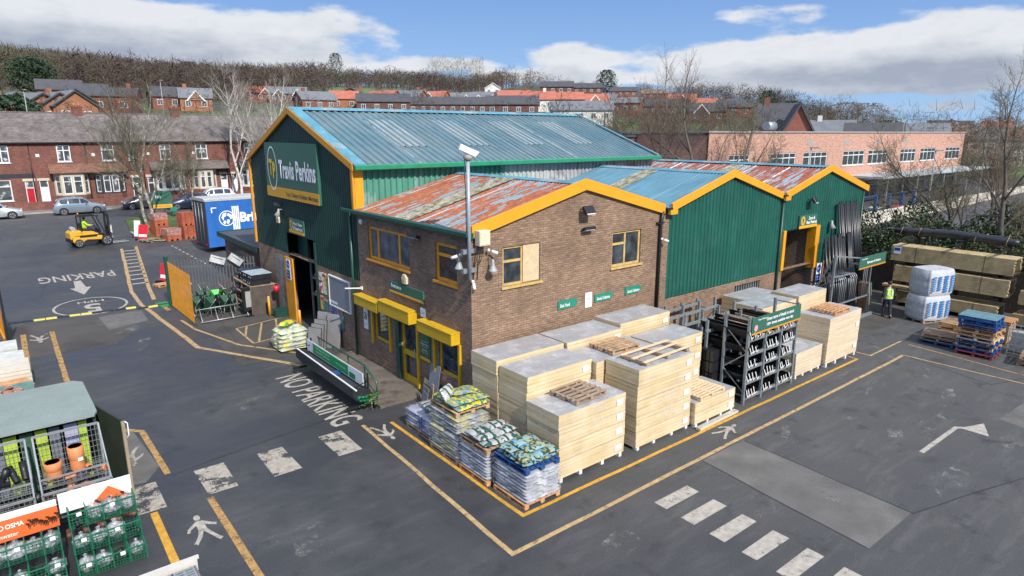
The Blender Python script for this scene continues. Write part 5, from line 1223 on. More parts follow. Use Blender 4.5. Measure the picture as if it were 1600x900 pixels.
timber('greenish-brown timber pack on the middle tier behind the wrapped rolls', 25.7, -6.85, 26.85, -1.9, 1.30, 2.12, tim, TG)
timber('short stack of long boards on the middle tier left of the wrapped rolls', 25.3, -3.2, 25.68, -1.55, 1.0, 1.12, tim2, TG, 3, 2)
timber('low timber pack at ground level behind the hi-vis walker', 25.6, -6.6, 26.8, -2.2, .22, .82, tim, TG)
timber('timber pack on the top tier at the right edge of the yard', 25.8, -12.4, 26.95, -7.45, 2.2, 3.0, tim, TG)
timber('timber pack on the middle tier at the right edge', 25.7, -12.4, 26.85, -7.3, 1.1, 1.75, tim2, TG)
timber('timber pack on the ground at the right edge', 25.6, -12.4, 26.8, -7.2, .1, .65, tim2, TG)
cr = thing('cantilever_rack', 'dark steel cantilever rack holding the timber packs', 'rack', (27.2, -5, 0)); 
for y in (-2.3, -4.4, -6.3, -8.3, -11.0):
    m = MB(); m.box(27.02, y-.08, 0, 27.22, y+.08, 3.55); m.build('column', black_m, cr, world=True)
    for z in (.12, 1.05 if y < -7 else 1.2, 2.1 if y < -7 else 2.22, 3.45):
        m = MB(); m.box(25.75, y-.05, z-.08 if z > .2 else 0, 27.02, y+.05, z+.02 if z > .2 else .09); m.build('arm', black_m, cr, world=True)
t = thing('membrane_roll', 'long black wrapped roll tied with cord on the top of the timber rack', 'roll', (27.1, -3.9, 3.74))
m = MB(); pts = [(.0, -2.75+5.5*i/26, -.04*cos(i*.25)+.02) for i in range(27)]; rr = [.22*(.55+.45*min(1, min(i, 26-i)/3))*(1+.10*sin(i*1.7)+.05*sin(i*3.1)) for i in range(27)]; m.tube(pts, rr, 16); m.build('roll', mat('black_membrane', (.02, .022, .028), .35, var=.3, vs_=3, bump=.8, bs=6), t)
for y in (-2.3, -1.0, 1.5, 2.35):
    m = MB(); m.tube([(.235*cos(a), y+.03*sin(a*2), .235*sin(a)) for a in [2*pi*k/16 for k in range(17)]], .012, 5); m.build('cord', wood, t)
# insulation roll bales
baleblue = bagmat('blue_printed_wrap', (.42, .44, .48), (.05, .22, .48), (.42, .44, .48), 4)
def rollbale(label, x, y, z, rz, h):
    t = thing('insulation_bale', label, 'insulation bale', (x, y, z), rz, 'blue-printed insulation bales'); m = MB(); rows = []; n = 40
    for k in range(13):
        v = k/12; s_ = 1-.10*abs(2*v-1)**6; row = []
        for i in range(n):
            a = 2*pi*i/n; c, s2 = cos(a), sin(a); e = .38; bul = 1+.025*cos(a*8)+.01*sin(v*20)
            row.append(((abs(c)**e)*(1 if c > 0 else -1)*.84*s_*bul, (abs(s2)**e)*(1 if s2 > 0 else -1)*.60*s_*bul, v*h))
        rows.append(row)
    m.smooth = True; m.quads(rows, True); m.face(rows[-1]); m.build('rolls', mat('white_wool_wrap', (.48, .50, .53), .35, var=.12, vs_=3, bump=.5, bs=8), t)
    w = MB(); w.smooth = True; w.quads([[(p[0]*1.01, p[1]*1.012, p[2]*1.0) for p in r] for r in rows], True); w.face([(p[0]*1.01, p[1]*1.01, p[2]+.01) for p in rows[-1]]); w.build('wrap', film_h, t)
    for (u, z0, w_, hh) in ((-.62, .25, .16, .75), (-.28, .3, .2, .7), (.12, .2, .26, .82), (.52, .22, .2, .8)):
        m = MB()
        for q in range(7): m.box(u-w_/2, -.665, z0+q*hh/7, u+w_/2*(.7+.3*rp.random()), -.655, z0+q*hh/7+hh/10)
        m.build('blue_print', paintmat('blue_print', (.03, .20, .50), (.30, .42), 5, worn=.8) if 'blue_print' not in MATS else MATS['blue_print'], t)
rollbale('lower clear-wrapped insulation bale with blue print, by the timber packs', 23.85, -4.25, .1, Rd(-22), 1.2)
rollbale('upper clear-wrapped insulation bale with blue print, by the timber packs', 23.92, -4.25, 1.31, Rd(-20), 1.25)
make_pallet('pallet under the blue-printed insulation bales', (23.85, -4.25, 0), Rd(-22), wood_d, 1.5, 1.1)
# pallet heaps
hp = [('red', paint_r, 0), ('blue', paint_b, 1), ('wooden', wood, 2), ('blue', paint_b, 3), ('wooden', wood_l, 4), ('wooden', wood, 5), ('wooden', wood_o, 6), ('blue', paint_b, 7), ('blue', paint_b, 8), ('teal-topped blue', paint_b, 9)]
for nme, mt, k in hp:
    make_pallet('%s pallet, %s from the ground in the tallest pallet heap' % (nme, OR2[k]), (19.95+.02*(k % 3)+random.uniform(-.04, .04), -7.5+random.uniform(-.05, .05), k*.165), pi/2+random.uniform(-.04, .04), mt, 1.3, 1.15, h=.16, group='pallets in the tallest heap', mtop=paint_bt if k == 9 else None)
for k, (mt, nme) in enumerate(((paint_b, 'blue'), (wood_d, 'weathered'), (wood_d, 'broken-edged weathered'))):
    make_pallet('%s pallet, %s from the ground in the low heap nearest the walker' % (nme, OR2[k]), (20.35, -6.05, k*.16), pi/2+.1*k, mt, 1.3, 1.1, group='pallets in the low heap')
for k in range(5):
    make_pallet('%s pallet from the ground in the heap behind the low heap' % OR2[k], (21.5, -6.3, k*.16), pi/2+random.uniform(-.08, .08), wood_o if k % 2 else wood, 1.2, 1.1, group='pallets in the rear heap')
for k in range(2):
    make_pallet('%s long orange pallet in the heap behind the tallest heap' % ['lower', 'upper'][k], (22.6, -7.2, .0+k*.9), pi/2, wood_o, 1.6, 1.0, group='pallets in the long heap')
t = thing('packing_crate', 'brown timber crate between the long orange pallets', 'crate', (22.6, -7.2, .17)); m = MB(); m.box(-.5, -.75, 0, .5, .75, .7); m.build('box', wood_d, t)
for k in range(3):
    make_pallet('%s weathered pallet from the ground in the heap at the right picture edge' % OR2[k], (20.1, -9.6, k*.15), pi/2+.06*k, wood_d, 1.3, 1.2, group='pallets at the right picture edge')
t = thing('parts_cage', 'grey wire cage trolley between the tallest heap and the right edge', 'cage', (21.2, -8.75, 0), .1); m = MB()
for z in (.1, .45, .8, 1.1):
    m.bar((-.4, -.5, z), (.4, -.5, z), .03); m.bar((-.4, .5, z), (.4, .5, z), .03); m.bar((-.4, -.5, z), (-.4, .5, z), .03); m.bar((.4, -.5, z), (.4, .5, z), .03)
m.build('rails', galv, t); m = MB()
for x in (-.4, .4):
    for y in (-.5, -.25, 0, .25, .5): m.bar((x, y, 0), (x, y, 1.1), .02)
m.build('mesh_bars', galv, t)
for k in range(5):
    t2 = thing('grey_panel', '%s pale grey panel in the wire cage trolley' % OR2[k], 'panel', (21.0+k*.1, -8.75, .15), 0, 'panels in the wire cage'); m = MB(); m.box(-.02, -.42, 0, .02, .42, .8); m.build('panel', white_p if k % 2 else grey_p, t2)
t = thing('steel_beam', 'white steel beam leaning by the wire cage at the right edge', 'beam', (20.6, -9.2, .1)); m = MB(); m.bar((0, 0, 0), (2.4, -.5, 1.1), .08); m.build('flange', white_p, t)
t = thing('steel_beam', 'dark red steel beam leaning at the right picture edge', 'beam', (21.4, -9.9, .1)); m = MB(); m.bar((0, 0, 0), (2.4, -.5, 1.1), .10); m.build('flange', paint_r, t)
# dark board fence behind
def board_fence(name, label, pts, h, mt, pitch=.16, post=2.4):
    t = thing(name, label, 'fence', (pts[0][0], pts[0][1], T(pts[0][0], pts[0][1]))); m = MB(); pm_ = MB()
    for a, b in zip(pts, pts[1:]):
        a = Vector((*a, 0)); b = Vector((*b, 0)); L = (b-a).length; d = (b-a)/L; n = int(L/pitch)
        for i in range(n):
            p = a+d*(i+.5)*pitch; hh = h*random.uniform(.985, 1.01); z = T(p.x, p.y); m.cbox(p.x, p.y, z+hh/2, pitch*.94, .022, hh, atan2(d.y, d.x))
        for i in range(int(L/post)+1):
            p = a+d*i*post; z = T(p.x, p.y); q = Vector((-d.y, d.x, 0))*.07; pm_.cbox(p.x+q.x, p.y+q.y, z+h/2, .1, .1, h+.05, atan2(d.y, d.x))
    m.build('boards', mt, t, world=True); pm_.build('posts', mt, t, world=True); return t
fence_d = mat('dark_fence_boards', (.045, .036, .028), .9, var=.3, vs_=3)
board_fence('board_fence', 'dark board fence behind the timber racks and hoop rack', [(25.6, 3.8), (28.6, 3.4), (28.3, -1.0), (28.6, -14)], 2.0, fence_d)
# ================================================================ people
skin_m = mat('skin', (.45, .26, .18), .6, var=.05); hivis = mat('hi_vis_yellow', (.42, .72, .02), .6, var=.08, vs_=8); navy = mat('navy_cloth', (.012, .015, .03), .85, var=.2, vs_=6)
refl = mat('reflective_band', (.62, .64, .64), .35, var=.05); hair_m = mat('dark_hair', (.015, .012, .01), .8, var=.2)
def skinmesh(name, joints, edges, mt, parent, root=0, sub=2):
    me = bpy.data.meshes.new(name); me.from_pydata([j[0] for j in joints], edges, []); o = bpy.data.objects.new(name, me); scene.collection.objects.link(o)
    s = o.modifiers.new('skin', 'SKIN'); sv = me.skin_vertices[0] if me.skin_vertices else None
    if sv is None:
        bm = bmesh.new(); bm.from_mesh(me); bm.verts.layers.skin.verify(); bm.to_mesh(me); bm.free(); sv = me.skin_vertices[0]
    for i, j in enumerate(joints):
        r = j[1]; sv.data[i].radius = (r, r) if not hasattr(r, '__len__') else r
        sv.data[i].use_root = (i == root)
    su = o.modifiers.new('sub', 'SUBSURF'); su.levels = sub; su.render_levels = sub
    bpy.context.view_layer.update(); dg = bpy.context.evaluated_depsgraph_get()
    m2 = bpy.data.meshes.new_from_object(o.evaluated_get(dg)); bpy.data.objects.remove(o)
    m2.name = name; m2.materials.clear(); m2.materials.append(mt)
    for p in m2.polygons: p.use_smooth = True
    o2 = bpy.data.objects.new(name, m2); scene.collection.objects.link(o2); o2.parent = parent; return o2
def person_walk(label, loc, rz):
    """faces local +Y"""
    t = thing('person', label, 'person', loc, rz)
    J = [((0, 0, .95), (.13, .10)), ((0, 0, 1.15), (.13, .09)), ((0, .01, 1.38), (.16, .10)), ((0, .02, 1.50), .055), ((0, .03, 1.60), (.075, .09)), ((0, .03, 1.69), (.078, .092)), ((0, .03, 1.76), (.045, .055)),
         ((-.20, .0, 1.42), .055), ((-.26, -.08, 1.15), .042), ((-.25, .02, .90), .034), ((.20, .0, 1.42), .055), ((.25, .06, 1.15), .042), ((.22, .22, .96), .034),
         ((-.10, 0, .88), .085), ((-.11, .12, .50), .06), ((-.11, .03, .11), .042), ((-.11, .15, .04), .035), ((.10, 0, .88), .085), ((.11, -.06, .49), .06), ((.11, -.28, .14), .042), ((.12, -.2, .03), .035)]
    E_ = [(0, 1), (1, 2), (2, 3), (3, 4), (4, 5), (5, 6), (2, 7), (7, 8), (8, 9), (2, 10), (10, 11), (11, 12), (0, 13), (13, 14), (14, 15), (15, 16), (0, 17), (17, 18), (18, 19), (19, 20)]
    # hands: palm and five fingers each
    for (w, d) in ((9, Vector((.0, .03, -1))), (12, Vector((-.1, .6, -.8)))):
        p = Vector(J[w][0]); d = d.normalized(); J.append((tuple(p+d*.07), (.03, .018))); pi_ = len(J)-1; E_.append((w, pi_))
        for q in range(4): J.append((tuple(p+d*(.14+.012*(q in (1, 2)))+Vector((0, (q-1.5)*.02, 0))), .009)); E_.append((pi_, len(J)-1))
        J.append((tuple(p+d*.09+Vector((0, .045, .0))), .011)); E_.append((pi_, len(J)-1))
    skinmesh('body', J, E_, skin_m, t)
    skinmesh('trousers', [((0, 0, .93), (.155, .125)), ((-.10, 0, .86), .105), ((-.11, .12, .50), .08), ((-.11, .03, .12), .065), ((.10, 0, .86), .105), ((.11, -.06, .49), .08), ((.11, -.27, .16), .065), ((0, 0, 1.02), (.15, .115))], [(0, 1), (1, 2), (2, 3), (0, 4), (4, 5), (5, 6), (0, 7)], navy, t)
    skinmesh('jacket', [((0, 0, 1.0), (.165, .13)), ((0, 0, 1.18), (.165, .12)), ((0, .01, 1.40), (.185, .125)), ((0, .02, 1.47), (.08, .08)), ((-.20, 0, 1.42), .075), ((-.26, -.08, 1.15), .062), ((-.25, .02, .95), .052), ((.20, 0, 1.42), .075), ((.25, .06, 1.15), .062), ((.22, .20, .98), .052)], [(0, 1), (1, 2), (2, 3), (2, 4), (4, 5), (5, 6), (2, 7), (7, 8), (8, 9)], navy, t)
    v = skinmesh('hi_vis_vest', [((0, 0, .86), (.225, .185)), ((0, 0, 1.12), (.215, .175)), ((0, .01, 1.36), (.235, .175)), ((0, .01, 1.47), (.17, .13))], [(0, 1), (1, 2), (2, 3)], hivis, t)
    for z, r in ((.98, .205), (1.14, .20)):
        m = MB(); m.smooth = True; m.quads([[(cos(a)*r*1.0, sin(a)*r*.80, zz) for a in [2*pi*k/20 for k in range(20)]] for zz in (z-.025, z+.025)], True); m.build('reflective_band', refl, t)
    for x in (-.09, .09):
        m = MB(); m.bar((x, -.165, 1.14), (x, -.15, 1.44), .05, .03); m.build('reflective_band', refl, t)
    m = MB(); m.ellipsoid((0, .015, 1.715), (.098, .115, .095), 14, 8); m.build('hair', hair_m, t)
    for x in (-.115, .125):
        pass
    m = MB(); m.cbox(-.11, .09, .045, .10, .29, .09); m.build('boot', black_m, t, bevel=.02)
    m = MB(); m.cbox(.115, -.25, .07, .10, .28, .09, 0, -.5); m.build('boot', black_m, t, bevel=.02)
    m = MB(); m.ellipsoid((-.028, .115, 1.68), (.012, .008, .008), 8, 5); m.ellipsoid((.028, .115, 1.68), (.012, .008, .008), 8, 5); m.build('eyes', black_m, t)
    return t
person_walk('person in a hi-vis yellow vest and dark trousers walking away beside the timber', (22.85, -2.85, 0), Rd(-52))
# ================================================================ gate, fence and goods on the left of the warehouse
def palisade(name, label, a, b, h, mt, rails=None, mtr=None, cat='fence', pitch=.155, zf=None, post_ends=True):
    a = Vector((*a, 0)); b = Vector((*b, 0)); L = (b-a).length; d = (b-a)/L; q = Vector((-d.y, d.x, 0)); t = thing(name, label, cat, (a.x, a.y, 0)); n = int(L/pitch)
    m = MB()
    for i in range(n):
        p = a+d*(i+.5)*L/n; F = FR(p, d, q); m.M = F; hh = h
        m.face([(-.035, 0, .08), (0, -.02, .08), (0, -.02, hh), (-.035, 0, hh-.06)]); m.face([(0, -.02, .08), (.035, 0, .08), (.035, 0, hh-.06), (0, -.02, hh)])
    m.M = None; m.build('pales', mt, t, world=True)
    for z in (.45, h-.45):
        m = MB(); m.bar(a+q*.03+Vector((0, 0, z)), b+q*.03+Vector((0, 0, z)), .05); m.build('rail', mtr or mt, t, world=True)
    return t
amber_g = mat('orange_gate_paint', (.66, .27, .015), .5, var=.12, vs_=3, col2=(.5, .28, .10), c2s=4, c2a=(.64, .74))
gs = mat('galvanised_pales', (.11, .115, .12), .7, metal=.2, var=.2, vs_=4)
palisade('palisade_gate', 'orange palisade gate leaf standing open at the mower display', (-4.1, 21.2), (-4.02, 16.9), 2.45, amber_g, cat='gate')
t = thing('gate_post', 'dark green steel gate post at the hinge of the open orange gate', 'gate post', (-4.12, 21.45, 0)); m = MB(); m.box(-.09, -.09, 0, .09, .09, 2.6); m.build('post', pipe_g, t); m = MB(); m.box(-.1, -.1, 2.6, .1, .1, 2.63); m.build('cap', pipe_g, t)
t = thing('gate_post', 'second dark green post just inside the open orange gate', 'gate post', (-4.0, 22.3, 0)); m = MB(); m.box(-.06, -.06, 0, .06, .06, 2.3); m.build('post', pipe_g, t); m = MB(); m.box(-.16, -.16, 0, .16, .16, .02); m.build('base_plate', galv, t)
palisade('palisade_gate', 'orange palisade gate leaf at the left edge of the photo', (-11.05, 18.2), (-11.35, 22.5), 2.45, amber_g, cat='gate')
t = thing('gate_post', 'dark post of the orange gate at the left picture edge', 'gate post', (-10.96, 18.7, 0)); m = MB(); m.box(-.04, -.04, 0, .04, .04, 2.5); m.build('post', black_m, t); m = MB(); m.box(-.05, -.05, 2.5, .05, .05, 2.53); m.build('cap', black_m, t)
palisade('palisade_fence', 'grey palisade fence running from the orange gate to the warehouse corner', (-4.0, 22.0), (-.05, 20.2), 2.4, gs)
palisade('palisade_fence', 'grey palisade fence behind the boxed goods racks', (-.05, 20.2), (.1, 25.5), 2.3, gs)
t = thing('speed_bump', 'black and yellow speed bump across the yard gateway', 'speed bump', (-7.5, 22.3, 0)); y0 = 22.45
for k in range(14):
    x = -10.9+k*.48; yy = 22.7-.075*(x+10.9)-.05 if x < -6 else 21.8+.1*(x+6); yel = k in (2, 3, 5, 6, 10, 12)
    m = MB(); m.prism([(x+.02, yy-.16, .006), (x+.02, yy-.07, .055), (x+.02, yy+.07, .055), (x+.02, yy+.16, .006)], (.44, -.036 if x < -6 else .044, 0)); m.build('segment', mat('speed_bump_yellow', (.50, .42, .08), .7, var=.2) if yel and 'speed_bump_yellow' not in MATS else (MATS['speed_bump_yellow'] if yel else black_m), t, world=True)
# red and white portable signs
def portable(label, loc, rz, lean, w=1.0, h=1.1, white=False):
    t = thing('portable_sign', label, 'sign', loc, rz); t.rotation_euler = (lean, 0, rz); m = MB(); m.box(-w/2, -.02, .12, w/2, .02, .12+h); m.build('board', red_m if not white else sign_w, t, bevel=.03)
    m = MB(); m.box(-w/2-.05, -.26, 0, -w/2+.04, .26, .12); m.box(w/2-.04, -.26, 0, w/2+.05, .26, .12); m.build('feet', black_m, t)
    m = MB(); m.box(-w/2+.1, -.028, .3, w/2-.1, -.021, .5); m.build('white_bar', let_w, t); return t
portable('red portable sign board on the kerb corner of the verge', (-1.35, 45.5, .12), Rd(-50), Rd(-14), .95, 1.2)
portable('white portable notice standing behind the red sign on the verge', (-1.55, 46.6, .2), Rd(-50), Rd(-8), .6, 1.35, True)
portable('red and white portable sign just outside the orange gate post', (-3.3, 27.6, .0), Rd(-66), Rd(-10), .7, 1.05)
make_pallet('broken grey pallet lying under the red sign on the verge', (-.95, 45.1, .13), .6, wood_d, 1.3, 1.0)
make_pallet('orange-edged pallet lying outside the orange gate post', (-3.45, 26.8, .01), .3, wood_o, .9, .7)
t = thing('green_mat', 'green artificial grass square outside the gate post', 'mat', (-4.35, 21.9, .01), .1); m = MB(); m.box(-.3, -.5, 0, .25, .6, .03); m.build('pile', mat('green_turf', (.02, .20, .05), .9, var=.2), t)

crate_k = mat('black_crate', (.016, .018, .024), .4, var=.3)
# barrows and mowers
gbar = mat('green_barrow_paint', (.008, .060, .030), .7, var=.15, vs_=5); gbr = mat('lime_plastic', (.05, .45, .05), .4)
def barrow(label, loc, rz, mt, tip=Rd(62)):
    t = thing('wheelbarrow', label, 'wheelbarrow', loc, rz, 'upended wheelbarrows behind the orange gate')
    q = Matrix.Rotation(tip, 4, 'X'); m = MB(); m.M = q
    top = [(-.34, -.42), (.34, -.42), (.38, .50), (-.38, .50)]; bot = [(-.2, -.22), (.2, -.22), (.22, .3), (-.22, .3)]
    P_ = [(x, y, .62) for x, y in top]; B_ = [(x, y, .34) for x, y in bot]
    for i in range(4): j = (i+1) % 4; m.face([B_[i], B_[j], P_[j], P_[i]])
    m.face(B_[::-1]); m.M = None; m.build('tray', mt, t)
    m = MB(); m.M = q
    for s_ in (-1, 1): m.tube([(s_*.06, .62, .22), (s_*.22, .1, .30), (s_*.28, -.95, .42)], .018, 6); m.tube([(s_*.26, -.3, .33), (s_*.26, -.35, .02), (s_*.26, -.15, .02), (s_*.22, .1, .3)], .014, 6)
    m.M = None; m.build('frame', galv if mt is not gbr else black_m, t)
    m = MB(); m.M = q @ Matrix.Translation((0, .68, .20)) @ Matrix.Rotation(pi/2, 4, 'Y')
    m.tube([(0, 0, -.05), (0, 0, .05)], .19, 14); m.M = None; m.build('wheel', black_m, t)
for k, (x, y, r, mt, lab) in enumerate([(-3.35, 18.3, .1, gbar, 'dark green wheelbarrow next to the orange gate leaf'), (-2.9, 19.4, -.15, gbar, 'dark green wheelbarrow at the back of the display by the gate'), (-2.75, 17.9, .2, gbar, 'front middle dark green wheelbarrow on the silver stand'), (-2.25, 19.0, .0, gbr, 'lime green wheelbarrow in the display'), (-2.2, 17.7, -.1, gbar, 'dark green wheelbarrow at the right of the display'), (-1.7, 18.9, .1, steel_k, 'black wheelbarrow at the right of the green ones')]):
    barrow(lab, (x, y, .25 if y < 18.5 else .3), r+pi, mt)
t = thing('display_stand', 'silver tube stand carrying the wheelbarrows', 'stand', (-2.7, 17.2, 0)); m = MB()
m.tube([(-1.1, -.35, .08), (1.2, -.25, .08)], .03, 6); m.tube([(-1.1, .5, .5), (1.3, .6, .5)], .03, 6); m.build('rail', galv, t)
for x in (-1, -.3, .4, 1.1):
    m = MB(); m.tube([(x, -.35, .06), (x+.1, .55, .55), (x+.1, 1.4, .06)], .02, 6); m.build('leg', galv, t)
t = thing('display_case', 'dark upright case with a grey mesh front by the barrow display', 'panel', (-1.35, 17.0, 0), .1); m = MB(); m.box(-.42, -.05, .25, .42, .12, 1.45); m.build('frame', black_m, t, bevel=.02); m = MB(); m.box(-.30, -.06, .45, .30, -.052, 1.25); m.build('mesh', grey_p, t); m = MB(); m.box(-.4, -.2, 0, .4, .3, .06); m.build('base', black_m, t)
for k, (x, y) in enumerate(((-1.6, 20.2), (-2.3, 20.5), (-3.0, 20.8), (-1.0, 20.6))):
    t = thing('mower', '%s black mower from the right behind the wheelbarrows' % OR2[k], 'mower', (x, y, 0), .3*k, 'black mowers against the palisade fence'); m = MB(); m.box(-.25, -.3, .1, .25, .3, .38); m.ellipsoid((0, 0, .42), (.17, .17, .12), 10, 6); m.build('body', crate_k, t, bevel=.03); m = MB(); m.tube([(-.2, .3, .3), (-.2, .9, 1.0), (.2, .9, 1.0), (.2, .3, .3)], .015, 6); m.build('handle', red_m if k == 0 else galv, t)
# racks with black boxes along the wall
sk = thing('goods_rack', 'grey wooden rack of black boxes by the orange door edge', 'rack', (-.9, 18.6, 0))
for x in (-1.35, -.25):
    for y in (16.9, 18.3, 19.6): m = MB(); m.box(x-.04, y-.04, 0, x+.04, y+.04, 1.5); m.build('upright', wood_d, sk, world=True)
for z in (.35, .9, 1.42): m = MB(); m.box(-1.4, 16.85, z, -.2, 19.65, z+.05); m.build('shelf', wood_d, sk, world=True)
m = MB(); m.M = None; m.box(-1.38, 16.80, .0, -.22, 16.845, 1.45); m.build('side_panel', mat('grey_boards', (.075, .062, .05), .9, var=.3, vs_=3), sk, world=True)

k = 0
for z in (.06, .41, .96, 1.48, 1.76):
    for j, y in enumerate((17.25, 17.95, 18.65, 19.3)):
        if z > 1.7 and j == 3: continue
        t = thing('plastic_crate', 'black crate, %s from the front on the %s level of the goods rack' % (OR2[j], ['ground', 'lower', 'middle', 'upper', 'topmost'][[.06, .41, .96, 1.48, 1.76].index(z)]), 'crate', (-.8+random.uniform(-.04, .04), y, z), random.uniform(-.05, .05), 'black crates on the goods rack')
        m = MB(); m.box(-.5, -.3, 0, .5, .3, .25); m.build('box', crate_k, t, bevel=.01)
        m = MB(); m.box(-.52, -.31, .25, .52, .31, .27); m.build('lid', crate_k if not (z > 1.7 and j in (0, 1)) else mat('pale_lid', (.35, .42, .45), .4), t)
        for q in range(2):
            m = MB(); m.box(-.508, -.2+q*.25, .10, -.501, -.12+q*.25, .15); m.build('label', sign_w, t)
def bollard(x, y, h, label):
    t = thing('bollard', label, 'bollard', (x, y, 0), 0, 'orange bollards by the warehouse doorway'); m = MB(); m.tube([(0, 0, 0), (0, 0, h)], .06, 12); m.build('post', amber_g, t); m = MB(); m.tube([(0, 0, h), (0, 0, h+.03)], [.065, .03], 12); m.build('cap', cream_p, t)
bollard(-.75, 16.25, .98, 'taller orange bollard beside the goods rack'); bollard(-.35, 13.3, .85, 'orange bollard behind the wrapped bale of packets')
t = thing('fire_bucket', 'red bucket fixed to the block wall beside the door edge', 'bucket', (-.35, 16.2, 1.2)); m = MB(); m.tube([(0, 0, 0), (0, 0, .3)], [.12, .15], 12); m.build('pail', red_m, t); m = MB(); m.tube([(.14*cos(a), 0, .3+.12*sin(a)) for a in [pi*k/8 for k in range(9)]], .008, 5); m.build('handle', galv, t)
t = thing('grit_box', 'small dark green box at the foot of the orange door edge', 'box', (-.35, 15.9, 0)); m = MB(); m.box(-.3, -.25, 0, .3, .25, .35); m.build('bin', pipe_g, t, bevel=.02); m = MB(); m.box(-.32, -.27, .35, .32, .27, .4); m.build('lid', pipe_g, t)
# shelves seen through the doorway
sh2 = thing('shelving', 'dark shelving just inside the warehouse doorway', 'shelving', (1.3, 12.9, 0)); 
for z in (.0, 1.3, 2.1, 2.9): m = MB(); m.box(.7, 11.9, z, 1.7, 14.2, z+.07); m.build('shelf', wood_d, sh2, world=True)
for x in (.7, 1.7):
    for y in (11.9, 13.1, 14.2): m = MB(); m.box(x-.04, y-.04, 0, x+.04, y+.04, 3.6); m.build('upright', galv, sh2, world=True)
for k in range(14):
    lvl = k//5; t = thing('plaster_bag', '%s pale purple bag along the %s shelf inside the doorway' % (OR2[k % 5], ['lower', 'middle', 'top'][lvl]), 'bag', (1.0, 12.1+(k % 5)*.42, [1.38, 2.18, 2.98][lvl]), 0, 'bags on the doorway shelving'); pillow(MB(), .6, .42, .2).build('sack', mat('purple_bag', (.30, .26, .36), .5, var=.3, vs_=5) if 'purple_bag' not in MATS else MATS['purple_bag'], t)
for k in range(6): t = thing('stone_bag', '%s brown bag from the floor stacked inside the doorway' % OR2[k], 'bag', (.75+random.uniform(-.05, .05), 12.3, .08+k*.17), random.uniform(-.1, .1), 'brown bags stacked in the doorway'); pillow(MB(), .8, .7, .2).build('sack', mat('brown_bag', (.14, .10, .07), .8, var=.3) if 'brown_bag' not in MATS else MATS['brown_bag'], t)
# small flat-roofed brick building behind the fence
lb = thing('brick_outbuilding', 'low red-brown brick outbuilding with a black flat roof behind the palisade fence', 'building', (.9, 25, 0))
m = MB(); m.box(.35, 20.2, 0, 4.4, 27.2, 2.62); m.build('wall', brickmat('red_brown_brick', (.20, .095, .06), (.16, .075, .05), (.2, .16, .13)), lb, world=True)
m = MB(); m.box(.05, 20.0, 2.62, 4.6, 27.5, 2.80); m.build('roof', mat('felt_roof', (.055, .06, .07), .75, var=.2), lb, world=True)
m = MB(); m.box(.0, 19.95, 2.56, .045, 27.55, 2.86); m.box(.05, 27.505, 2.56, 4.6, 27.55, 2.86); m.build('fascia', pipe_g, lb, world=True)
# white sheets on the fence
for k, (x, y, rz, lab) in enumerate([(-1.85, 20.8, Rd(-25), 'white printed banner sagging over the palisade fence'), (-1.1, 20.42, Rd(-40), 'second white banner folded over the palisade fence')]):
    t = thing('banner', lab, 'banner', (x, y, 2.1), rz); t.rotation_euler = (Rd(-25), Rd(18 if k == 0 else 34), rz); t.scale = (.75, 1, .7); m = MB(); m.quads([[(u, .03*sin(u*6+v*3), v) for u in np.linspace(-.5, .5, 9)] for v in np.linspace(0, .55, 4)]); m.build('sheet', grey_p, t); m = MB(); m.bar((-.4, -.02, .4), (.3, -.02, .4), .05, .01); m.build('print', let_k, t)
# ================================================================ gutter display stand by the entrance
gd = thing('gutter_stand', 'long black castored trough stand with a green banner along the entrance platform', 'display stand', (-2.25, 5.5, 0))
m = MB(); pr_ = [(-.36, .92), (-.36, .62), (-.24, .42), (.05, .36), (.22, .42), (.26, .62), (.26, .70), (.20, .66), (.16, .50), (.0, .44), (-.2, .50), (-.30, .68), (-.30, .9)]
m.quads([[(-2.2+x, y, z) for x, z in pr_] for y in (3.0, 7.9)]); 
m.face([(-2.2+x, 3.0, z) for x, z in pr_[:7]]); m.face([(-2.2+x, 7.9, z) for x, z in pr_[:7]]); m.build('trough', mat('black_trough', (.02, .022, .025), .45, var=.2), gd, world=True)
m = MB(); m.box(-2.46, 3.02, .60, -2.0, 7.88, .64); m.build('lid', mat('dark_lid', (.035, .04, .045), .55, var=.15), gd, world=True)
m = MB(); m.bar((-2.66, 2.5, 1.0), (-2.58, 7.7, 1.0), .045, .03); m.build('white_rail', sign_w, gd, world=True)
for y in (3.1, 7.8):
    m = MB(); m.box(-2.75, y-.04, .16, -1.75, y+.04, .24); m.build('cross_beam', black_m, gd, world=True)
    for x in (-2.68, -1.82):
        m = MB(); m.M = Matrix.Translation((x, y-.06, .08)) @ Matrix.Rotation(pi/2, 4, 'Y'); m.tube([(0, 0, -.025), (0, 0, .025)], .08, 12); m.M = None; m.build('castor', black_m, gd, world=True)
    m = MB(); m.bar((-1.98, y, .2), (-1.98, y, 1.25), .05); m.build('post', black_m, gd, world=True)
    m = MB(); m.bar((-2.62, y-.35 if y < 5 else y, 1.0), (-1.98, y, .98), .025); m.build('arm', black_m, gd, world=True)
m = MB(); m.box(-2.03, 5.1, .3, -1.98, 5.2, .75); m.build('clamp', paint_b, gd, world=True); m = MB(); m.box(-2.5, 5.0, .66, -2.1, 5.25, .74); m.build('clamp_pad', paint_b, gd, world=True)
for k in range(3):
    m = MB(); m.tube([(-2.35+k*.12, 2.85, .5-.02*k), (-2.35+k*.12, 3.4, .5-.02*k)], .07, 10, False); m.build('green_gutter', gutter_g, gd, world=True)
bn = thing('banner', 'white-edged green banner hanging on the castored trough stand', 'banner', (-2.02, 5.7, .72))
m = MB(); m.box(-2.03, 3.35, .72, -2.01, 8.1, 1.16); m.build('cloth', sign_w, bn, world=True)
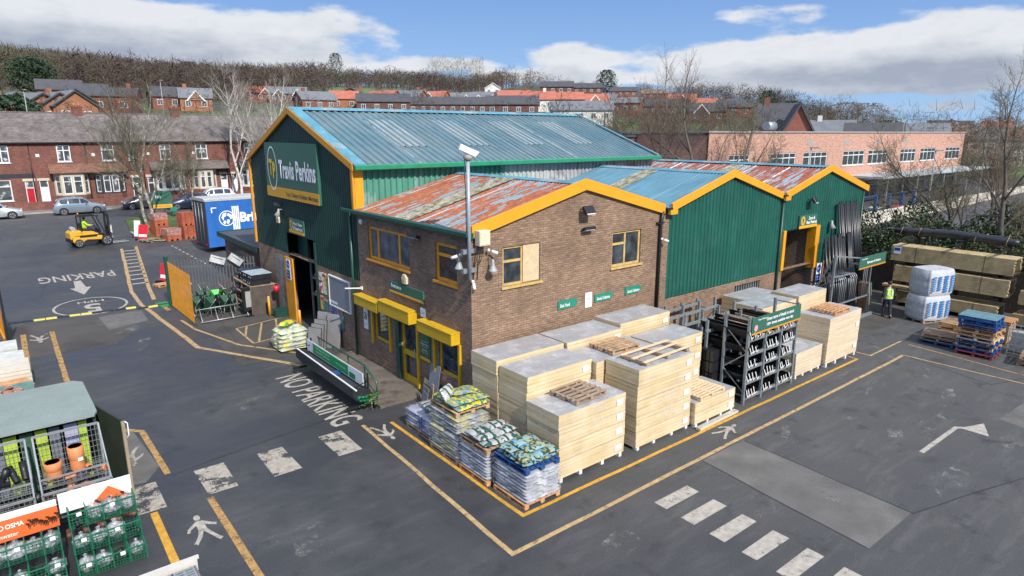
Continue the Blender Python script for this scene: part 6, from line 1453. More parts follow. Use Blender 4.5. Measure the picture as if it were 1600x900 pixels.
grn_b = mat('banner_green', (.015, .30, .09), .5, var=.1)
m = MB(); m.box(-2.036, 4.45, .76, -2.031, 7.5, 1.12); m.build('green_panel', grn_b, bn, world=True)
m = MB(); m.box(-2.036, 3.92, .76, -2.031, 4.38, .95); m.build('green_panel', sign_g2, bn, world=True)
FB = FR((-2.04, 0, 0), (0, -1, 0), (1, 0, 0))
lettering('Working with you for', let_w, (-2.040, 6.6, 1.02), (0, -1, 0), (0, 0, 1), 1.3, .09, parent=bn, world=True); lettering('a greener tomorrow', let_w, (-2.040, 6.6, .88), (0, -1, 0), (0, 0, 1), 1.25, .08, parent=bn, world=True); lettering('Ask in branch today', let_w, (-2.040, 5.05, .94), (0, -1, 0), (0, 0, 1), .8, .08, parent=bn, world=True)
rl = thing('handrail', 'green tubular handrail on the entrance platform', 'handrail', (-1.55, 5.5, .17))
m = MB(); m.tube([(-1.55, 8.2, 1.1), (-1.55, 4.2, 1.1), (-1.55, 3.35, .75), (-1.55, 3.35, .2)], .03, 8); m.build('top_rail', gutter_d, rl, world=True)
m = MB(); m.tube([(-1.55, 8.2, .6), (-1.55, 4.2, .6), (-1.55, 3.38, .3)], .022, 8); m.build('lower_rail', pipe_g, rl, world=True)
for y in (4.2, 5.5, 6.8, 8.1): m = MB(); m.tube([(-1.55, y, .17), (-1.55, y, 1.1)], .025, 8); m.build('post', pipe_g, rl, world=True)
t = thing('small_plant', 'little green shrub at the near end of the castored stand', 'plant', (-1.95, 2.95, .1)); m = MB()
for k in range(90):
    p = Vector((random.gauss(0, .13), random.gauss(0, .13), random.uniform(.1, .5))); a = Vector((random.uniform(-1, 1), random.uniform(-1, 1), random.uniform(-.5, 1))).normalized()*.06; b = a.orthogonal().normalized()*.03; m.face([p, p+a+b, p+a*2, p+a-b])
m.build('leaves', mat('shrub_leaves', (.04, .12, .02), .7, var=.3), t); m = MB(); m.tube([(0, 0, -.1), (0, 0, .3)], .02, 6); m.build('stem', wood_d, t)
# ================================================================ left foreground: shelter, mesh stillages, green pick bins
shel_roof = mat('grey_green_felt', (.20, .24, .22), .8, var=.10, vs_=1.2, fine=.12, fs=30)
shel_side = mat('dark_shelter_side', (.02, .03, .018), .7, var=.3, vs_=3); green_w = mat('green_wire', (.008, .13, .065), .4, var=.1); terra = mat('terracotta_pipe', (.52, .19, .07), .65, var=.12, vs_=4)
sh_ = thing('display_shelter', 'low shelter with a grey-green felt roof over racks at the left edge', 'shelter', (-11.5, 3.5, 0))
m = MB(); m.prism([(-15, 1.98, 2.30), (-9.50, 1.98, 2.30), (-9.42, 2.2, 2.30), (-9.46, 4.6, 2.30), (-9.66, 4.85, 2.30), (-15, 4.85, 2.30)], (0, 0, .05)); m.build('roof', shel_roof, sh_, world=True)
m = MB(); m.box(-9.53, 2.1, 0, -9.48, 4.6, 2.29); m.box(-15, 4.7, 0, -9.7, 4.78, 2.29); m.build('side_panel', shel_side, sh_, world=True)
for k, (x, w, c) in enumerate(((-9.75, .16, 0), (-9.98, .26, 1), (-10.3, .2, 2), (-10.55, .22, 0), (-10.85, .3, 3), (-11.1, .3, 0), (-11.4, .25, 2), (-11.75, .3, 3), (-12.1, .3, 2))): m = MB(); m.box(x-w/2, 2.25, .7, x+w/2, 2.33, 2.15); m.build('hanging_stock', [mat('lime_stock', (.36, .48, .03), .7, var=.2), mat('lilac_stock', (.36, .36, .50), .7, var=.2), mat('grey_stock', (.13, .14, .16), .8, var=.3), mat('green_stock', (.04, .09, .05), .8, var=.3)][c] if k < 1 else MATS[['lime_stock', 'lilac_stock', 'grey_stock', 'green_stock'][c]], sh_, world=True)
dl = thing('shelter_door', 'dark green-black door leaf standing open beside the shelter', 'door panel', (-9.42, 2.85, 0)); 
m = MB(); m.M = FR((-9.42, 2.9, 0), (.42, -1.0, 0), (1.0, .42, 0)); m.prism([(0, 0, .05), (1.08, 0, .05), (1.08, 0, 2.08), (0, 0, 2.26)], (0, .05, 0)); m.M = None; m.build('panel', shel_side, dl, world=True, fixn=True)
m = MB(); m.M = FR((-9.42, 2.9, 0), (.42, -1.0, 0), (1.0, .42, 0)); m.box(1.085, -.01, .05, 1.12, .06, 2.05); m.M = None; m.build('edge_strip', mat('mud_edge', (.30, .24, .16), .8), dl, world=True)
m = MB(); m.tube([(-8.93, 1.86, 1.6), (-8.88, 1.84, 1.7), (-8.88, 1.84, 2.0), (-8.93, 1.86, 2.05)], .014, 6); m.build('handle', white_p, dl, world=True)
def grid_mb(m, p0, u, v, nu, nv, r):
    p0, u, v = map(Vector, (p0, u, v))
    for i in range(nu+1): m.bar(p0+u*i/nu, p0+u*i/nu+v, r)
    for j in range(nv+1): m.bar(p0+v*j/nv, p0+v*j/nv+u, r)
def stillage(label, x0, x1, y0=.5, y1=1.75, zt=2.22):
    t = thing('mesh_stillage', label, 'mesh cage', ((x0+x1)/2, (y0+y1)/2, 0)); W_ = x1-x0
    for x in (x0, x1):
        for y, h in ((y0, 1.38), (y1, zt)): m = MB(); m.bar((x, y, 0), (x, y, h), .045); m.build('post', galv, t, world=True)
    for nm, a in (('back_mesh', ((x0, y1, .3), (W_, 0, 0), (0, 0, zt-.3), 16, 14)), ('front_mesh', ((x0, y0, .75), (W_, 0, 0), (0, 0, .6), 14, 7)), ('tray_mesh', ((x0, y0, .78), (W_, 0, 0), (0, y1-y0, 0), 14, 10)), ('tray_mesh', ((x0, y0+.35, 1.34), (W_, 0, 0), (0, y1-y0-.35, 0), 12, 8)), ('rim_mesh', ((x0, y0+.35, 1.36), (W_, 0, 0), (0, 0, .2), 12, 2))):
        m = MB(); grid_mb(m, *a, .008); m.build(nm, galv, t, world=True)
    for x in (x0, x1):
        m = MB(); grid_mb(m, (x, y0, .3), (0, y1-y0, 0), (0, 0, 1.05), 8, 9, .008); m.bar((x, y0, 1.36), (x, y0+.45, 1.6), .03); m.bar((x, y0+.45, 1.6), (x, y1, zt), .03); m.build('side_mesh', galv, t, world=True)
    m = MB(); m.bar((x0, y1, zt), (x1, y1, zt), .045); m.bar((x0, y0, 1.38), (x1, y0, 1.38), .045); m.bar((x0, y0+.35, 1.56), (x1, y0+.35, 1.56), .03); m.build('top_rail', galv, t, world=True); return t
stillage('silver mesh cage holding terracotta pipe fittings in front of the shelter', -10.72, -9.47)
stillage('silver mesh cage holding black pipe fittings at the left picture edge', -12.1, -10.86)
def pot(label, x, y, z, r, h, tilt=0, rz=0, mt=terra, cat='pipe fitting', name='pipe_fitting', grp=None, n=20):
    t = thing(name, label, cat, (x, y, z), rz, grp); t.rotation_euler = (tilt, 0, rz); m = MB()
    m.tube([(0, 0, 0), (0, 0, h*.48)], [r*.92, r*.92], n, False); m.tube([(0, 0, h*.48), (0, 0, h*.52), (0, 0, h), (0, 0, h), (0, 0, h*.1)], [r*.92, r, r*1.02, r*.86, r*.8], n, False); m.build('socket', mt, t); return t
pot('large terracotta pipe ring standing at the right of the cage', -10.0, 1.25, 1.42, .155, .58); pot('shorter terracotta pipe ring standing at the left of the cage', -10.45, 1.15, 1.42, .165, .38)
t = thing('price_tag', 'white sticker on the large terracotta pipe ring', 'sticker', (-9.94, 1.09, 1.72), .2); m = MB(); m.box(-.05, -.004, -.04, .05, 0, .04); m.build('tag', sign_w, t)
rf = random.Random(21); TGp = 'terracotta fittings heaped in the silver cage'
for k in range(12):
    x, y = -10.55+.16*(k % 7)+rf.uniform(-.04, .04), .72+.45*(k//7)+rf.uniform(-.1, .1)
    pot('%s terracotta fitting from the left in the %s row of the silver cage' % (OR2[k % 7], ['front', 'rear'][k//7]), x, y, .86+rf.uniform(0, .14), .075, .24, rf.uniform(.6, 1.6), rf.uniform(0, 6), terra if k % 4 else black_m, grp=TGp, n=12)
for k in range(7): pot('%s black and terracotta elbow from the left on the upper tray of the silver cage' % OR2[k], -10.6+.17*k, .95+rf.uniform(-.05, .1), 1.42, .06, .2, rf.uniform(1, 1.6), rf.uniform(0, 6), terra if k in (2, 5, 6) else black_m, grp='fittings on the upper tray', n=12)
for k in range(16): pot('%s black fitting from the left, %s row, in the left-hand silver cage' % (OR2[k % 8], ['front', 'rear'][k//8]), -12.0+.15*(k % 8), .8+.5*(k//8)+rf.uniform(-.1, .1), .9+.55*(k//8), .07, .42, rf.uniform(.4, 1.5), rf.uniform(0, 6), black_m, grp='black fittings in the left-hand cage', n=12)
clearbag = filmmat('clear_polythene', (.62, .65, .68), .14, .66, (9, 9, 9), (.42, .66), .12)
def polybag(label, x, y, z, s, grp='clear bags of fittings in the green bins'):
    t = thing('poly_bag', label, 'bag of fittings', (x, y, z), rf.uniform(0, 3), grp); t.scale = (rf.uniform(.75, 1.2), rf.uniform(.75, 1.2), rf.uniform(.7, 1.15)); m = MB(); rows = []
    for i in range(8):
        v = i/7; r = s*(.55+.45*sin(pi*min(1, v*1.1)))*(1 if i < 6 else .25 if i == 6 else .5); rows.append([(cos(a)*r*(1+.22*rf.uniform(-1, 1)), sin(a)*r*(1+.22*rf.uniform(-1, 1)), v*s*2.1) for a in [2*pi*k/11 for k in range(11)]])
    m.smooth = True; m.quads(rows, True); m.build('film', clearbag, t); m = MB()
    for k in range(7): p = Vector((rf.uniform(-.5, .5)*s, rf.uniform(-.5, .5)*s, rf.uniform(.1, 1.2)*s)); q = p+Vector((rf.uniform(-1, 1), rf.uniform(-1, 1), rf.uniform(-.6, .6)))*s*.55; m.tube([p, q], s*.2, 7)
    m.build('fittings', black_m if rf.random() < .7 else grey_p, t)
    if rf.random() < .5: m = MB(); m.cbox(s*.5, -s*.8, s*.9, s*.5, .006, s*.4, .3); m.build('label', sign_w, t)
def bins(label, x0, x1, nd, side):
    dy, dz = (0, 0) if side == 'right' else (-.25, -.22); t = thing('pick_bin_rack', label, 'wire rack', ((x0+x1)/2, -.3, 0)); yb = .14+dy
    tiers = [(-.22+dy, 1.14+dz, .80+dz), (-.56+dy, .72+dz, .40+dz), (-.92+dy, .34+dz*.6, .03)]
    for i, (yf, zt, zb) in enumerate(tiers):
        m = MB(); grid_mb(m, (x0, yf, zb), (x1-x0, 0, 0), (0, 0, zt-zb), 22, 5, .007); grid_mb(m, (x0, yf, zb), (x1-x0, 0, 0), (0, yb-yf, 0), 22, 6, .006)
        m.bar((x0, yf, zt), (x1, yf, zt), .024); m.build('basket', green_w, t, world=True)
        for k in range(nd+1):
            x = x0+(x1-x0)*k/nd; m = MB(); grid_mb(m, (x, yf, zb), (0, yb-yf, 0), (0, 0, zt-zb), 7, 5, .007); m.bar((x, yf, zt), (x, yb, zt), .02); m.bar((x, yf, zb), (x, yf, zt), .02); m.build('divider', green_w, t, world=True)
        for k in range(nd):
            x = x0+(x1-x0)*(k+.5)/nd
            if (i == 0 and k != 0) or (i > 0 and (k+i) % 4 != 0): polybag('clear bag of fittings in the %s bin of the %s tier, %s green rack' % (OR2[k], ['top', 'middle', 'bottom'][i], side), x, yf+.18, zb+.04, .165 if i else .20)
            else:
                for q in range(5): pot('%s loose black fitting, %s bin of the %s tier, %s green rack' % (OR2[q], OR2[k], ['top', 'middle', 'bottom'][i], side), x+rf.uniform(-.08, .08), yf+.12+.08*q, zb+.05, .045, .16, rf.uniform(.8, 1.7), rf.uniform(0, 6), black_m, grp='loose black fittings in the %s green rack' % side, n=8)
        for k in range(0, nd, 2):
            m = MB(); x = x0+(x1-x0)*(k+.6)/nd; m.box(x-.05, yf-.02, zt-.08, x+.04, yf-.014, zt+.0); m.build('price_ticket', sign_w, t, world=True)
    for x in (x0, x1): m = MB(); m.bar((x, yb, 0), (x, yb, 1.15+dz), .03); m.bar((x, -.9+dy, .0), (x, -.9+dy, .3), .03); m.build('frame', green_w, t, world=True)
bins('right green wire rack of clear-bagged fittings under the white header board', -10.36, -9.16, 4, 'right'); bins('left green wire rack of fittings under the orange header board', -12.0, -10.56, 5, 'left')
orange_s = mat('orange_sign', (.66, .13, .03), .45, var=.06)
t = thing('header_board', 'long white header board above the right green wire rack', 'header board', (-9.8, .32, .95)); m = MB(); m.box(-10.48, .30, .96, -9.14, .33, 1.40); m.build('board', sign_w, t, world=True)
t = thing('header_board', 'orange header board reading OSMA with a white strip on top', 'header board', (-11.4, .32, .9)); m = MB(); m.box(-12.6, .0, .86, -10.52, .03, 1.32); m.build('board', orange_s, t, world=True); m = MB(); m.box(-12.6, .005, 1.322, -10.52, .03, 1.46); m.build('white_strip', sign_w, t, world=True)
lettering('OSMA', let_w, (-11.24, -.004, 1.17), (1, 0, 0), (0, 0, 1), .30, .10, bold=.02, parent=t, world=True); lettering('Rainwater', let_w, (-11.42, -.004, .98), (1, 0, 0), (0, 0, 1), .44, .09, parent=t, world=True); ring_mb(FR((0, 0, 0), (1, 0, 0), (0, 1, 0)), -11.47, 1.17, -.005, .055, .014).build('emblem', let_w, t, world=True)
t = thing('diamond_board', 'orange diamond-shaped card with black clips above the right green rack', 'card', (-9.62, .2, 1.2)); m = MB(); m.prism([(-9.95, .12, 1.02), (-9.60, .10, .80), (-9.22, .12, 1.05), (-9.58, .14, 1.36)], (0, .02, 0)); m.build('card', orange_s, t, world=True)
for g2, (cx, cz, sd) in enumerate(((-9.62, 1.12, 'right'), (-10.82, 1.15, 'left'))):
    for k in range(14): t = thing('gutter_clip', '%s black clip from the left hung on the orange board of the %s rack' % (OR2[k], sd), 'clip', (cx-.24+.037*k, .08 if g2 == 0 else -.03, cz+rf.uniform(-.08, .06)), 0, 'black clips on the %s orange board' % sd); m = MB(); m.bar((0, 0, 0), (.05, -.10, .03), .02); m.bar((.05, -.1, .03), (.03, -.1, -.04), .016); m.build('clip', black_m, t)
for k in range(5): pot('%s brown pipe fitting from the left, between header boards and bins' % OR2[k], -10.4+.24*k, .15, .6, .05, .4, 1.4, .2*k, mat('brown_fitting', (.12, .06, .035), .6) if 'brown_fitting' not in MATS else MATS['brown_fitting'], grp='brown fittings behind the green bins', n=8)
t = thing('channel_box', 'pale-lipped box of drainage grates at the bottom left edge', 'box of grates', (-9.8, -3.6, 0)); m = MB(); m.box(-11.0, -4.4, 0, -8.60, -2.86, .68); m.build('crate', mat('grey_box', (.14, .14, .14), .8, var=.2), t, world=True)
m = MB(); m.box(-11.0, -2.86, .55, -8.56, -2.72, .80); m.box(-11.0, -2.72, .70, -8.5, -2.66, .76); m.build('lip', mat('pale_lip', (.50, .47, .42), .7, var=.1), t, world=True)
for k in range(6):
    x = -9.02-k*.4; m = MB(); m.box(x-.0, -4.3, .685, x+.38, -2.9, .70); m.build('grate_back', black_m, t, world=True); m = MB()
    for j in range(16): m.box(x+.01, -4.28+j*.087, .701, x+.37, -4.28+j*.087+.045, .72)
    for j in range(3): m.box(x+.01+j*.165, -4.28, .704, x+.04+j*.165, -2.92, .724)
    m.build('grate', galv, t, world=True)
# pale stacks by the left gate
cream_s = mat('cream_slabs', (.52, .48, .40), .8, var=.12, vs_=3); dirty_w = mat('dirty_white_sheet', (.50, .50, .47), .7, var=.15)
for lab, x1, y0, y1, h, mt in (('white-topped stack of slabs nearest the orange gate at the left edge', -10.72, 15.5, 16.6, .75, dirty_w), ('middle pale stack of slabs at the left edge', -10.55, 13.9, 15.0, .72, dirty_w), ('cream stack of slabs on dark bearers at the left edge', -10.45, 12.35, 13.5, .8, cream_s)):
    t = thing('slab_stack', lab, 'slab stack', (x1-.6, (y0+y1)/2, 0), 0, 'pale stacks at the left edge'); m = MB()
    for k in range(5): m.box(x1-1.3+random.uniform(-.02, .02), y0, .12+k*(h-.12)/5, x1+random.uniform(-.02, .02), y1, .12+(k+1)*(h-.12)/5-.012)
    m.build('slabs', mt, t, world=True); m = MB(); m.box(x1-1.3, y0+.1, 0, x1, y0+.25, .12); m.box(x1-1.3, y1-.25, 0, x1, y1-.1, .12); m.build('bearers', wood_d, t, world=True)
for k in range(3): make_pallet('%s broken pallet from the ground in front of the cream slabs' % OR2[k], (-11.1, 11.7, k*.15), .1*k, wood_o if k == 2 else wood_d, 1.2, 1.0, group='broken pallets at the left edge')
t = thing('junk_crate', 'grey crate of brick offcuts and scraps at the left edge beyond the shelter', 'crate', (-11.05, 10.6, 0)); m = MB(); m.box(-.6, -.5, 0, .6, .5, .04)
for a in ((-.6, -.5, .6, -.46), (-.6, .46, .6, .5), (-.6, -.46, -.56, .46), (.56, -.46, .6, .46)): m.box(a[0], a[1], .04, a[2], a[3], .62)
m.build('sides', mat('teal_crate', (.12, .22, .22), .6, var=.3), t); m = MB()
for k in range(30): m.cbox(random.uniform(-.48, .48), random.uniform(-.38, .38), random.uniform(.35, .62), .2, .1, .07, random.uniform(0, 3), random.uniform(-.4, .4))
m.build('offcuts', mat('offcuts', (.40, .15, .08), .8, var=.5, vs_=9, col2=(.5, .48, .44), c2s=6), t)
# ================================================================ vehicles
tyre_m = mat('tyre', (.014, .014, .015), .85, var=.2); rim_m = mat('alloy_rim', (.48, .49, .50), .3, metal=.6, var=.08); car_gl = glassmat('car_glass', (.012, .016, .02), .04)
lamp_r = mat('tail_lamp', (.35, .01, .01), .25); lamp_w = mat('head_lamp', (.62, .65, .68), .12)
def carpaint(name, c): return mat(name, c, .28, metal=.35, var=.05, coat=.8)
def wheel(par, x, y, r, w, side):
    m = MB(); q = Matrix.Translation((x, y, r)) @ Matrix.Rotation(-pi/2*side, 4, 'X'); m.M = q
    m.tube([(0, 0, -w/2), (0, 0, -w/2+.02), (0, 0, w/2-.02), (0, 0, w/2)], [r*.92, r, r, r*.92], 22); m.M = None; ty = m.build('wheel', tyre_m, par)
    m = MB(); m.M = q; m.tube([(0, 0, w/2-.01), (0, 0, w/2+.006)], [r*.66, r*.62], 20)
    m.build('rim_dish', black_m, ty); m = MB(); m.M = q
    for k in range(5):
        a = 2*pi*k/5; m.prism([(cos(a-.22)*r*.12, sin(a-.22)*r*.12, w/2+.008), (cos(a-.16)*r*.62, sin(a-.16)*r*.62, w/2+.008), (cos(a+.16)*r*.62, sin(a+.16)*r*.62, w/2+.008), (cos(a+.22)*r*.12, sin(a+.22)*r*.12, w/2+.008)], (0, 0, .012))
    for k in range(20):
        a, b = 2*pi*k/20, 2*pi*(k+1)/20; m.face([(cos(a)*r*.6, sin(a)*r*.6, w/2+.012), (cos(a)*r*.68, sin(a)*r*.68, w/2+.012), (cos(b)*r*.68, sin(b)*r*.68, w/2+.012), (cos(b)*r*.6, sin(b)*r*.6, w/2+.012)])
    m.M = None; m.build('rim', rim_m, ty)
def car(label, loc, rz, paint, L=4.3, W=1.76, H=1.55, hatch=1):
    """body lofted through cross-sections from tail (-x) to nose (+x)"""
    t = thing('car', label, 'car', loc, rz, 'cars parked along the street')
    #        x     zbelt  half width  zroof  half roof
    S_ = [(-.50, .62, .74, .62, .60), (-.49, .88, .84, .90, .72), (-.46, .95, .87, 1.02, .74), (-.38, .97, .89, 1.42 if hatch else 1.1, .66), (-.28, .97, .90, 1.52, .64), (-.10, .96, .90, 1.55, .64), (.06, .95, .90, 1.50, .63), (.15, .94, .90, 1.30, .66), (.25, .93, .89, .99, .74), (.36, .86, .88, .90, .76), (.45, .76, .84, .78, .70), (.49, .62, .76, .62, .60), (.50, .5, .70, .5, .55)]
    m = MB(); rows = []
    for x, zb, hw, zr, hr in S_:
        f = H/1.55; zl = .22 if abs(x) < .47 else .32; w = W/1.8
        rows.append([(x*L, -hw*w*.94, zl), (x*L, -hw*w, .45), (x*L, -hw*w*.99, zb*f), (x*L, -hr*w, (zr*.97)*f), (x*L, -hr*w*.7, zr*f), (x*L, 0, (zr+.02)*f), (x*L, hr*w*.7, zr*f), (x*L, hr*w, zr*.97*f), (x*L, hw*w*.99, zb*f), (x*L, hw*w, .45), (x*L, hw*w*.94, zl)])
    m.smooth = True; m.quads(rows); m.smooth = False; m.face(rows[0]); m.face(rows[-1][::-1]); m.build('body', paint, t, fixn=True)
    # glass house: side windows, windscreen, rear screen laid just outside the body
    f = H/1.55; w = W/1.8
    for s_ in (-1, 1):
        for (a, b) in ((.17, .02), (0, -.20), (-.22, -.36)):
            m = MB(); g = []
            for k in range(4):
                x = a+(b-a)*k/3
                for (x0, zb0, hw0, zr0, hr0), (x1, zb1, hw1, zr1, hr1) in zip(S_, S_[1:]):
                    if x0 <= x <= x1: u = (x-x0)/(x1-x0); zb, hw, zr, hr = zb0+(zb1-zb0)*u, hw0+(hw1-hw0)*u, zr0+(zr1-zr0)*u, hr0+(hr1-hr0)*u; break
                lo, hi = .10, .86; P0 = Vector((x*L, s_*hw*w*.99, zb*f)); P1 = Vector((x*L, s_*hr*w, zr*.97*f)); o = Vector((0, s_*.012, .004)); g.append([P0.lerp(P1, lo)+o, P0.lerp(P1, hi)+o])
            m.quads(g); m.build('side_window', car_gl, t)
        m = MB(); m.cbox(s_*0+.12*L, s_*(W/2+.06), .98*f, .12, .16, .12); m.build('wing_mirror', paint, t, bevel=.02)
        m = MB(); m.cbox(.452*L, s_*W*.38, .70*f, .16, .30, .14, -s_*.35); m.build('headlight', lamp_w, t, bevel=.02)
        m = MB(); m.cbox(-.482*L, s_*W*.43, .88*f, .10, .16, .24); m.build('tail_light', lamp_r, t, bevel=.02)
    m = MB(); m.quads([[(.155*L+.012, y*.60*w, 1.27*f), (.25*L+.012, y*.70*w, 1.01*f)] for y in (-1, -.33, .33, 1)]); m.build('windscreen', car_gl, t)
    m = MB(); m.quads([[(-.385*L-.012, y*.60*w, 1.38*f), (-.458*L-.012, y*.68*w, 1.05*f)] for y in (-1, -.33, .33, 1)]); m.build('rear_window', car_gl, t)
    m = MB(); m.box(-.35*L, -W*.47, .16, .36*L, W*.47, .26); m.build('underbody', black_m, t)
    for x in (-.31*L, .31*L):
        for s_ in (-1, 1): wheel(t, x, s_*(W/2-.09), .32, .21, s_)
    for s_ in (-1, 1):
        for x in (-.31*L, .31*L):
            m = MB(); m.M = Matrix.Translation((x, s_*(W/2-.0), .34)) @ Matrix.Rotation(pi/2, 4, 'X'); m.tube([(0, 0, -.008), (0, 0, .008)], .37, 20); m.build('wheel_arch', black_m, t)
    m = MB(); m.box(L*.5-.005, -.26, .38, L*.5+.012, .26, .49); m.build('number_plate', sign_w, t); return t
g1 = 1.40
car('silver car cut off by the left edge of the photo', (-10.75, 58.0, g1), Rd(-2), carpaint('silver_paint', (.42, .45, .47)), 4.4)
car('blue-grey hatchback in front of the white house door', (-4.3, 58.05, g1), Rd(0), carpaint('blue_grey_paint', (.20, .25, .30)), 4.2, H=1.6)
car('dark purple-grey hatchback partly behind the twin birch trunks', (1.45, 59.3, g1), Rd(180), carpaint('dark_plum_paint', (.055, .05, .065)), 4.2)
car('white car behind the brick packs and the lorry', (7.9, 59.1, g1), Rd(178), carpaint('white_paint_car', (.70, .71, .72)), 4.5, H=1.75)
car('dark blue car low behind the exit sign', (4.9, 56.2, g1), Rd(175), carpaint('navy_paint', (.02, .03, .07)), 4.1)
# ---- forklift with driver
fy = mat('forklift_yellow', (.60, .33, .03), .45, var=.10, col2=(.4, .22, .04), c2s=3, c2a=(.6, .72)); fk = thing('forklift', 'yellow and black forklift truck crossing the yard entrance', 'forklift', (-4.85, 45.55, T(-4.85, 45.55)), Rd(10)); fk.scale = (1.08, 1.08, 1.12)
m = MB(); m.prism([(-1.35, -.52, .45), (-1.25, -.52, .30), (-.75, -.52, .28), (-.45, -.52, .50), (.55, -.52, .42), (.55, -.52, .72), (-1.35, -.52, .78)], (0, 1.04, 0)); m.build('chassis', fy, fk, bevel=.03, fixn=True)
m = MB(); m.prism([(-1.5, -.54, .50), (-1.5, -.54, 1.02), (-1.35, -.54, 1.18), (-.75, -.54, 1.15), (-.72, -.54, .80), (-1.2, -.54, .78)], (0, 1.08, 0)); m.build('counterweight', fy, fk, bevel=.04, fixn=True)
m = MB(); m.prism([(-.72, -.50, .80), (-.72, -.50, 1.12), (.05, -.50, 1.02), (.35, -.50, .80)], (0, 1.0, 0)); m.build('bonnet', fy, fk, bevel=.03, fixn=True)
m = MB(); m.cbox(-.35, -.53, .74, 1.1, .03, .10); m.cbox(-1.50, 0, .52, .06, 1.12, .26); m.cbox(-.2, -.545, .40, .9, .03, .12); m.cbox(.45, 0, .95, .12, .96, .45); m.build('black_trim', black_m, fk)
m = MB(); m.box(-.72, -.5, 2.10, .32, .5, 2.15)
for k in range(6): m.box(-.62+k*.16, -.46, 2.16, -.57+k*.16, .46, 2.19)
m.build('overhead_guard', black_m, fk)
for y in (-.48, .48): m = MB(); m.bar((-.70, y, 1.1), (-.70, y, 2.12), .07); m.bar((.30, y, 2.12), (.72, y, 1.0), .06); m.bar((.72, y, 1.0), (.62, y, .7), .06); m.build('guard_post', black_m, fk)
m = MB()
for y in (-.32, .32): m.box(1.02, y-.06, .12, 1.16, y+.06, 2.2)
for z in (.5, 1.2, 2.1): m.box(1.04, -.3, z, 1.12, .3, z+.1)
m.tube([(1.08, 0, .3), (1.08, 0, 2.1)], .05, 8); m.build('mast', black_m, fk)
m = MB()
for z in (.35, .75): m.box(1.18, -.5, z, 1.24, .5, z+.09)
m.build('carriage', black_m, fk)
for y in (-.28, .28): m = MB(); m.prism([(1.24, y-.05, .06), (1.29, y-.05, .06), (1.29, y-.05, 1.0), (1.24, y-.05, 1.0)], (0, .1, 0)); m.box(1.29, y-.05, .06, 2.3, y+.05, .10); m.build('fork', grey_p, fk)
m = MB()
for k in range(6): m.bar((1.2, -.5+k*.2, .8), (1.2, -.5+k*.2, 1.35), .035)
m.bar((1.2, -.52, 1.35), (1.2, .52, 1.35), .04); m.build('load_guard', white_p, fk)
for s_ in (-1, 1): wheel(fk, .80, s_*.50, .36, .24, s_); wheel(fk, -.98, s_*.44, .29, .2, s_)
m = MB(); m.cbox(-.42, 0, 1.12, .5, .5, .12); m.cbox(-.66, 0, 1.4, .12, .48, .55, 0, 0, -.15); m.build('seat', black_m, fk, bevel=.03)
m = MB(); m.tube([(.42, 0, 1.1), (.22, 0, 1.42)], .03, 8); m.tube([(.2+.05*cos(a), .17*sin(a), 1.44+.16*cos(a)) for a in [2*pi*k/14 for k in range(15)]], .014, 6); m.build('steering_wheel', black_m, fk)
m = MB(); m.tube([(-1.2, -.35, 1.3), (-1.2, .35, 1.3)], .15, 12); m.build('gas_bottle', grey_p, fk); m = MB(); m.tube([(-.6, .35, 2.2), (-.6, .35, 2.32)], .05, 8); m.build('beacon', mat('amber_beacon', (.6, .25, .02), .3), fk); m = MB(); m.cbox(.4, -.42, 2.1, .12, .12, .1); m.build('work_lamp', black_m, fk)
dv = thing('person', 'forklift driver in a lime hi-vis jacket and dark trousers, seated', 'person', fk.location, Rd(10)); dv.scale = (1.08, 1.08, 1.1)
skinmesh('body', [((-.42, 0, 1.26), (.12, .15)), ((-.46, 0, 1.50), (.10, .14)), ((-.42, 0, 1.72), (.10, .17)), ((-.38, 0, 1.83), .05), ((-.35, 0, 1.92), (.085, .07)), ((-.34, 0, 1.99), (.085, .07)), ((-.40, -.20, 1.72), .055), ((-.22, -.26, 1.50), .045), ((.08, -.14, 1.47), .035), ((.15, -.14, 1.49), .025), ((-.40, .20, 1.72), .055), ((-.22, .26, 1.50), .045), ((.08, .14, 1.47), .035), ((.15, .14, 1.49), .025), ((.05, -.12, 1.22), .075), ((.32, -.13, .85), .05), ((.42, -.13, .82), .04), ((.05, .12, 1.22), .075), ((.32, .13, .85), .05), ((.42, .13, .82), .04)], [(0, 1), (1, 2), (2, 3), (3, 4), (4, 5), (2, 6), (6, 7), (7, 8), (8, 9), (2, 10), (10, 11), (11, 12), (12, 13), (0, 14), (14, 15), (15, 16), (0, 17), (17, 18), (18, 19)], skin_m, dv)
skinmesh('hi_vis_jacket', [((-.42, 0, 1.24), (.15, .18)), ((-.46, 0, 1.50), (.14, .18)), ((-.42, 0, 1.73), (.13, .20)), ((-.40, 0, 1.80), (.08, .1)), ((-.40, -.20, 1.72), .075), ((-.22, -.26, 1.50), .062), ((.02, -.16, 1.47), .05), ((-.40, .20, 1.72), .075), ((-.22, .26, 1.50), .062), ((.02, .16, 1.47), .05)], [(0, 1), (1, 2), (2, 3), (2, 4), (4, 5), (5, 6), (2, 7), (7, 8), (8, 9)], hivis, dv)
skinmesh('trousers', [((-.42, 0, 1.22), (.14, .17)), ((.05, -.12, 1.22), .09), ((.30, -.13, .88), .065), ((.05, .12, 1.22), .09), ((.30, .13, .88), .065)], [(0, 1), (1, 2), (0, 3), (3, 4)], navy, dv)
m = MB(); m.ellipsoid((-.36, 0, 2.0), (.105, .09, .08), 12, 7); m.build('hair', hair_m, dv)
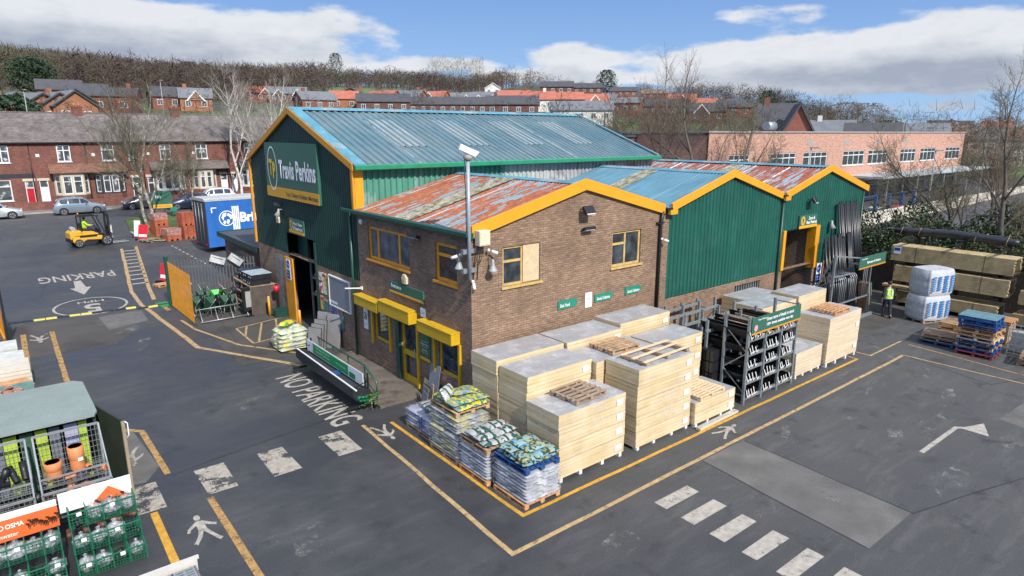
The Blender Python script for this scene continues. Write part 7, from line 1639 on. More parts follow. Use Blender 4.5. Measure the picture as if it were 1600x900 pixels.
# ---- curtain-sided trailer
blue_c = mat('blue_curtain', (.018, .12, .40), .5, var=.10, vs_=1.2, bump=.3, bs=1.5, streak=(1.2, 1.2, .4)); TLen, TW, TZ0, TZ1 = 13.2, 2.6, .95, 4.05
tr = thing('lorry_trailer', 'blue curtain-sided lorry trailer with a white globe emblem, parked behind the warehouse', 'trailer', (1.62, 36.4, 0), Rd(5))
m = MB(); n = 40
m.quads([[(TLen*i/n, -.02*abs(sin(i*1.3)), z) for i in range(n+1)] for z in (.42, 1.2, 2.4, 3.85)]); m.build('curtain', blue_c, tr)
m = MB(); m.box(.02, TW-.02, .9, TLen, TW, 3.9); m.build('curtain', blue_c, tr)
m = MB(); m.box(-.06, .0, .42, .0, TW, 3.95); m.build('rear_doors', mat('black_doors', (.035, .037, .042), .5, var=.2), tr, bevel=.01)
m = MB(); m.prism([(-.08, -.04, 3.86), (-.08, -.04, 4.0), (-.08, .2, 4.08), (-.08, TW-.2, 4.08), (-.08, TW+.04, 4.0), (-.08, TW+.04, 3.86)], (TLen+.1, 0, 0)); m.build('roof', mat('grey_roof', (.38, .38, .36), .7, var=.12), tr, fixn=True)
m = MB(); m.box(0, .25, .75, TLen, TW-.25, .95); m.build('chassis', black_m, tr)
for x in (1.6, 2.9, 4.2):
    for s_, y in ((-1, .25), (1, TW-.25)): wheel(tr, x, y, .5, .32, s_)
for y in (.6, TW/2, TW-.6): m = MB(); m.tube([(-.09, y, .6), (-.09, y, 3.7)], .02, 6); m.build('door_bar', galv, tr)
m = MB(); m.box(-.1, .1, .35, .0, TW-.1, .5); m.build('bumper', black_m, tr)
for y in (.3, TW-.3): m = MB(); m.cbox(-.10, y, .62, .03, .4, .14); m.build('tail_light', lamp_r, tr)
FT = FR((0, -.035, 0), (1, 0, 0), (0, 1, 0))
lettering('British Gypsum', let_w, (5.35, -.05, 2.42), (1, 0, 0), (0, 0, 1), 5.8, 1.0, bold=.04, parent=tr)
ring_mb(FT, 1.45, 2.52, -.012, .58, .06, .58).build('emblem_ring', let_w, tr); 
m = MB()
for q in ([(-.45, .1), (-.3, .42), (.0, .5), (-.05, .2), (-.25, .1), (-.3, -.2)], [(.1, .45), (.4, .3), (.5, 0), (.3, -.1), (.2, .15), (.05, .2)], [(.0, -.1), (.25, -.15), (.15, -.45), (.0, -.5)], [(-.2, -.15), (-.05, -.3), (-.2, -.5), (-.35, -.35)]): m.face([(1.45+a*.88, -.05, 2.52+b*.88) for a, b in q])
m.build('emblem_globe', let_w, tr)
for k in range(4): m = MB(); m.box(1.88+k*.14, -.042, 1.6, 1.97+k*.14, -.038, 3.4); m.build('emblem_stripe', let_w, tr)
m = MB(); m.face([(.35, -.045, 3.4), (.75, -.045, 3.4), (.75, -.045, 3.33), (.43, -.045, 3.33), (.43, -.045, 3.0), (.35, -.045, 3.0)]); m.build('corner_mark', let_w, tr)
# ---- packs of bricks
brk_red = brickmat('new_red_brick', (.42, .105, .045), (.36, .085, .04), (.10, .04, .03), .22, .075, ms=.006, sta=.0)
for k, (x, y, z, s_, lab) in enumerate([(.72, 44.75, 0, 1.12, 'lower front pack of red bricks with clear film beside the verge'), (.15, 46.3, 1.0, 1.05, 'upper left pack of red bricks with loose film'), (.15, 46.3, 0, 1.05, 'lower pack of red bricks hidden behind the film-wrapped pack'), (2.05, 45.0, 0, 1.05, 'lower right pack of red bricks next to the lorry'), (2.0, 45.1, 1.12, 1.02, 'topmost right pack of red bricks next to the lorry')]):
    t = thing('brick_pack', lab, 'brick pack', (x, y, T(x, y)+z), Rd(12), 'packs of red bricks by the lorry'); m = MB(); H_ = 1.0 if k < 3 else 1.1
    m.box(-s_/2, -s_/2, .16, s_/2, s_/2, H_)
    for a in (-s_/2, -.12, s_/2-.24): m.box(a, -s_/2, 0, a+.24, s_/2, .16)
    m.build('bricks', brk_red, t)
    if k in (0, 1): w = MB(); e = .02; w.box(-s_/2-e, -s_/2-e, .5, s_/2+e, s_/2+e, H_+.02); w.build('film', film_h, t)
    for a in (-.25, .25): m = MB(); m.box(a-.01, -s_/2-.004, .16, a+.01, s_/2+.004, H_+.003); m.build('strap', black_m, t)
t = thing('exit_sign', 'green board sign reading Exit with a yellow strip, behind the birch', 'sign', (1.5, 51.4, T(1.5, 51.4))); m = MB(); m.box(.75, 51.35, 2.45, 2.35, 51.42, 3.65); m.build('board', sign_g, t, world=True)
m = MB(); m.box(.75, 51.33, 2.1, 2.35, 51.42, 2.44); m.build('stripe', sign_y, t, world=True); lettering('Exit', let_w, (1.25, 51.34, 3.15), (1, 0, 0), (0, 0, 1), .45, .26, bold=.02, parent=t, world=True)
lettering('Thank you for your custom', let_k, (1.55, 51.32, 2.27), (1, 0, 0), (0, 0, 1), 1.3, .12, parent=t, world=True)
for x in (.85, 2.25): m = MB(); m.box(x-.04, 51.43, 1.1, x+.04, 51.5, 3.6); m.build('post', pipe_g, t, world=True)
t = thing('small_green_sign', 'small green and white notice below the exit sign', 'sign', (2.3, 51.2, T(2.3, 51.2))); m = MB(); m.box(2.1, 51.18, 1.75, 2.65, 51.22, 2.15); m.build('board', sign_g2, t, world=True); m = MB(); m.box(2.35, 51.23, 1.1, 2.4, 51.27, 2.1); m.build('post', pipe_g, t, world=True)
# ================================================================ terrace across the street
red_b = brickmat('red_terrace_brick', (.215, .078, .052), (.145, .052, .040), (.12, .08, .065), .24, .085, stain=(.07, .045, .04), sta=.4)
slate = brickmat('brown_slate', (.155, .13, .12), (.115, .10, .095), (.07, .06, .055), .30, .24, ms=.012, stain=(.10, .11, .08), sta=.45, dirt=.3)
tile_r = brickmat('bay_tiles', (.24, .10, .06), (.17, .085, .06), (.08, .05, .04), .25, .15, ms=.012, stain=(.13, .13, .10)); tile_g = brickmat('grey_bay_tiles', (.16, .13, .12), (.12, .11, .10), (.07, .06, .05), .25, .15, ms=.012)
upvc = mat('white_window_frame', (.68, .69, .70), .35, var=.05); glass_t = mat('curtained_glass', (.07, .08, .085), .08, var=.5, vs_=1.6, spec=.8, col2=(.35, .36, .36), c2s=1.6, c2a=(.55, .62)); cream_st = mat('cream_stone', (.50, .44, .32), .8, var=.1)
blk_st = mat('black_painted_stone', (.02, .02, .028), .6); red_d = mat('red_door', (.42, .012, .02), .35, var=.05); pot_m = mat('chimney_pot', (.36, .15, .07), .8)
GY, ZB, ZE, RYD, RZ = 65.5, 1.45, 7.95, 70.0, 10.9
FH = FR((0, GY, 0), (1, 0, 0), (0, 1, 0))
def thouse(label, x0, x1, wins, doors, bays, chim=None, bayroof=None, dark=None):
    t = thing('terraced_house', label, 'house', ((x0+x1)/2, GY, ZB), 0, 'brick terrace across the street'); holes = [(a, b, c, d) for a, b, c, d, *_ in wins]+[(a, b, ZB+.12, 4.15) for a, b, _ in doors]
    m = wall_mb(FH, x0, x1, ZB-.6, ZE, holes, .2); m.box(x0, GY+.25, ZB-.6, x0+.1, 74.5, ZE); m.box(x1-.1, GY+.25, ZB-.6, x1, 74.5, ZE); m.box(x0, 74.5, ZB-.6, x1, 74.6, ZE); m.build('wall', red_b, t, world=True)
    m = MB(); m.face([(x0, GY-.25, ZE-.02), (x1, GY-.25, ZE-.02), (x1, RYD, RZ), (x0, RYD, RZ)]); m.face([(x1, 74.8, ZE-.02), (x0, 74.8, ZE-.02), (x0, RYD, RZ), (x1, RYD, RZ)]); rf_ = m.build('roof', slate, t, world=True)
    m = MB(); m.box(x0, GY-.34, ZE-.12, x1-.01, GY-.2, ZE-.02); m.build('gutter', black_m, t, world=True)
    m = MB(); m.bar((x0, RYD, RZ+.02), (x1-.01, RYD, RZ+.02), .22, .12); m.build('ridge_tiles', slate, rf_, world=True)
    if chim: m = MB(); m.box(chim-.45, RYD-.55, RZ-1.3, chim+.45, RYD+.1, RZ+.55); m.box(chim-.5, RYD-.6, RZ+.55, chim+.5, RYD+.15, RZ+.7); c = m.build('chimney', red_b, rf_, world=True)
    if chim:
        for q in (-.22, .2): m = MB(); m.tube([(chim+q, RYD-.2, RZ+.7), (chim+q, RYD-.2, RZ+1.0)], [.13, .10], 10); m.build('chimney_pot', pot_m, rf_, world=True)
    for a, b, c, d, st in wins: window(FH, a, b, c, d, t, upvc, glass_t, mull=((a+b)/2,) if st else (), trans=((a, b, c+(d-c)*.68),), fw=.09, dep=.05, sillm=None)
    for a, b, dm in doors:
        m = MB(); m.box(a+.02, GY+.06, ZB+.12, b-.02, GY+.12, 3.45); m.box(a+.12, GY+.04, 1.75, b-.12, GY+.06, 2.3); m.box(a+.12, GY+.04, 2.5, b-.12, GY+.06, 3.3); d_ = m.build('door', dm, t, world=True)
        m = MB(); m.box(a, GY+.05, 3.45, b, GY+.13, 3.53); m.box(a, GY+.03, ZB+.12, a+.07, GY+.13, 4.15); m.box(b-.07, GY+.03, ZB+.12, b, GY+.13, 4.15); m.build('door_frame', upvc, d_, world=True); m = MB(); m.box(a, GY+.1, 3.53, b, GY+.12, 4.1); m.build('fanlight', glass_t, d_, world=True)
        m = MB(); m.box(a-.15, GY-.04, 4.15, b+.15, GY+.0-.002, 4.4); m.build('lintel_stone', cream_st, t, world=True); m = MB(); m.box(a-.1, GY-.6, ZB-.6, b+.1, GY-.003, ZB+.1); m.build('doorstep', concrete, t, world=True)
    for (a, b, kind) in bays:
        st = {0: cream_st, 1: blk_st, 2: upvc}[kind]; yb = GY-.75; m = MB(); P0 = [(a, GY), (a+.55, yb), (b-.55, yb), (b, GY)]
        for (p, q) in zip(P0, P0[1:]): m.face([(p[0], p[1], ZB-.6), (q[0], q[1], ZB-.6), (q[0], q[1], 2.62), (p[0], p[1], 2.62)])
        m.build('bay_base', red_b, t, world=True)
        for (p, q) in zip(P0, P0[1:]):
            L = hypot(q[0]-p[0], q[1]-p[1]); F = FR((p[0], p[1], 0), (q[0]-p[0], q[1]-p[1], 0), (-(q[1]-p[1]), q[0]-p[0], 0)); k = 2 if L > 1.2 else 1
            m = MB(); m.M = F; m.box(0, 0, 2.62, L, .15, 2.78); m.box(0, 0, 4.55, L, .15, 4.85)
            for i in range(k+1): u = (L-.16)*i/k; m.box(u, 0, 2.78, u+.16, .15, 4.55)
            m.build('bay_frame', st, t, world=True)
            for i in range(k): u0, u1 = (L-.16)*i/k+.16, (L-.16)*(i+1)/k; window(F, u0, u1, 2.78, 4.55, t, upvc, glass_t, trans=((u0, u1, 4.0),), fw=.07, dep=.04, sill=False)
    if bayroof:
        a, b, mt = bayroof; m = MB(); m.prism([(a, GY-.003, 4.86), (a, GY-.003, 5.75), (a, GY-1.0, 4.95), (a, GY-1.0, 4.86)], (b-a, 0, 0)); m.build('bay_roof', mt, t, world=True, fixn=True)
    if dark: m = MB(); m.box(dark[0], GY-.03, dark[2], dark[1], GY-.002, dark[3]); m.build('string_course', blk_st, t, world=True)
    m = MB(); m.box(x0+.3, GY-.012, 6.5, x0+.6, GY-.002, 6.78); m.build('alarm_box', white_p, t, world=True)
    m = MB(); m.tube([(x1-.2, GY-.08, ZE-.1), (x1-.2, GY-.08, ZB)], .05, 6); m.build('downpipe', black_m, t, world=True)
    m = MB(); m.box(x0, 62.75, ZB, x1, 62.95, ZB+.85); m.build('garden_wall', red_b, t, world=True); return t
W1 = (5.98, 7.62)
thouse('terraced house with the red front door and pale lower window', -12.1, -6.92, [(-9.95, -8.72, *W1, 1), (-11.2, -8.95, 2.3, 4.35, 1)], [(-7.85, -7.13, red_d)], [], dark=(-12.1, -6.95, 4.5, 4.9))
thouse('terraced house with the white door, cream bay and leaded upper window', -6.92, -2.2, [(-4.85, -3.70, *W1, 1)], [(-6.68, -5.95, upvc)], [(-5.45, -2.4, 0)], chim=-2.15, bayroof=(-5.75, -2.2, tile_r))
thouse('terraced house with the black-surround bay, half behind the birch trunks', -2.2, 2.9, [(-1.0, .15, *W1, 0), (1.45, 1.95, *W1, 0)], [(1.5, 2.25, blk_st)], [(-1.95, .85, 1)], bayroof=(-2.2, 1.1, tile_r), dark=(-2.15, 2.9, 4.88, 5.0))
thouse('terraced house with grey bay roof behind the bare shrubs', 2.9, 7.4, [(4.5, 5.6, *W1, 1)], [(2.98, 3.6, blk_st)], [(3.8, 6.75, 2)], chim=7.35, bayroof=(3.3, 7.4, tile_g))
thouse('terraced house with a cream window sill above the cream bay', 7.4, 11.55, [(8.15, 9.38, *W1, 1)], [(10.55, 11.3, upvc)], [(7.5, 10.1, 0)], bayroof=(7.4, 11.5, tile_g))
thouse('terraced house with a white door, right of the white birches', 11.55, 16.2, [(13.5, 14.6, *W1, 1)], [(11.75, 12.4, upvc)], [(12.9, 15.7, 2)], bayroof=(12.6, 16.2, tile_g))
for i, (a, b) in enumerate(((16.2, 21), (21, 25.8), (25.8, 30.6), (-17.2, -12.1), (-22, -17.2))):
    thouse('plain terraced house, %s' % ['first one hidden by the warehouse gable', 'second one behind the warehouse', 'third one behind the warehouse', 'just beyond the left edge', 'furthest left, outside the frame'][i], a, b, [(a+2, a+3.1, *W1, 1)], [(b-1, b-.3, upvc)], [(a+.4, a+3.3, i % 3)], chim=b if i % 2 else None, bayroof=(a, b-1.2, tile_g))
# ================================================================ trees
bark_w = mat('birch_bark', (.52, .49, .43), .8, var=.25, vs_=3, col2=(.10, .085, .07), c2s=5, c2a=(.56, .62)); bark_g = mat('green_grey_bark', (.155, .15, .095), .9, var=.3, vs_=3, col2=(.36, .34, .28), c2s=3.5, c2a=(.5, .6)); bark_b = mat('brown_bark', (.105, .088, .068), .9, var=.3, vs_=3)
twig_g = mat('olive_twigs', (.12, .105, .065), .9, var=.3, vs_=1); twig_r = mat('reddish_twigs', (.13, .075, .055), .9, var=.3, vs_=1); twig_w = mat('pale_twigs', (.34, .31, .27), .85, var=.3, vs_=1)
def bare_tree(name, label, loc, H, seed, bark=bark_b, twig=twig_g, stems=1, spread=.42, lean=(0, 0), levels=5, r0=None, group=None, up=.35, tw=.011, dens=1.0):
    R_ = random.Random(seed); t = thing(name, label, 'tree', loc, 0, group); TR, CR = MB(), MB(); r0 = r0 or H*.014
    def grow(p, d, L, r, lv):
        n = 3 if lv > 2 else 4; pts = [p]; q = p.copy(); dd = d.copy()
        for i in range(n):
            dd = (dd+Vector((R_.gauss(0, .13), R_.gauss(0, .13), R_.gauss(0, .06)+up*.12))).normalized(); q = q+dd*L/n; pts.append(q.copy())
        rr = [max(tw*.5, r*(1-.42*i/n)) for i in range(n+1)]
        if lv <= 2: TR.tube(pts, rr, 7 if lv < 2 else 5, False)
        else: CR.tube(pts, rr, 3, False)
        if lv >= levels: return
        k = {0: 5, 1: 5, 2: 5, 3: 5, 4: 4}.get(lv, 3); k = max(2, int(k*dens+R_.random()*.8))
        for i in range(k):
            u = .28+.72*(i+R_.random()*.8)/k if lv else .30+.68*(i+R_.random()*.6)/k; u = min(u, .99); j = min(n-1, int(u*n)); p0 = pts[j].lerp(pts[j+1], u*n-j); ax = (pts[j+1]-pts[j]).normalized()
            a = R_.uniform(0, 2*pi); o = ax.orthogonal().normalized(); o = Matrix.Rotation(a, 3, ax) @ o; sp = spread*(1.25 if lv == 0 else 1.5)*R_.uniform(.7, 1.25)
            nd = (ax+o*sp*1.4+Vector((0, 0, up*.5))).normalized(); grow(p0, nd, L*R_.uniform(.48, .68)*(1.12-.4*u), r*(1-.42*u)*.55, lv+1)
        grow(pts[-1], dd, L*.55, rr[-1]*.85, lv+1)
    for s_ in range(stems):
        a = 2*pi*s_/max(1, stems)+seed; d = Vector((lean[0]+(.10*cos(a) if stems > 1 else 0), lean[1]+(.10*sin(a) if stems > 1 else 0), 1)).normalized(); grow(Vector((.14*cos(a), .14*sin(a), -.1)) if stems > 1 else Vector((0, 0, -.1)), d, H*.56, r0, 0)
    TR.build('trunk', bark, t); CR.build('crown', twig, t); return t
p = hit(236, 360, 30); bare_tree('birch_tree', 'twin-trunked lichened tree on the verge beside the brick packs', p, 13.0, 3, bark_g, twig_g, 2, .46, (-.06, 0), 4, .15, dens=1.15)
bare_tree('birch_tree', 'slim tree on the verge behind the exit sign', (4.2, 51.8, T(4.2, 51.8)), 8.5, 8, bark_g, twig_g, 1, .42, (0, 0), 4, .08)
bare_tree('birch_tree', 'left white-barked birch across from the lorry roof', (11.8, 62.3, 1.5), 14, 14, bark_w, twig_w, 1, .34, (-.10, 0), 5, .17, dens=.8)
bare_tree('birch_tree', 'multi-stemmed white birch beside the amber gable edge', (14.3, 62.0, 1.5), 13.5, 23, bark_w, twig_w, 3, .32, (.02, 0), 4, .15, dens=1.1)
bare_tree('bare_tree', 'bushy bare shrub-like tree in the garden behind the exit sign', (5.8, 62.6, 1.5), 6.5, 5, bark_g, twig_g, 3, .6, (0, 0), 4, .07)
mid = [(1035, 62, 15.5, 31, bark_b, twig_g, 'large bare tree rising just beyond the far end of the blue warehouse roof', (-.05, 0), 1.05), (1112, 58, 14.5, 44, bark_b, twig_r, 'wide bare tree in front of the left end of the pink school', (.05, .1), 1.1), (985, 70, 12.5, 52, bark_b, twig_r, 'bare tree half hidden by the right end of the blue warehouse roof', (0, 0), 1), (1155, 62, 12.5, 57, bark_b, twig_g, 'bare tree before the first school windows', (.1, 0), 1), (1070, 78, 14, 63, bark_b, twig_r, 'further bare tree behind the two tall ones left of the school', (0, 0), 1),
       (1555, 48, 11, 71, bark_b, twig_g, 'leaning bare tree at the right edge above the bramble bank', (-.35, .05), 1.15), (1500, 58, 8.5, 74, bark_b, twig_g, 'low spreading tree in front of the right end of the school', (-.1, 0), 1.1), (1600, 42, 12, 79, bark_b, twig_g, 'dark twiggy tree cut by the right picture edge', (0, 0), 1.15), (1450, 52, 6.0, 83, bark_b, twig_g, 'small leaning tree on the bank below the school windows', (-.3, 0), 1.1), (1570, 62, 10, 86, bark_b, twig_r, 'tree behind the leaning tree at the right edge', (.1, 0), 1.1),
       (228, 96, 12.5, 91, bark_b, twig_r, 'reddish bare tree behind the terrace roofs, left of the white birches', (0, 0), 1.1), (195, 104, 11, 93, bark_b, twig_r, 'reddish bare tree rising behind the terrace chimney', (0, 0), 1.1), (420, 96, 11, 97, bark_w, twig_w, 'pale bare tree just left of the amber gable peak', (0, 0), 1), (300, 92, 9, 99, bark_b, twig_r, 'bare tree behind the second terrace chimney', (0, 0), 1)]+[(px_, d_, H_, 110+px_, bark_b, twig_r if px_ % 2 else twig_g, 'bare tree, %s from the left in the clump between warehouse and school' % w_, (0, 0), 1.25) for px_, d_, H_, w_ in ((948, 74, 9, 'first'), (1005, 82, 11, 'second'), (1055, 88, 11, 'third'), (1095, 80, 10, 'fourth'), (1135, 74, 10, 'fifth'), (1180, 70, 8.5, 'sixth'))]
for px, d, H, sd, bk, tw_, lab, ln, dn in mid: bare_tree('bare_tree', lab, at(px, d), H*(.94 if px > 1400 else 1), sd, bk, tw_, 1, .48, ln, 5 if d < 80 else 4, None, 'bare trees around the site', .3, .010 if d < 80 else .018, dn*(.82 if px > 1400 else .78 if d < 80 else 1))
# ---- foliage masses
ivy_m = mat('ivy_leaves', (.034, .062, .018), .55, var=.5, vs_=1.2, col2=(.075, .085, .03), c2s=.8); brm_m = mat('bramble', (.11, .085, .055), .9, var=.4, vs_=1, col2=(.065, .07, .03), c2s=.5)
def leafmass(n, f, s0, s1, flat=.5):
    """n small quads; f() gives a centre"""
    v = np.empty((n, 4, 3)); 
    for i in range(n):
        p = np.array(f(i)); a = rng.normal(size=3); a /= np.linalg.norm(a); b = np.cross(a, rng.normal(size=3)); b /= np.linalg.norm(b); s = rng.uniform(s0, s1); v[i] = [p-a*s, p-b*s*flat, p+a*s, p+b*s*flat]
    return v.reshape(-1, 3)
def quadmesh(name, V, mt, parent=None):
    me = bpy.data.meshes.new(name); n = len(V)//4; me.from_pydata(V.tolist(), [], np.arange(n*4).reshape(-1, 4).tolist()); me.materials.append(mt); o = bpy.data.objects.new(name, me); scene.collection.objects.link(o); o.parent = parent; return o
def hump(x, y): return 2.6+.7*sin(x*.9+y*.5)+.5*sin(y*1.7+x*.3)
def bank(x0, x1, y0, y1, hs):
    def f(i):
        x, y = rng.uniform(x0, x1), rng.uniform(y0, y1); h = hump(x, y)*hs*min(1, (x-x0+.4)/1.6)**.5; return (x, y, h*rng.uniform(.0, 1)**.45+.1)
    return f
tag(quadmesh('ivy_hedge', leafmass(42000, bank(29.0, 34, -9.5, 11, 1.35), .05, .13), ivy_m), 'dark ivy-covered hedge behind the shed corner and the timber rack', 'hedge')
def brf(i):
    x, y = rng.uniform(29.2, 38), rng.uniform(-28, -5); h = hump(x, y)*1.45*min(1, (x-28.8)/3)**.5; return (x, y, h*rng.uniform(0, 1)**.5+.1)
tag(quadmesh('bramble_bank', leafmass(42000, brf, .10, .42, .08), brm_m), 'brown bramble bank beyond the timber racks', 'brambles', kind='stuff')
tag(quadmesh('undergrowth', leafmass(9000, lambda i: (rng.uniform(25.8, 29), rng.uniform(4, 16), rng.uniform(0, 1)**2*1.5), .05, .16), ivy_m), 'rough green undergrowth beside the shed', 'undergrowth', kind='stuff')
m = MB(); n = 30; m.smooth = True; m.quads([[(28.6+9*i/6, -26+38*j/n, (hump(28.6+9*i/6, -26+38*j/n)*.85 if i else .0)-.1*i) for j in range(n+1)] for i in range(7)]); struct('bank', m, earth_m)
def conifer(label, loc, H, W, seed, mt, n=2600, name='conifer', round_=0):
    t = thing(name, label, 'tree', loc); r2 = np.random.default_rng(seed)
    m = MB(); m.tube([(0, 0, -.3), (0, 0, H*.9)], [H*.02, .03], 7); m.build('trunk', bark_b, t)
    def f(i):
        v = r2.uniform(.10, 1); a = r2.uniform(0, 2*pi); rr = W/2*((1-v)**.7 if not round_ else (1-(2*v-1.05)**2)**.5 if abs(2*v-1.05) < 1 else .05)*(.75+.25*sin(a*5+v*20))*r2.uniform(.3, 1)**.4; return (cos(a)*rr, sin(a)*rr, v*H)
    quadmesh('crown', leafmass(n*2, f, W*.011, W*.034, .6 if mt is not brn else .14), mt, t); return t
ever = mat('evergreen', (.022, .050, .020), .7, var=.4, vs_=.6); ever2 = mat('yellow_green_shrub', (.085, .11, .02), .8, var=.4, vs_=.8); brn = mat('brown_bush', (.15, .095, .06), .9, var=.3)
for px, d, H, W, mt, lab, rd in [(18, 135, 5.5, 11, ever, 'dark evergreen clump at the left edge above the gabled houses', 1), (64, 215, 9.5, 13, ever, 'broad dark pine behind the gabled houses', 1), (30, 125, 3.2, 14, ever2, 'yellow-green hedge below the evergreens at the left edge', 1), (531, 520, 24, 14, ever, 'tall dark conifer on the skyline above the warehouse ridge', 1), (306, 600, 16, 20, ever, 'dark round pine on the wooded skyline', 1), (352, 560, 13, 16, ever, 'small dark evergreen in the wood right of the round pine', 1), (945, 400, 14, 14, ever, 'evergreen on the skyline right of the poplars', 1), (1235, 230, 8, 9, ever, 'dark bush behind the gabled red house', 1), (1195, 260, 9, 9, ever, 'evergreen beside the gabled red house', 1),
                              (1352, 190, 13, 15, brn, 'round russet tree above the school roof', 1), (1385, 260, 9, 14, ever, 'dark clump right of the russet tree', 1), (1320, 200, 12, 14, brn, 'brown tree left of the russet tree', 1), (778, 420, 11, 14, brn, 'brown tree above the red roofs in the middle distance', 1), (1500, 170, 10, 12, brn, 'brown bare tree beyond the right end of the school', 1), (1560, 150, 11, 13, brn, 'brown bare tree at the right edge of the skyline', 1)]:
    conifer(lab, at(px, d), H, W, int(px), mt, 2200 if d < 250 else 1500, round_=rd, name='evergreen_tree' if mt is ever else 'round_tree')
# ---- the far woods: one mass of bare crowns
def wood(name, label, cells, mt, n_sl=85, kind='stuff', lw=1., wd=.12):
    V = []
    for (x, y, z, H, W) in cells:
        c = rng.normal(size=(n_sl, 3)); c /= np.linalg.norm(c, axis=1)[:, None]; c *= rng.uniform(.35, 1, n_sl)[:, None]**.5; cen = np.array([x, y, z+H*.58])+c*np.array([W/2, W/2, H*.42])
        d = c*np.array([1, 1, .6])+np.array([0, 0, .5])+rng.normal(size=(n_sl, 3))*.6; d /= np.linalg.norm(d, axis=1)[:, None]; L = rng.uniform(.035, .10, n_sl)[:, None]*H*lw; s = np.cross(d, rng.normal(size=(n_sl, 3))); s /= np.linalg.norm(s, axis=1)[:, None]; s *= L*wd
        q = np.stack([cen-d*L-s, cen-d*L+s, cen+d*L+s*.3, cen+d*L-s*.3], 1); V.append(q.reshape(-1, 3)); w = H*.012; V.append(np.array([[x-w, y+w, z-1], [x+w, y-w, z-1], [x+w*.4, y-w*.4, z+H*.7], [x-w*.4, y+w*.4, z+H*.7]]))
    return tag(quadmesh(name, np.concatenate(V), mt), label, 'wood', kind=kind)
w1 = mat('wood_brown', (.075, .054, .042), .95, var=.35, vs_=.02); w2 = mat('wood_plum', (.068, .043, .039), .95, var=.3, vs_=.02); w3 = mat('wood_olive', (.085, .074, .043), .95, var=.3, vs_=.02); w4 = mat('poplar_grey', (.22, .20, .155), .95, var=.2, vs_=.05)
C1, C2, C3, C4 = [], [], [], []
def dens(px, d):
    if px > 780: return (380 if px < 1060 else 300) < d < 650 and rng.random() < .5
    if px < 420: return d > 240
    if px < 520: return d > 270 and not (470 < px < 545 and 400 < d < 640)
    if px < 780: return d > 400
    return d > 520 and px < 1060
for k in range(4600):
    px = rng.uniform(-160, 1300); d = rng.uniform(230, 700)
    if not dens(px, d): continue
    p = at(px, d); H = rng.uniform(9, 14)*(1 if px < 800 else .7); c = (p.x, p.y, p.z, H, H*rng.uniform(.7, 1.0)); (C3 if px < 110 or rng.random() < .25 else C2 if rng.random() < .5 else C1).append(c)
for k in range(560):    # belts of scrub and garden trees among the houses
    px = rng.uniform(-50, 1700); d = rng.uniform(130, 420); p = at(px, d)
    if 560 < px < 1060 and 230 < d < 420 and rng.random() < .75: continue
    C1.append((p.x, p.y, p.z, rng.uniform(4, 7.5), rng.uniform(4, 8)))
for k in range(105):
    px, d = (rng.uniform(1265, 1680), rng.uniform(125, 260)) if k < 60 else (rng.uniform(940, 1200), rng.uniform(80, 130)); p = at(px, d); H = rng.uniform(8, 13.5) if px > 1260 else rng.uniform(8, 12); C4.append((p.x, p.y, p.z, H, H*.95))
wood('scrub', 'bare garden trees and scrub around the school', C4, w3, 360, lw=.8, wd=.035); wood('woodland', 'brown bare woodland on the hillside', C1, w1, 95); wood('woodland', 'plum-tinted bare woodland on the hillside', C2, w2, 95); wood('woodland', 'olive-tinted bare woodland at the left of the hillside', C3, w3, 95)
for k in range(9): p = at(678+k*9, 455+6*(k % 3)); tag(wood('poplar_tree', '%s pale bare poplar from the left in the skyline row' % OR2[k], [(p.x, p.y, p.z, 22+2*(k % 3), 8)], w4, 300, None, .7, .06), cat='tree', group='row of pale poplars on the skyline')
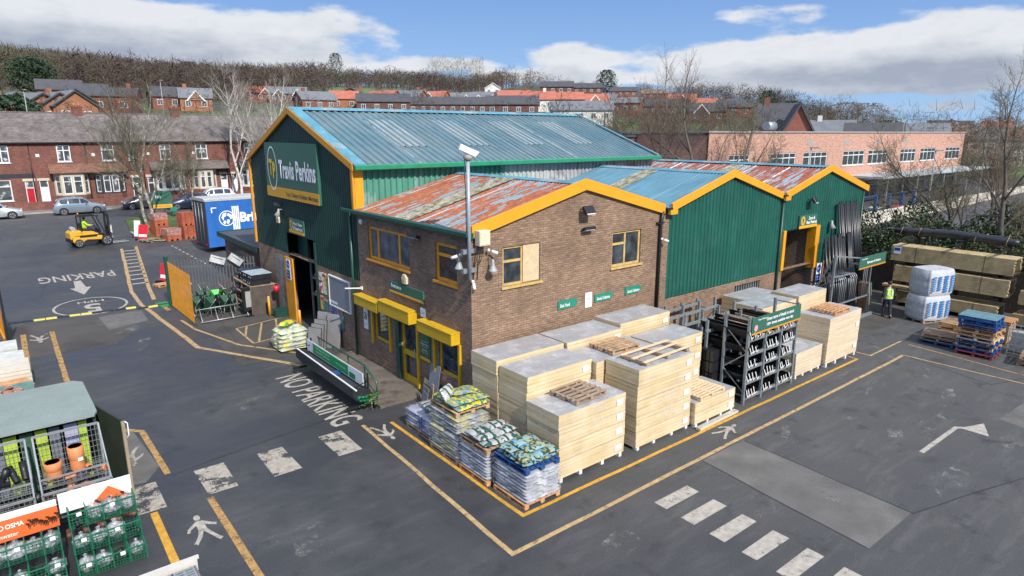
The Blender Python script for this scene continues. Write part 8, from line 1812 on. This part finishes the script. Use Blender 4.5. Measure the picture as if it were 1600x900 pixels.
# ================================================================ houses beyond, school
def plainmat(n, c, **k): return mat(n, c, .85, var=.16, vs_=.8, **k)
wr, wo_, wd, ww = plainmat('far_red_brick', (.22, .075, .05)), plainmat('far_orange_brick', (.30, .13, .07)), plainmat('far_dark_brick', (.13, .06, .048)), plainmat('far_white_render', (.62, .61, .57))
rr_, rg, rk, rb = plainmat('far_red_tiles', (.36, .115, .075)), plainmat('far_grey_slate', (.14, .15, .165)), plainmat('far_dark_slate', (.06, .06, .068)), plainmat('far_brown_tiles', (.20, .13, .10))
WN = {wr: 'red brick', wo_: 'orange brick', wd: 'dark brick', ww: 'white rendered'}; RN = {rr_: 'red-tiled', rg: 'grey slate', rk: 'dark slate', rb: 'brown-tiled'}
far_glass = mat('far_window', (.09, .10, .11), .2, var=.3); far_fr = mat('far_frame', (.66, .66, .64), .6, var=.05)
def far_house(label, loc, rz, w, dp, he, hr, wm, rm, front='ridge', gablets=0, chim=1, group=None, nw=None):
    t = thing('house', label, 'house', loc, rz, group)     # faces local -y
    m = MB(); m.box(-w/2, -dp/2, -3, w/2, dp/2, he); m.face([(-w/2, -dp/2, he), (w/2, -dp/2, he), (w/2, dp/2, he), (-w/2, dp/2, he)])
    if front == 'ridge':
        for x in (-w/2, w/2): m.face([(x, -dp/2, he), (x, dp/2, he), (x, 0, hr)])
    else:
        for y in (-dp/2, dp/2): m.face([(-w/2, y, he), (w/2, y, he), (0, y, hr)])
    m.build('wall', wm, t); m = MB(); o = .35
    if front == 'ridge':
        for s_ in (-1, 1): m.prism([(-w/2-o, s_*(dp/2+o), he-o*.5), (w/2+o, s_*(dp/2+o), he-o*.5), (w/2+o, 0, hr), (-w/2-o, 0, hr)], (0, 0, .18))
    else:
        for s_ in (-1, 1): m.prism([(s_*(w/2+o), -dp/2-o, he-o*.5), (s_*(w/2+o), dp/2+o, he-o*.5), (0, dp/2+o, hr), (0, -dp/2-o, hr)], (0, 0, .18))
    r = m.build('roof', rm, t, fixn=True)
    if front == 'gable':
        m = MB()
        for s_ in (-1, 1): m.bar((s_*(w/2+o), -dp/2-o-.03, he-o*.5), (0, -dp/2-o-.03, hr+.02), .10, .22)
        m.build('bargeboard', far_fr if wm is ww else rk, r)
    for g in range(gablets):
        x = -w/2+w*(g+.5)/gablets; gw = min(w/gablets*.5, 4); m = MB(); m.prism([(x-gw/2, -dp/2-.25, he-.6), (x+gw/2, -dp/2-.25, he-.6), (x, -dp/2-.25, he+gw*.42)], (0, dp*.4, 0)); m.build('gablet', wm, t); m = MB()
        for s_ in (-1, 1): m.bar((x+s_*(gw/2+.25), -dp/2-.35, he-.75), (x, -dp/2-.35, he+gw*.45), .15, .3)
        m.build('gablet_board', far_fr, r)
    if chim: m = MB(); cx = w*.32*(1 if chim > 0 else -1); m.box(cx-.4, -.35, hr-1, cx+.4, .35, hr+1.0); c = m.build('chimney', wm, r)
    nw = nw or max(2, int(w/3)); fl = (he*.26, he*.74) if he > 4 else (he*.5,)
    for i in range(nw):
        for z in fl:
            x = -w/2+w*(i+.5)/nw; m = MB(); m.box(x-.62, -dp/2-.06, z-.65, x+.62, -dp/2-.002, z+.65); f_ = m.build('window', far_fr, t); m = MB(); m.box(x-.52, -dp/2-.08, z-.55, x-.04, -dp/2-.065, z+.55); m.box(x+.04, -dp/2-.08, z-.55, x+.52, -dp/2-.065, z+.55); m.build('pane', far_glass, f_)
    return t
FHN = {}
def fh(px0, px1, yr, yb, wm, rm, front='ridge', d=None, gab=0, turn=0, chim=0, dpf=.75, extra=''):
    """a far house spanning columns px0..px1 of the photo, ridge at row yr, walls seen down to row yb"""
    px = (px0+px1)/2; q = hit(px, yb, 100, 640)
    if q is None or not .6*d < hypot(q.x-CAM.x, q.y-CAM.y) < 1.6*d: q = at(px, d)
    D = hypot(q.x-CAM.x, q.y-CAM.y); a = atan2(q.y-CAM.y, q.x-CAM.x); w = (px1-px0)*D/FPX*.97*cos(a-_yaw); zr = CAM.z+D*tan(el_px(px, yr)); hr = min(9.5 if D > 125 else 13, max(5, zr-q.z)); dp = max(6, min(w*dpf, 8.5)); he = hr*(.68 if front == 'ridge' else .52) if hr > 5 else hr*.55
    key = (wm.name, rm.name, front, gab); FHN[key] = FHN.get(key, 0)+1
    lab = '%s %s-roofed house%s, %s such from the left on the hillside' % (WN[wm], RN[rm].replace('-tiled', '').replace(' slate', '-slate'), ' seen gable-on' if front == 'gable' else (' with %s' % ['', 'one gablet', 'two gablets'][gab] if gab else ''), (OR2+['seventeenth', 'eighteenth'])[FHN[key]-1])
    return far_house(lab, q, a-pi/2+Rd(turn), w, dp, he, hr, wm, rm, front, gab, chim, 'houses on the hillside')
# rows read off the photograph: (left px, right px, ridge row, foot row, wall, roof, way it faces, distance, small gables, turn)
for r_ in sorted([(-2, 54, 156, 192, wo_, rg, 'gable', 128, 0, 12), (30, 92, 148, 192, wo_, rg, 'gable', 134, 0, 22), (56, 118, 146, 192, wo_, rg, 'gable', 140, 0, 22), (80, 142, 143, 192, wo_, rg, 'gable', 146, 0, 22), (98, 150, 140, 182, wd, rk, 'gable', 168, 0, 0), (68, 125, 135, 160, wd, rk, 'ridge', 195, 0, 0), (122, 168, 132, 175, ww, rk, 'ridge', 185, 0, 0), (150, 215, 138, 178, wr, rk, 'ridge', 150, 0, -10),
           (240, 300, 141, 170, wr, rk, 'ridge', 170, 0, 10), (286, 330, 143, 172, wo_, rg, 'ridge', 160, 1, 0), (372, 428, 140, 158, wr, rr_, 'ridge', 215, 2, 0), (424, 478, 141, 160, wd, rg, 'ridge', 225, 2, 0), (466, 520, 156, 172, wr, rg, 'ridge', 165, 0, 20), (518, 560, 158, 170, wo_, rr_, 'ridge', 170, 0, 0), (525, 572, 151, 163, wr, rg, 'gable', 250, 0, 0),
           (578, 624, 146, 168, wo_, rr_, 'ridge', 290, 0, -35), (618, 664, 147, 166, wo_, rg, 'ridge', 300, 0, -30), (655, 700, 148, 166, wo_, rr_, 'ridge', 300, 1, -25), (694, 744, 148, 167, wr, rg, 'ridge', 290, 2, -10), (740, 784, 147, 167, wr, rg, 'ridge', 290, 2, -10), (780, 830, 145, 168, wr, rr_, 'ridge', 300, 0, 0), (780, 866, 151, 172, ww, rr_, 'ridge', 240, 0, 0), (862, 910, 150, 170, wr, rr_, 'ridge', 260, 0, 10), (905, 948, 151, 172, wo_, rr_, 'ridge', 250, 1, 10), (944, 965, 156, 172, wr, rg, 'ridge', 250, 0, 0), (958, 1002, 153, 178, wr, rg, 'ridge', 215, 0, -10), (758, 782, 136, 148, ww, rk, 'gable', 400, 0, 0),
           (845, 895, 136, 147, wd, rk, 'ridge', 380, 0, 0), (896, 940, 136, 147, wd, rk, 'ridge', 385, 0, 0), (952, 992, 138, 150, wr, rk, 'ridge', 370, 0, 0), (1000, 1040, 141, 152, wr, rb, 'ridge', 380, 0, 0), (1045, 1085, 150, 168, wr, rr_, 'ridge', 260, 1, 0), (1080, 1118, 163, 178, wr, rr_, 'ridge', 200, 0, 10), (1000, 1060, 160, 180, wd, rk, 'ridge', 170, 0, 0), (1060, 1130, 170, 190, wd, rk, 'ridge', 140, 1, 0), (1120, 1172, 160, 182, wr, rk, 'ridge', 190, 0, 0),
           (560, 640, 162, 175, wd, rk, 'ridge', 160, 0, 0), (640, 760, 161, 178, wd, rk, 'ridge', 150, 0, 0), (760, 840, 167, 180, wd, rk, 'ridge', 150, 0, 0), (860, 955, 172, 190, ww, rg, 'ridge', 130, 0, 0), (1186, 1240, 163, 205, wr, rk, 'ridge', 112, 0, 0), (1214, 1270, 164, 205, wr, rk, 'gable', 105, 0, 8),
           (1325, 1400, 193, 206, wd, rk, 'ridge', 130, 0, 0), (1270, 1330, 189, 206, ww, rg, 'ridge', 140, 0, 0), (1405, 1445, 180, 200, ww, rb, 'ridge', 220, 1, 0), (1376, 1412, 182, 205, ww, rk, 'gable', 200, 0, 0), (1415, 1475, 192, 208, wr, rg, 'ridge', 150, 0, 10), (1440, 1500, 190, 208, ww, rb, 'ridge', 230, 2, 0), (1490, 1530, 192, 208, wr, rb, 'ridge', 240, 0, 0), (1520, 1560, 194, 212, ww, rg, 'ridge', 200, 0, 0), (1560, 1600, 200, 215, ww, rb, 'ridge', 210, 0, 0), (1480, 1515, 184, 200, wr, rk, 'ridge', 330, 0, 0), (1450, 1485, 183, 198, ww, rk, 'ridge', 340, 0, 0), (1535, 1575, 186, 200, wr, rr_, 'ridge', 330, 0, 0)], key=lambda q: q[0]):
    fh(*r_[:7], d=r_[7], gab=r_[8], turn=r_[9], chim=(1 if r_[0] % 3 == 0 else -1 if r_[0] % 3 == 1 else 0))
# ---- school
pink = brickmat('pink_school_brick', (.48, .27, .20), (.45, .25, .185), (.42, .26, .20), .45, .15, ms=.01, stain=(.42, .25, .19), sta=.15, dirt=.05); SY = 22.3
sc_ = thing('school', 'long flat-roofed pink brick school with grey-framed windows behind the depot', 'school building', (75, SY, 0)); FSC = FR((0, SY, 0), (1, 0, 0), (0, 1, 0)); xs = []
def sx(px): d = _f+_r*((px-800)/FPX)-_u*((240-450)/FPX); return CAM.x+d.x*(SY-CAM.y)/d.y
hs_ = [(sx(a), sx(b), 4.9, 6.7) for a, b in ((1140, 1172), (1205, 1244), (1256, 1293), (1318, 1351), (1357, 1387), (1407, 1431), (1438, 1461), (1477, 1499))]
gh = [(sx(a), sx(b), .6, 3.0) for a, b in ((1330, 1352), (1357, 1378), (1384, 1404), (1410, 1428), (1434, 1450), (1456, 1472), (1478, 1496))]
m = wall_mb(FSC, sx(1106), sx(1503), 3.6, 8.85, hs_, .3); m.M = None; m.box(sx(1106), SY+.4, 0, sx(1503), SY+16, 8.7); m.build('upper_wall', pink, sc_, world=True)
m = wall_mb(FSC, sx(1106), sx(1503), 0, 3.6, gh, .3); m.build('lower_wall', mat('pale_school_render', (.40, .40, .41), .8, var=.1), sc_, world=True)
m = MB(); m.box(sx(1106)-.2, SY-.12, 8.85, sx(1503)+.2, SY+16, 9.0); m.build('parapet', grey_p, sc_, world=True)
for a, b, c, d in hs_: n = 4; window(FSC, a, b, c, d, sc_, upvc, glass_d, mull=[a+(b-a)*k/n for k in range(1, n)], trans=((a, b, c+1.25),), fw=.10, dep=.06)
for a, b, c, d in gh: window(FSC, a, b, c, d, sc_, upvc, glass_d, mull=[(a+b)/2], trans=((a, b, c+1.6),), fw=.12, dep=.06)
m = MB(); m.box(sx(1325), SY-4.5, 3.45, sx(1503), SY-.003, 3.7); m.build('canopy', mat('canopy_grey', (.40, .42, .42), .6, var=.1), sc_, world=True)
for k in range(9): x = sx(1335)+k*4.6; m = MB(); m.bar((x, SY-4.3, 0), (x, SY-4.3, 3.5), .15); m.build('canopy_post', grey_p, sc_, world=True)
m = MB()
for k in range(4): m.box(sx(1260)+k*9, SY-.02, 7.5, sx(1260)+k*9+1.1, SY-.003, 8.0)
m.build('vent_panel', grey_p, sc_, world=True); m = MB(); m.tube([(sx(1245), SY+4, 9.6), (sx(1245)+1.6, SY+4, 9.6)], .5, 12); m.build('roof_vent', galv, sc_, world=True)
t = thing('brick_hall', 'dark red brick block behind the bare trees, left of the pink school', 'building', (52, SY+8, 0)); m = MB(); m.box(sx(960)+1, SY+9, 0, sx(1104), SY+22, 8.4); m.build('wall', wr, t, world=True); m = MB(); m.box(sx(960)+.8, SY+8.8, 8.4, sx(1104)+.2, SY+22, 8.6); m.build('roof', rk, t, world=True)
sheet('school_yard', 34, 3, 125, 22, road_m, .03, 8)
t = thing('play_wall', 'low pale wall between the hedge and the school yard', 'wall', (60, 12, 0)); m = MB(); m.box(38, 12, 0, 118, 12.35, 1.15); m.box(38, 11.95, 1.15, 118, 12.4, 1.25); m.build('coping', mat('pale_wall', (.55, .50, .42), .8, var=.12), t, world=True)
for k in range(9): x = 46+k*3.4; t = thing('play_post', '%s blue post from the left in the school yard' % OR2[k], 'post', (x, 14.5, 0), 0, 'blue posts in the school yard'); m = MB(); m.bar((0, 0, 0), (0, 0, 2.3), .28); m.build('post', paint_b, t)
cc_ = [('orange', (.55, .14, .03)), ('white', (.6, .6, .6)), ('red', (.4, .03, .03)), ('black', (.02, .02, .02)), ('green', (.03, .2, .05)), ('yellow', (.6, .4, .03))]
for k in range(10):
    nme, c = cc_[k % 6]; t = thing('play_item', '%s %s play table in the school yard, number from left: %s' % (nme, 'square' if k % 2 else 'long', OR2[k]), 'play table', (44+k*3.1, 16.5-(k % 3), .03)); t['label'] = '%s %s play table, %s from the left in the school yard' % (nme, 'square' if k % 2 else 'long', OR2[k])
    mt = MATS.get('play_'+nme) or mat('play_'+nme, c, .5); m = MB(); w = .6 if k % 2 else 1.1; m.box(-w, -.5, .7, w, .5, .8); m.build('tabletop', mt, t); m = MB(); m.bar((-w*.8, 0, 0), (-w*.8, 0, .7), .1); m.bar((w*.8, 0, 0), (w*.8, 0, .7), .1); m.build('legs', grey_p, t)
def lamp(label, loc, h, grp='street lamps'):
    t = thing('street_lamp', label, 'street lamp', loc, Rd(-70), grp); m = MB(); m.tube([(0, 0, 0), (0, 0, h)], [.09, .05], 8); m.build('pole', grey_p, t); m = MB(); m.cbox(.25, 0, h+.03, .7, .25, .12); m.build('lamp_head', grey_p, t)
lamp('tall lamp column in front of the school, right of the green shed apex', (58.5, 8, 0), 7.2); lamp('lamp column at the right part of the school', (76, 9, 0), 7.4); lamp('lamp column rising from behind the green shed roof', (43, 12, 0), 7.6)
for px, d, h, lab in ((48, 120, 8, 'white lamp post above the gabled houses on the left'), (260, 150, 8, 'lamp post before the dark roofs left of the birches'), (780, 95, 4, 'short lamp column beyond the blue warehouse ridge')): q = at(px, d); lamp(lab, q, h)
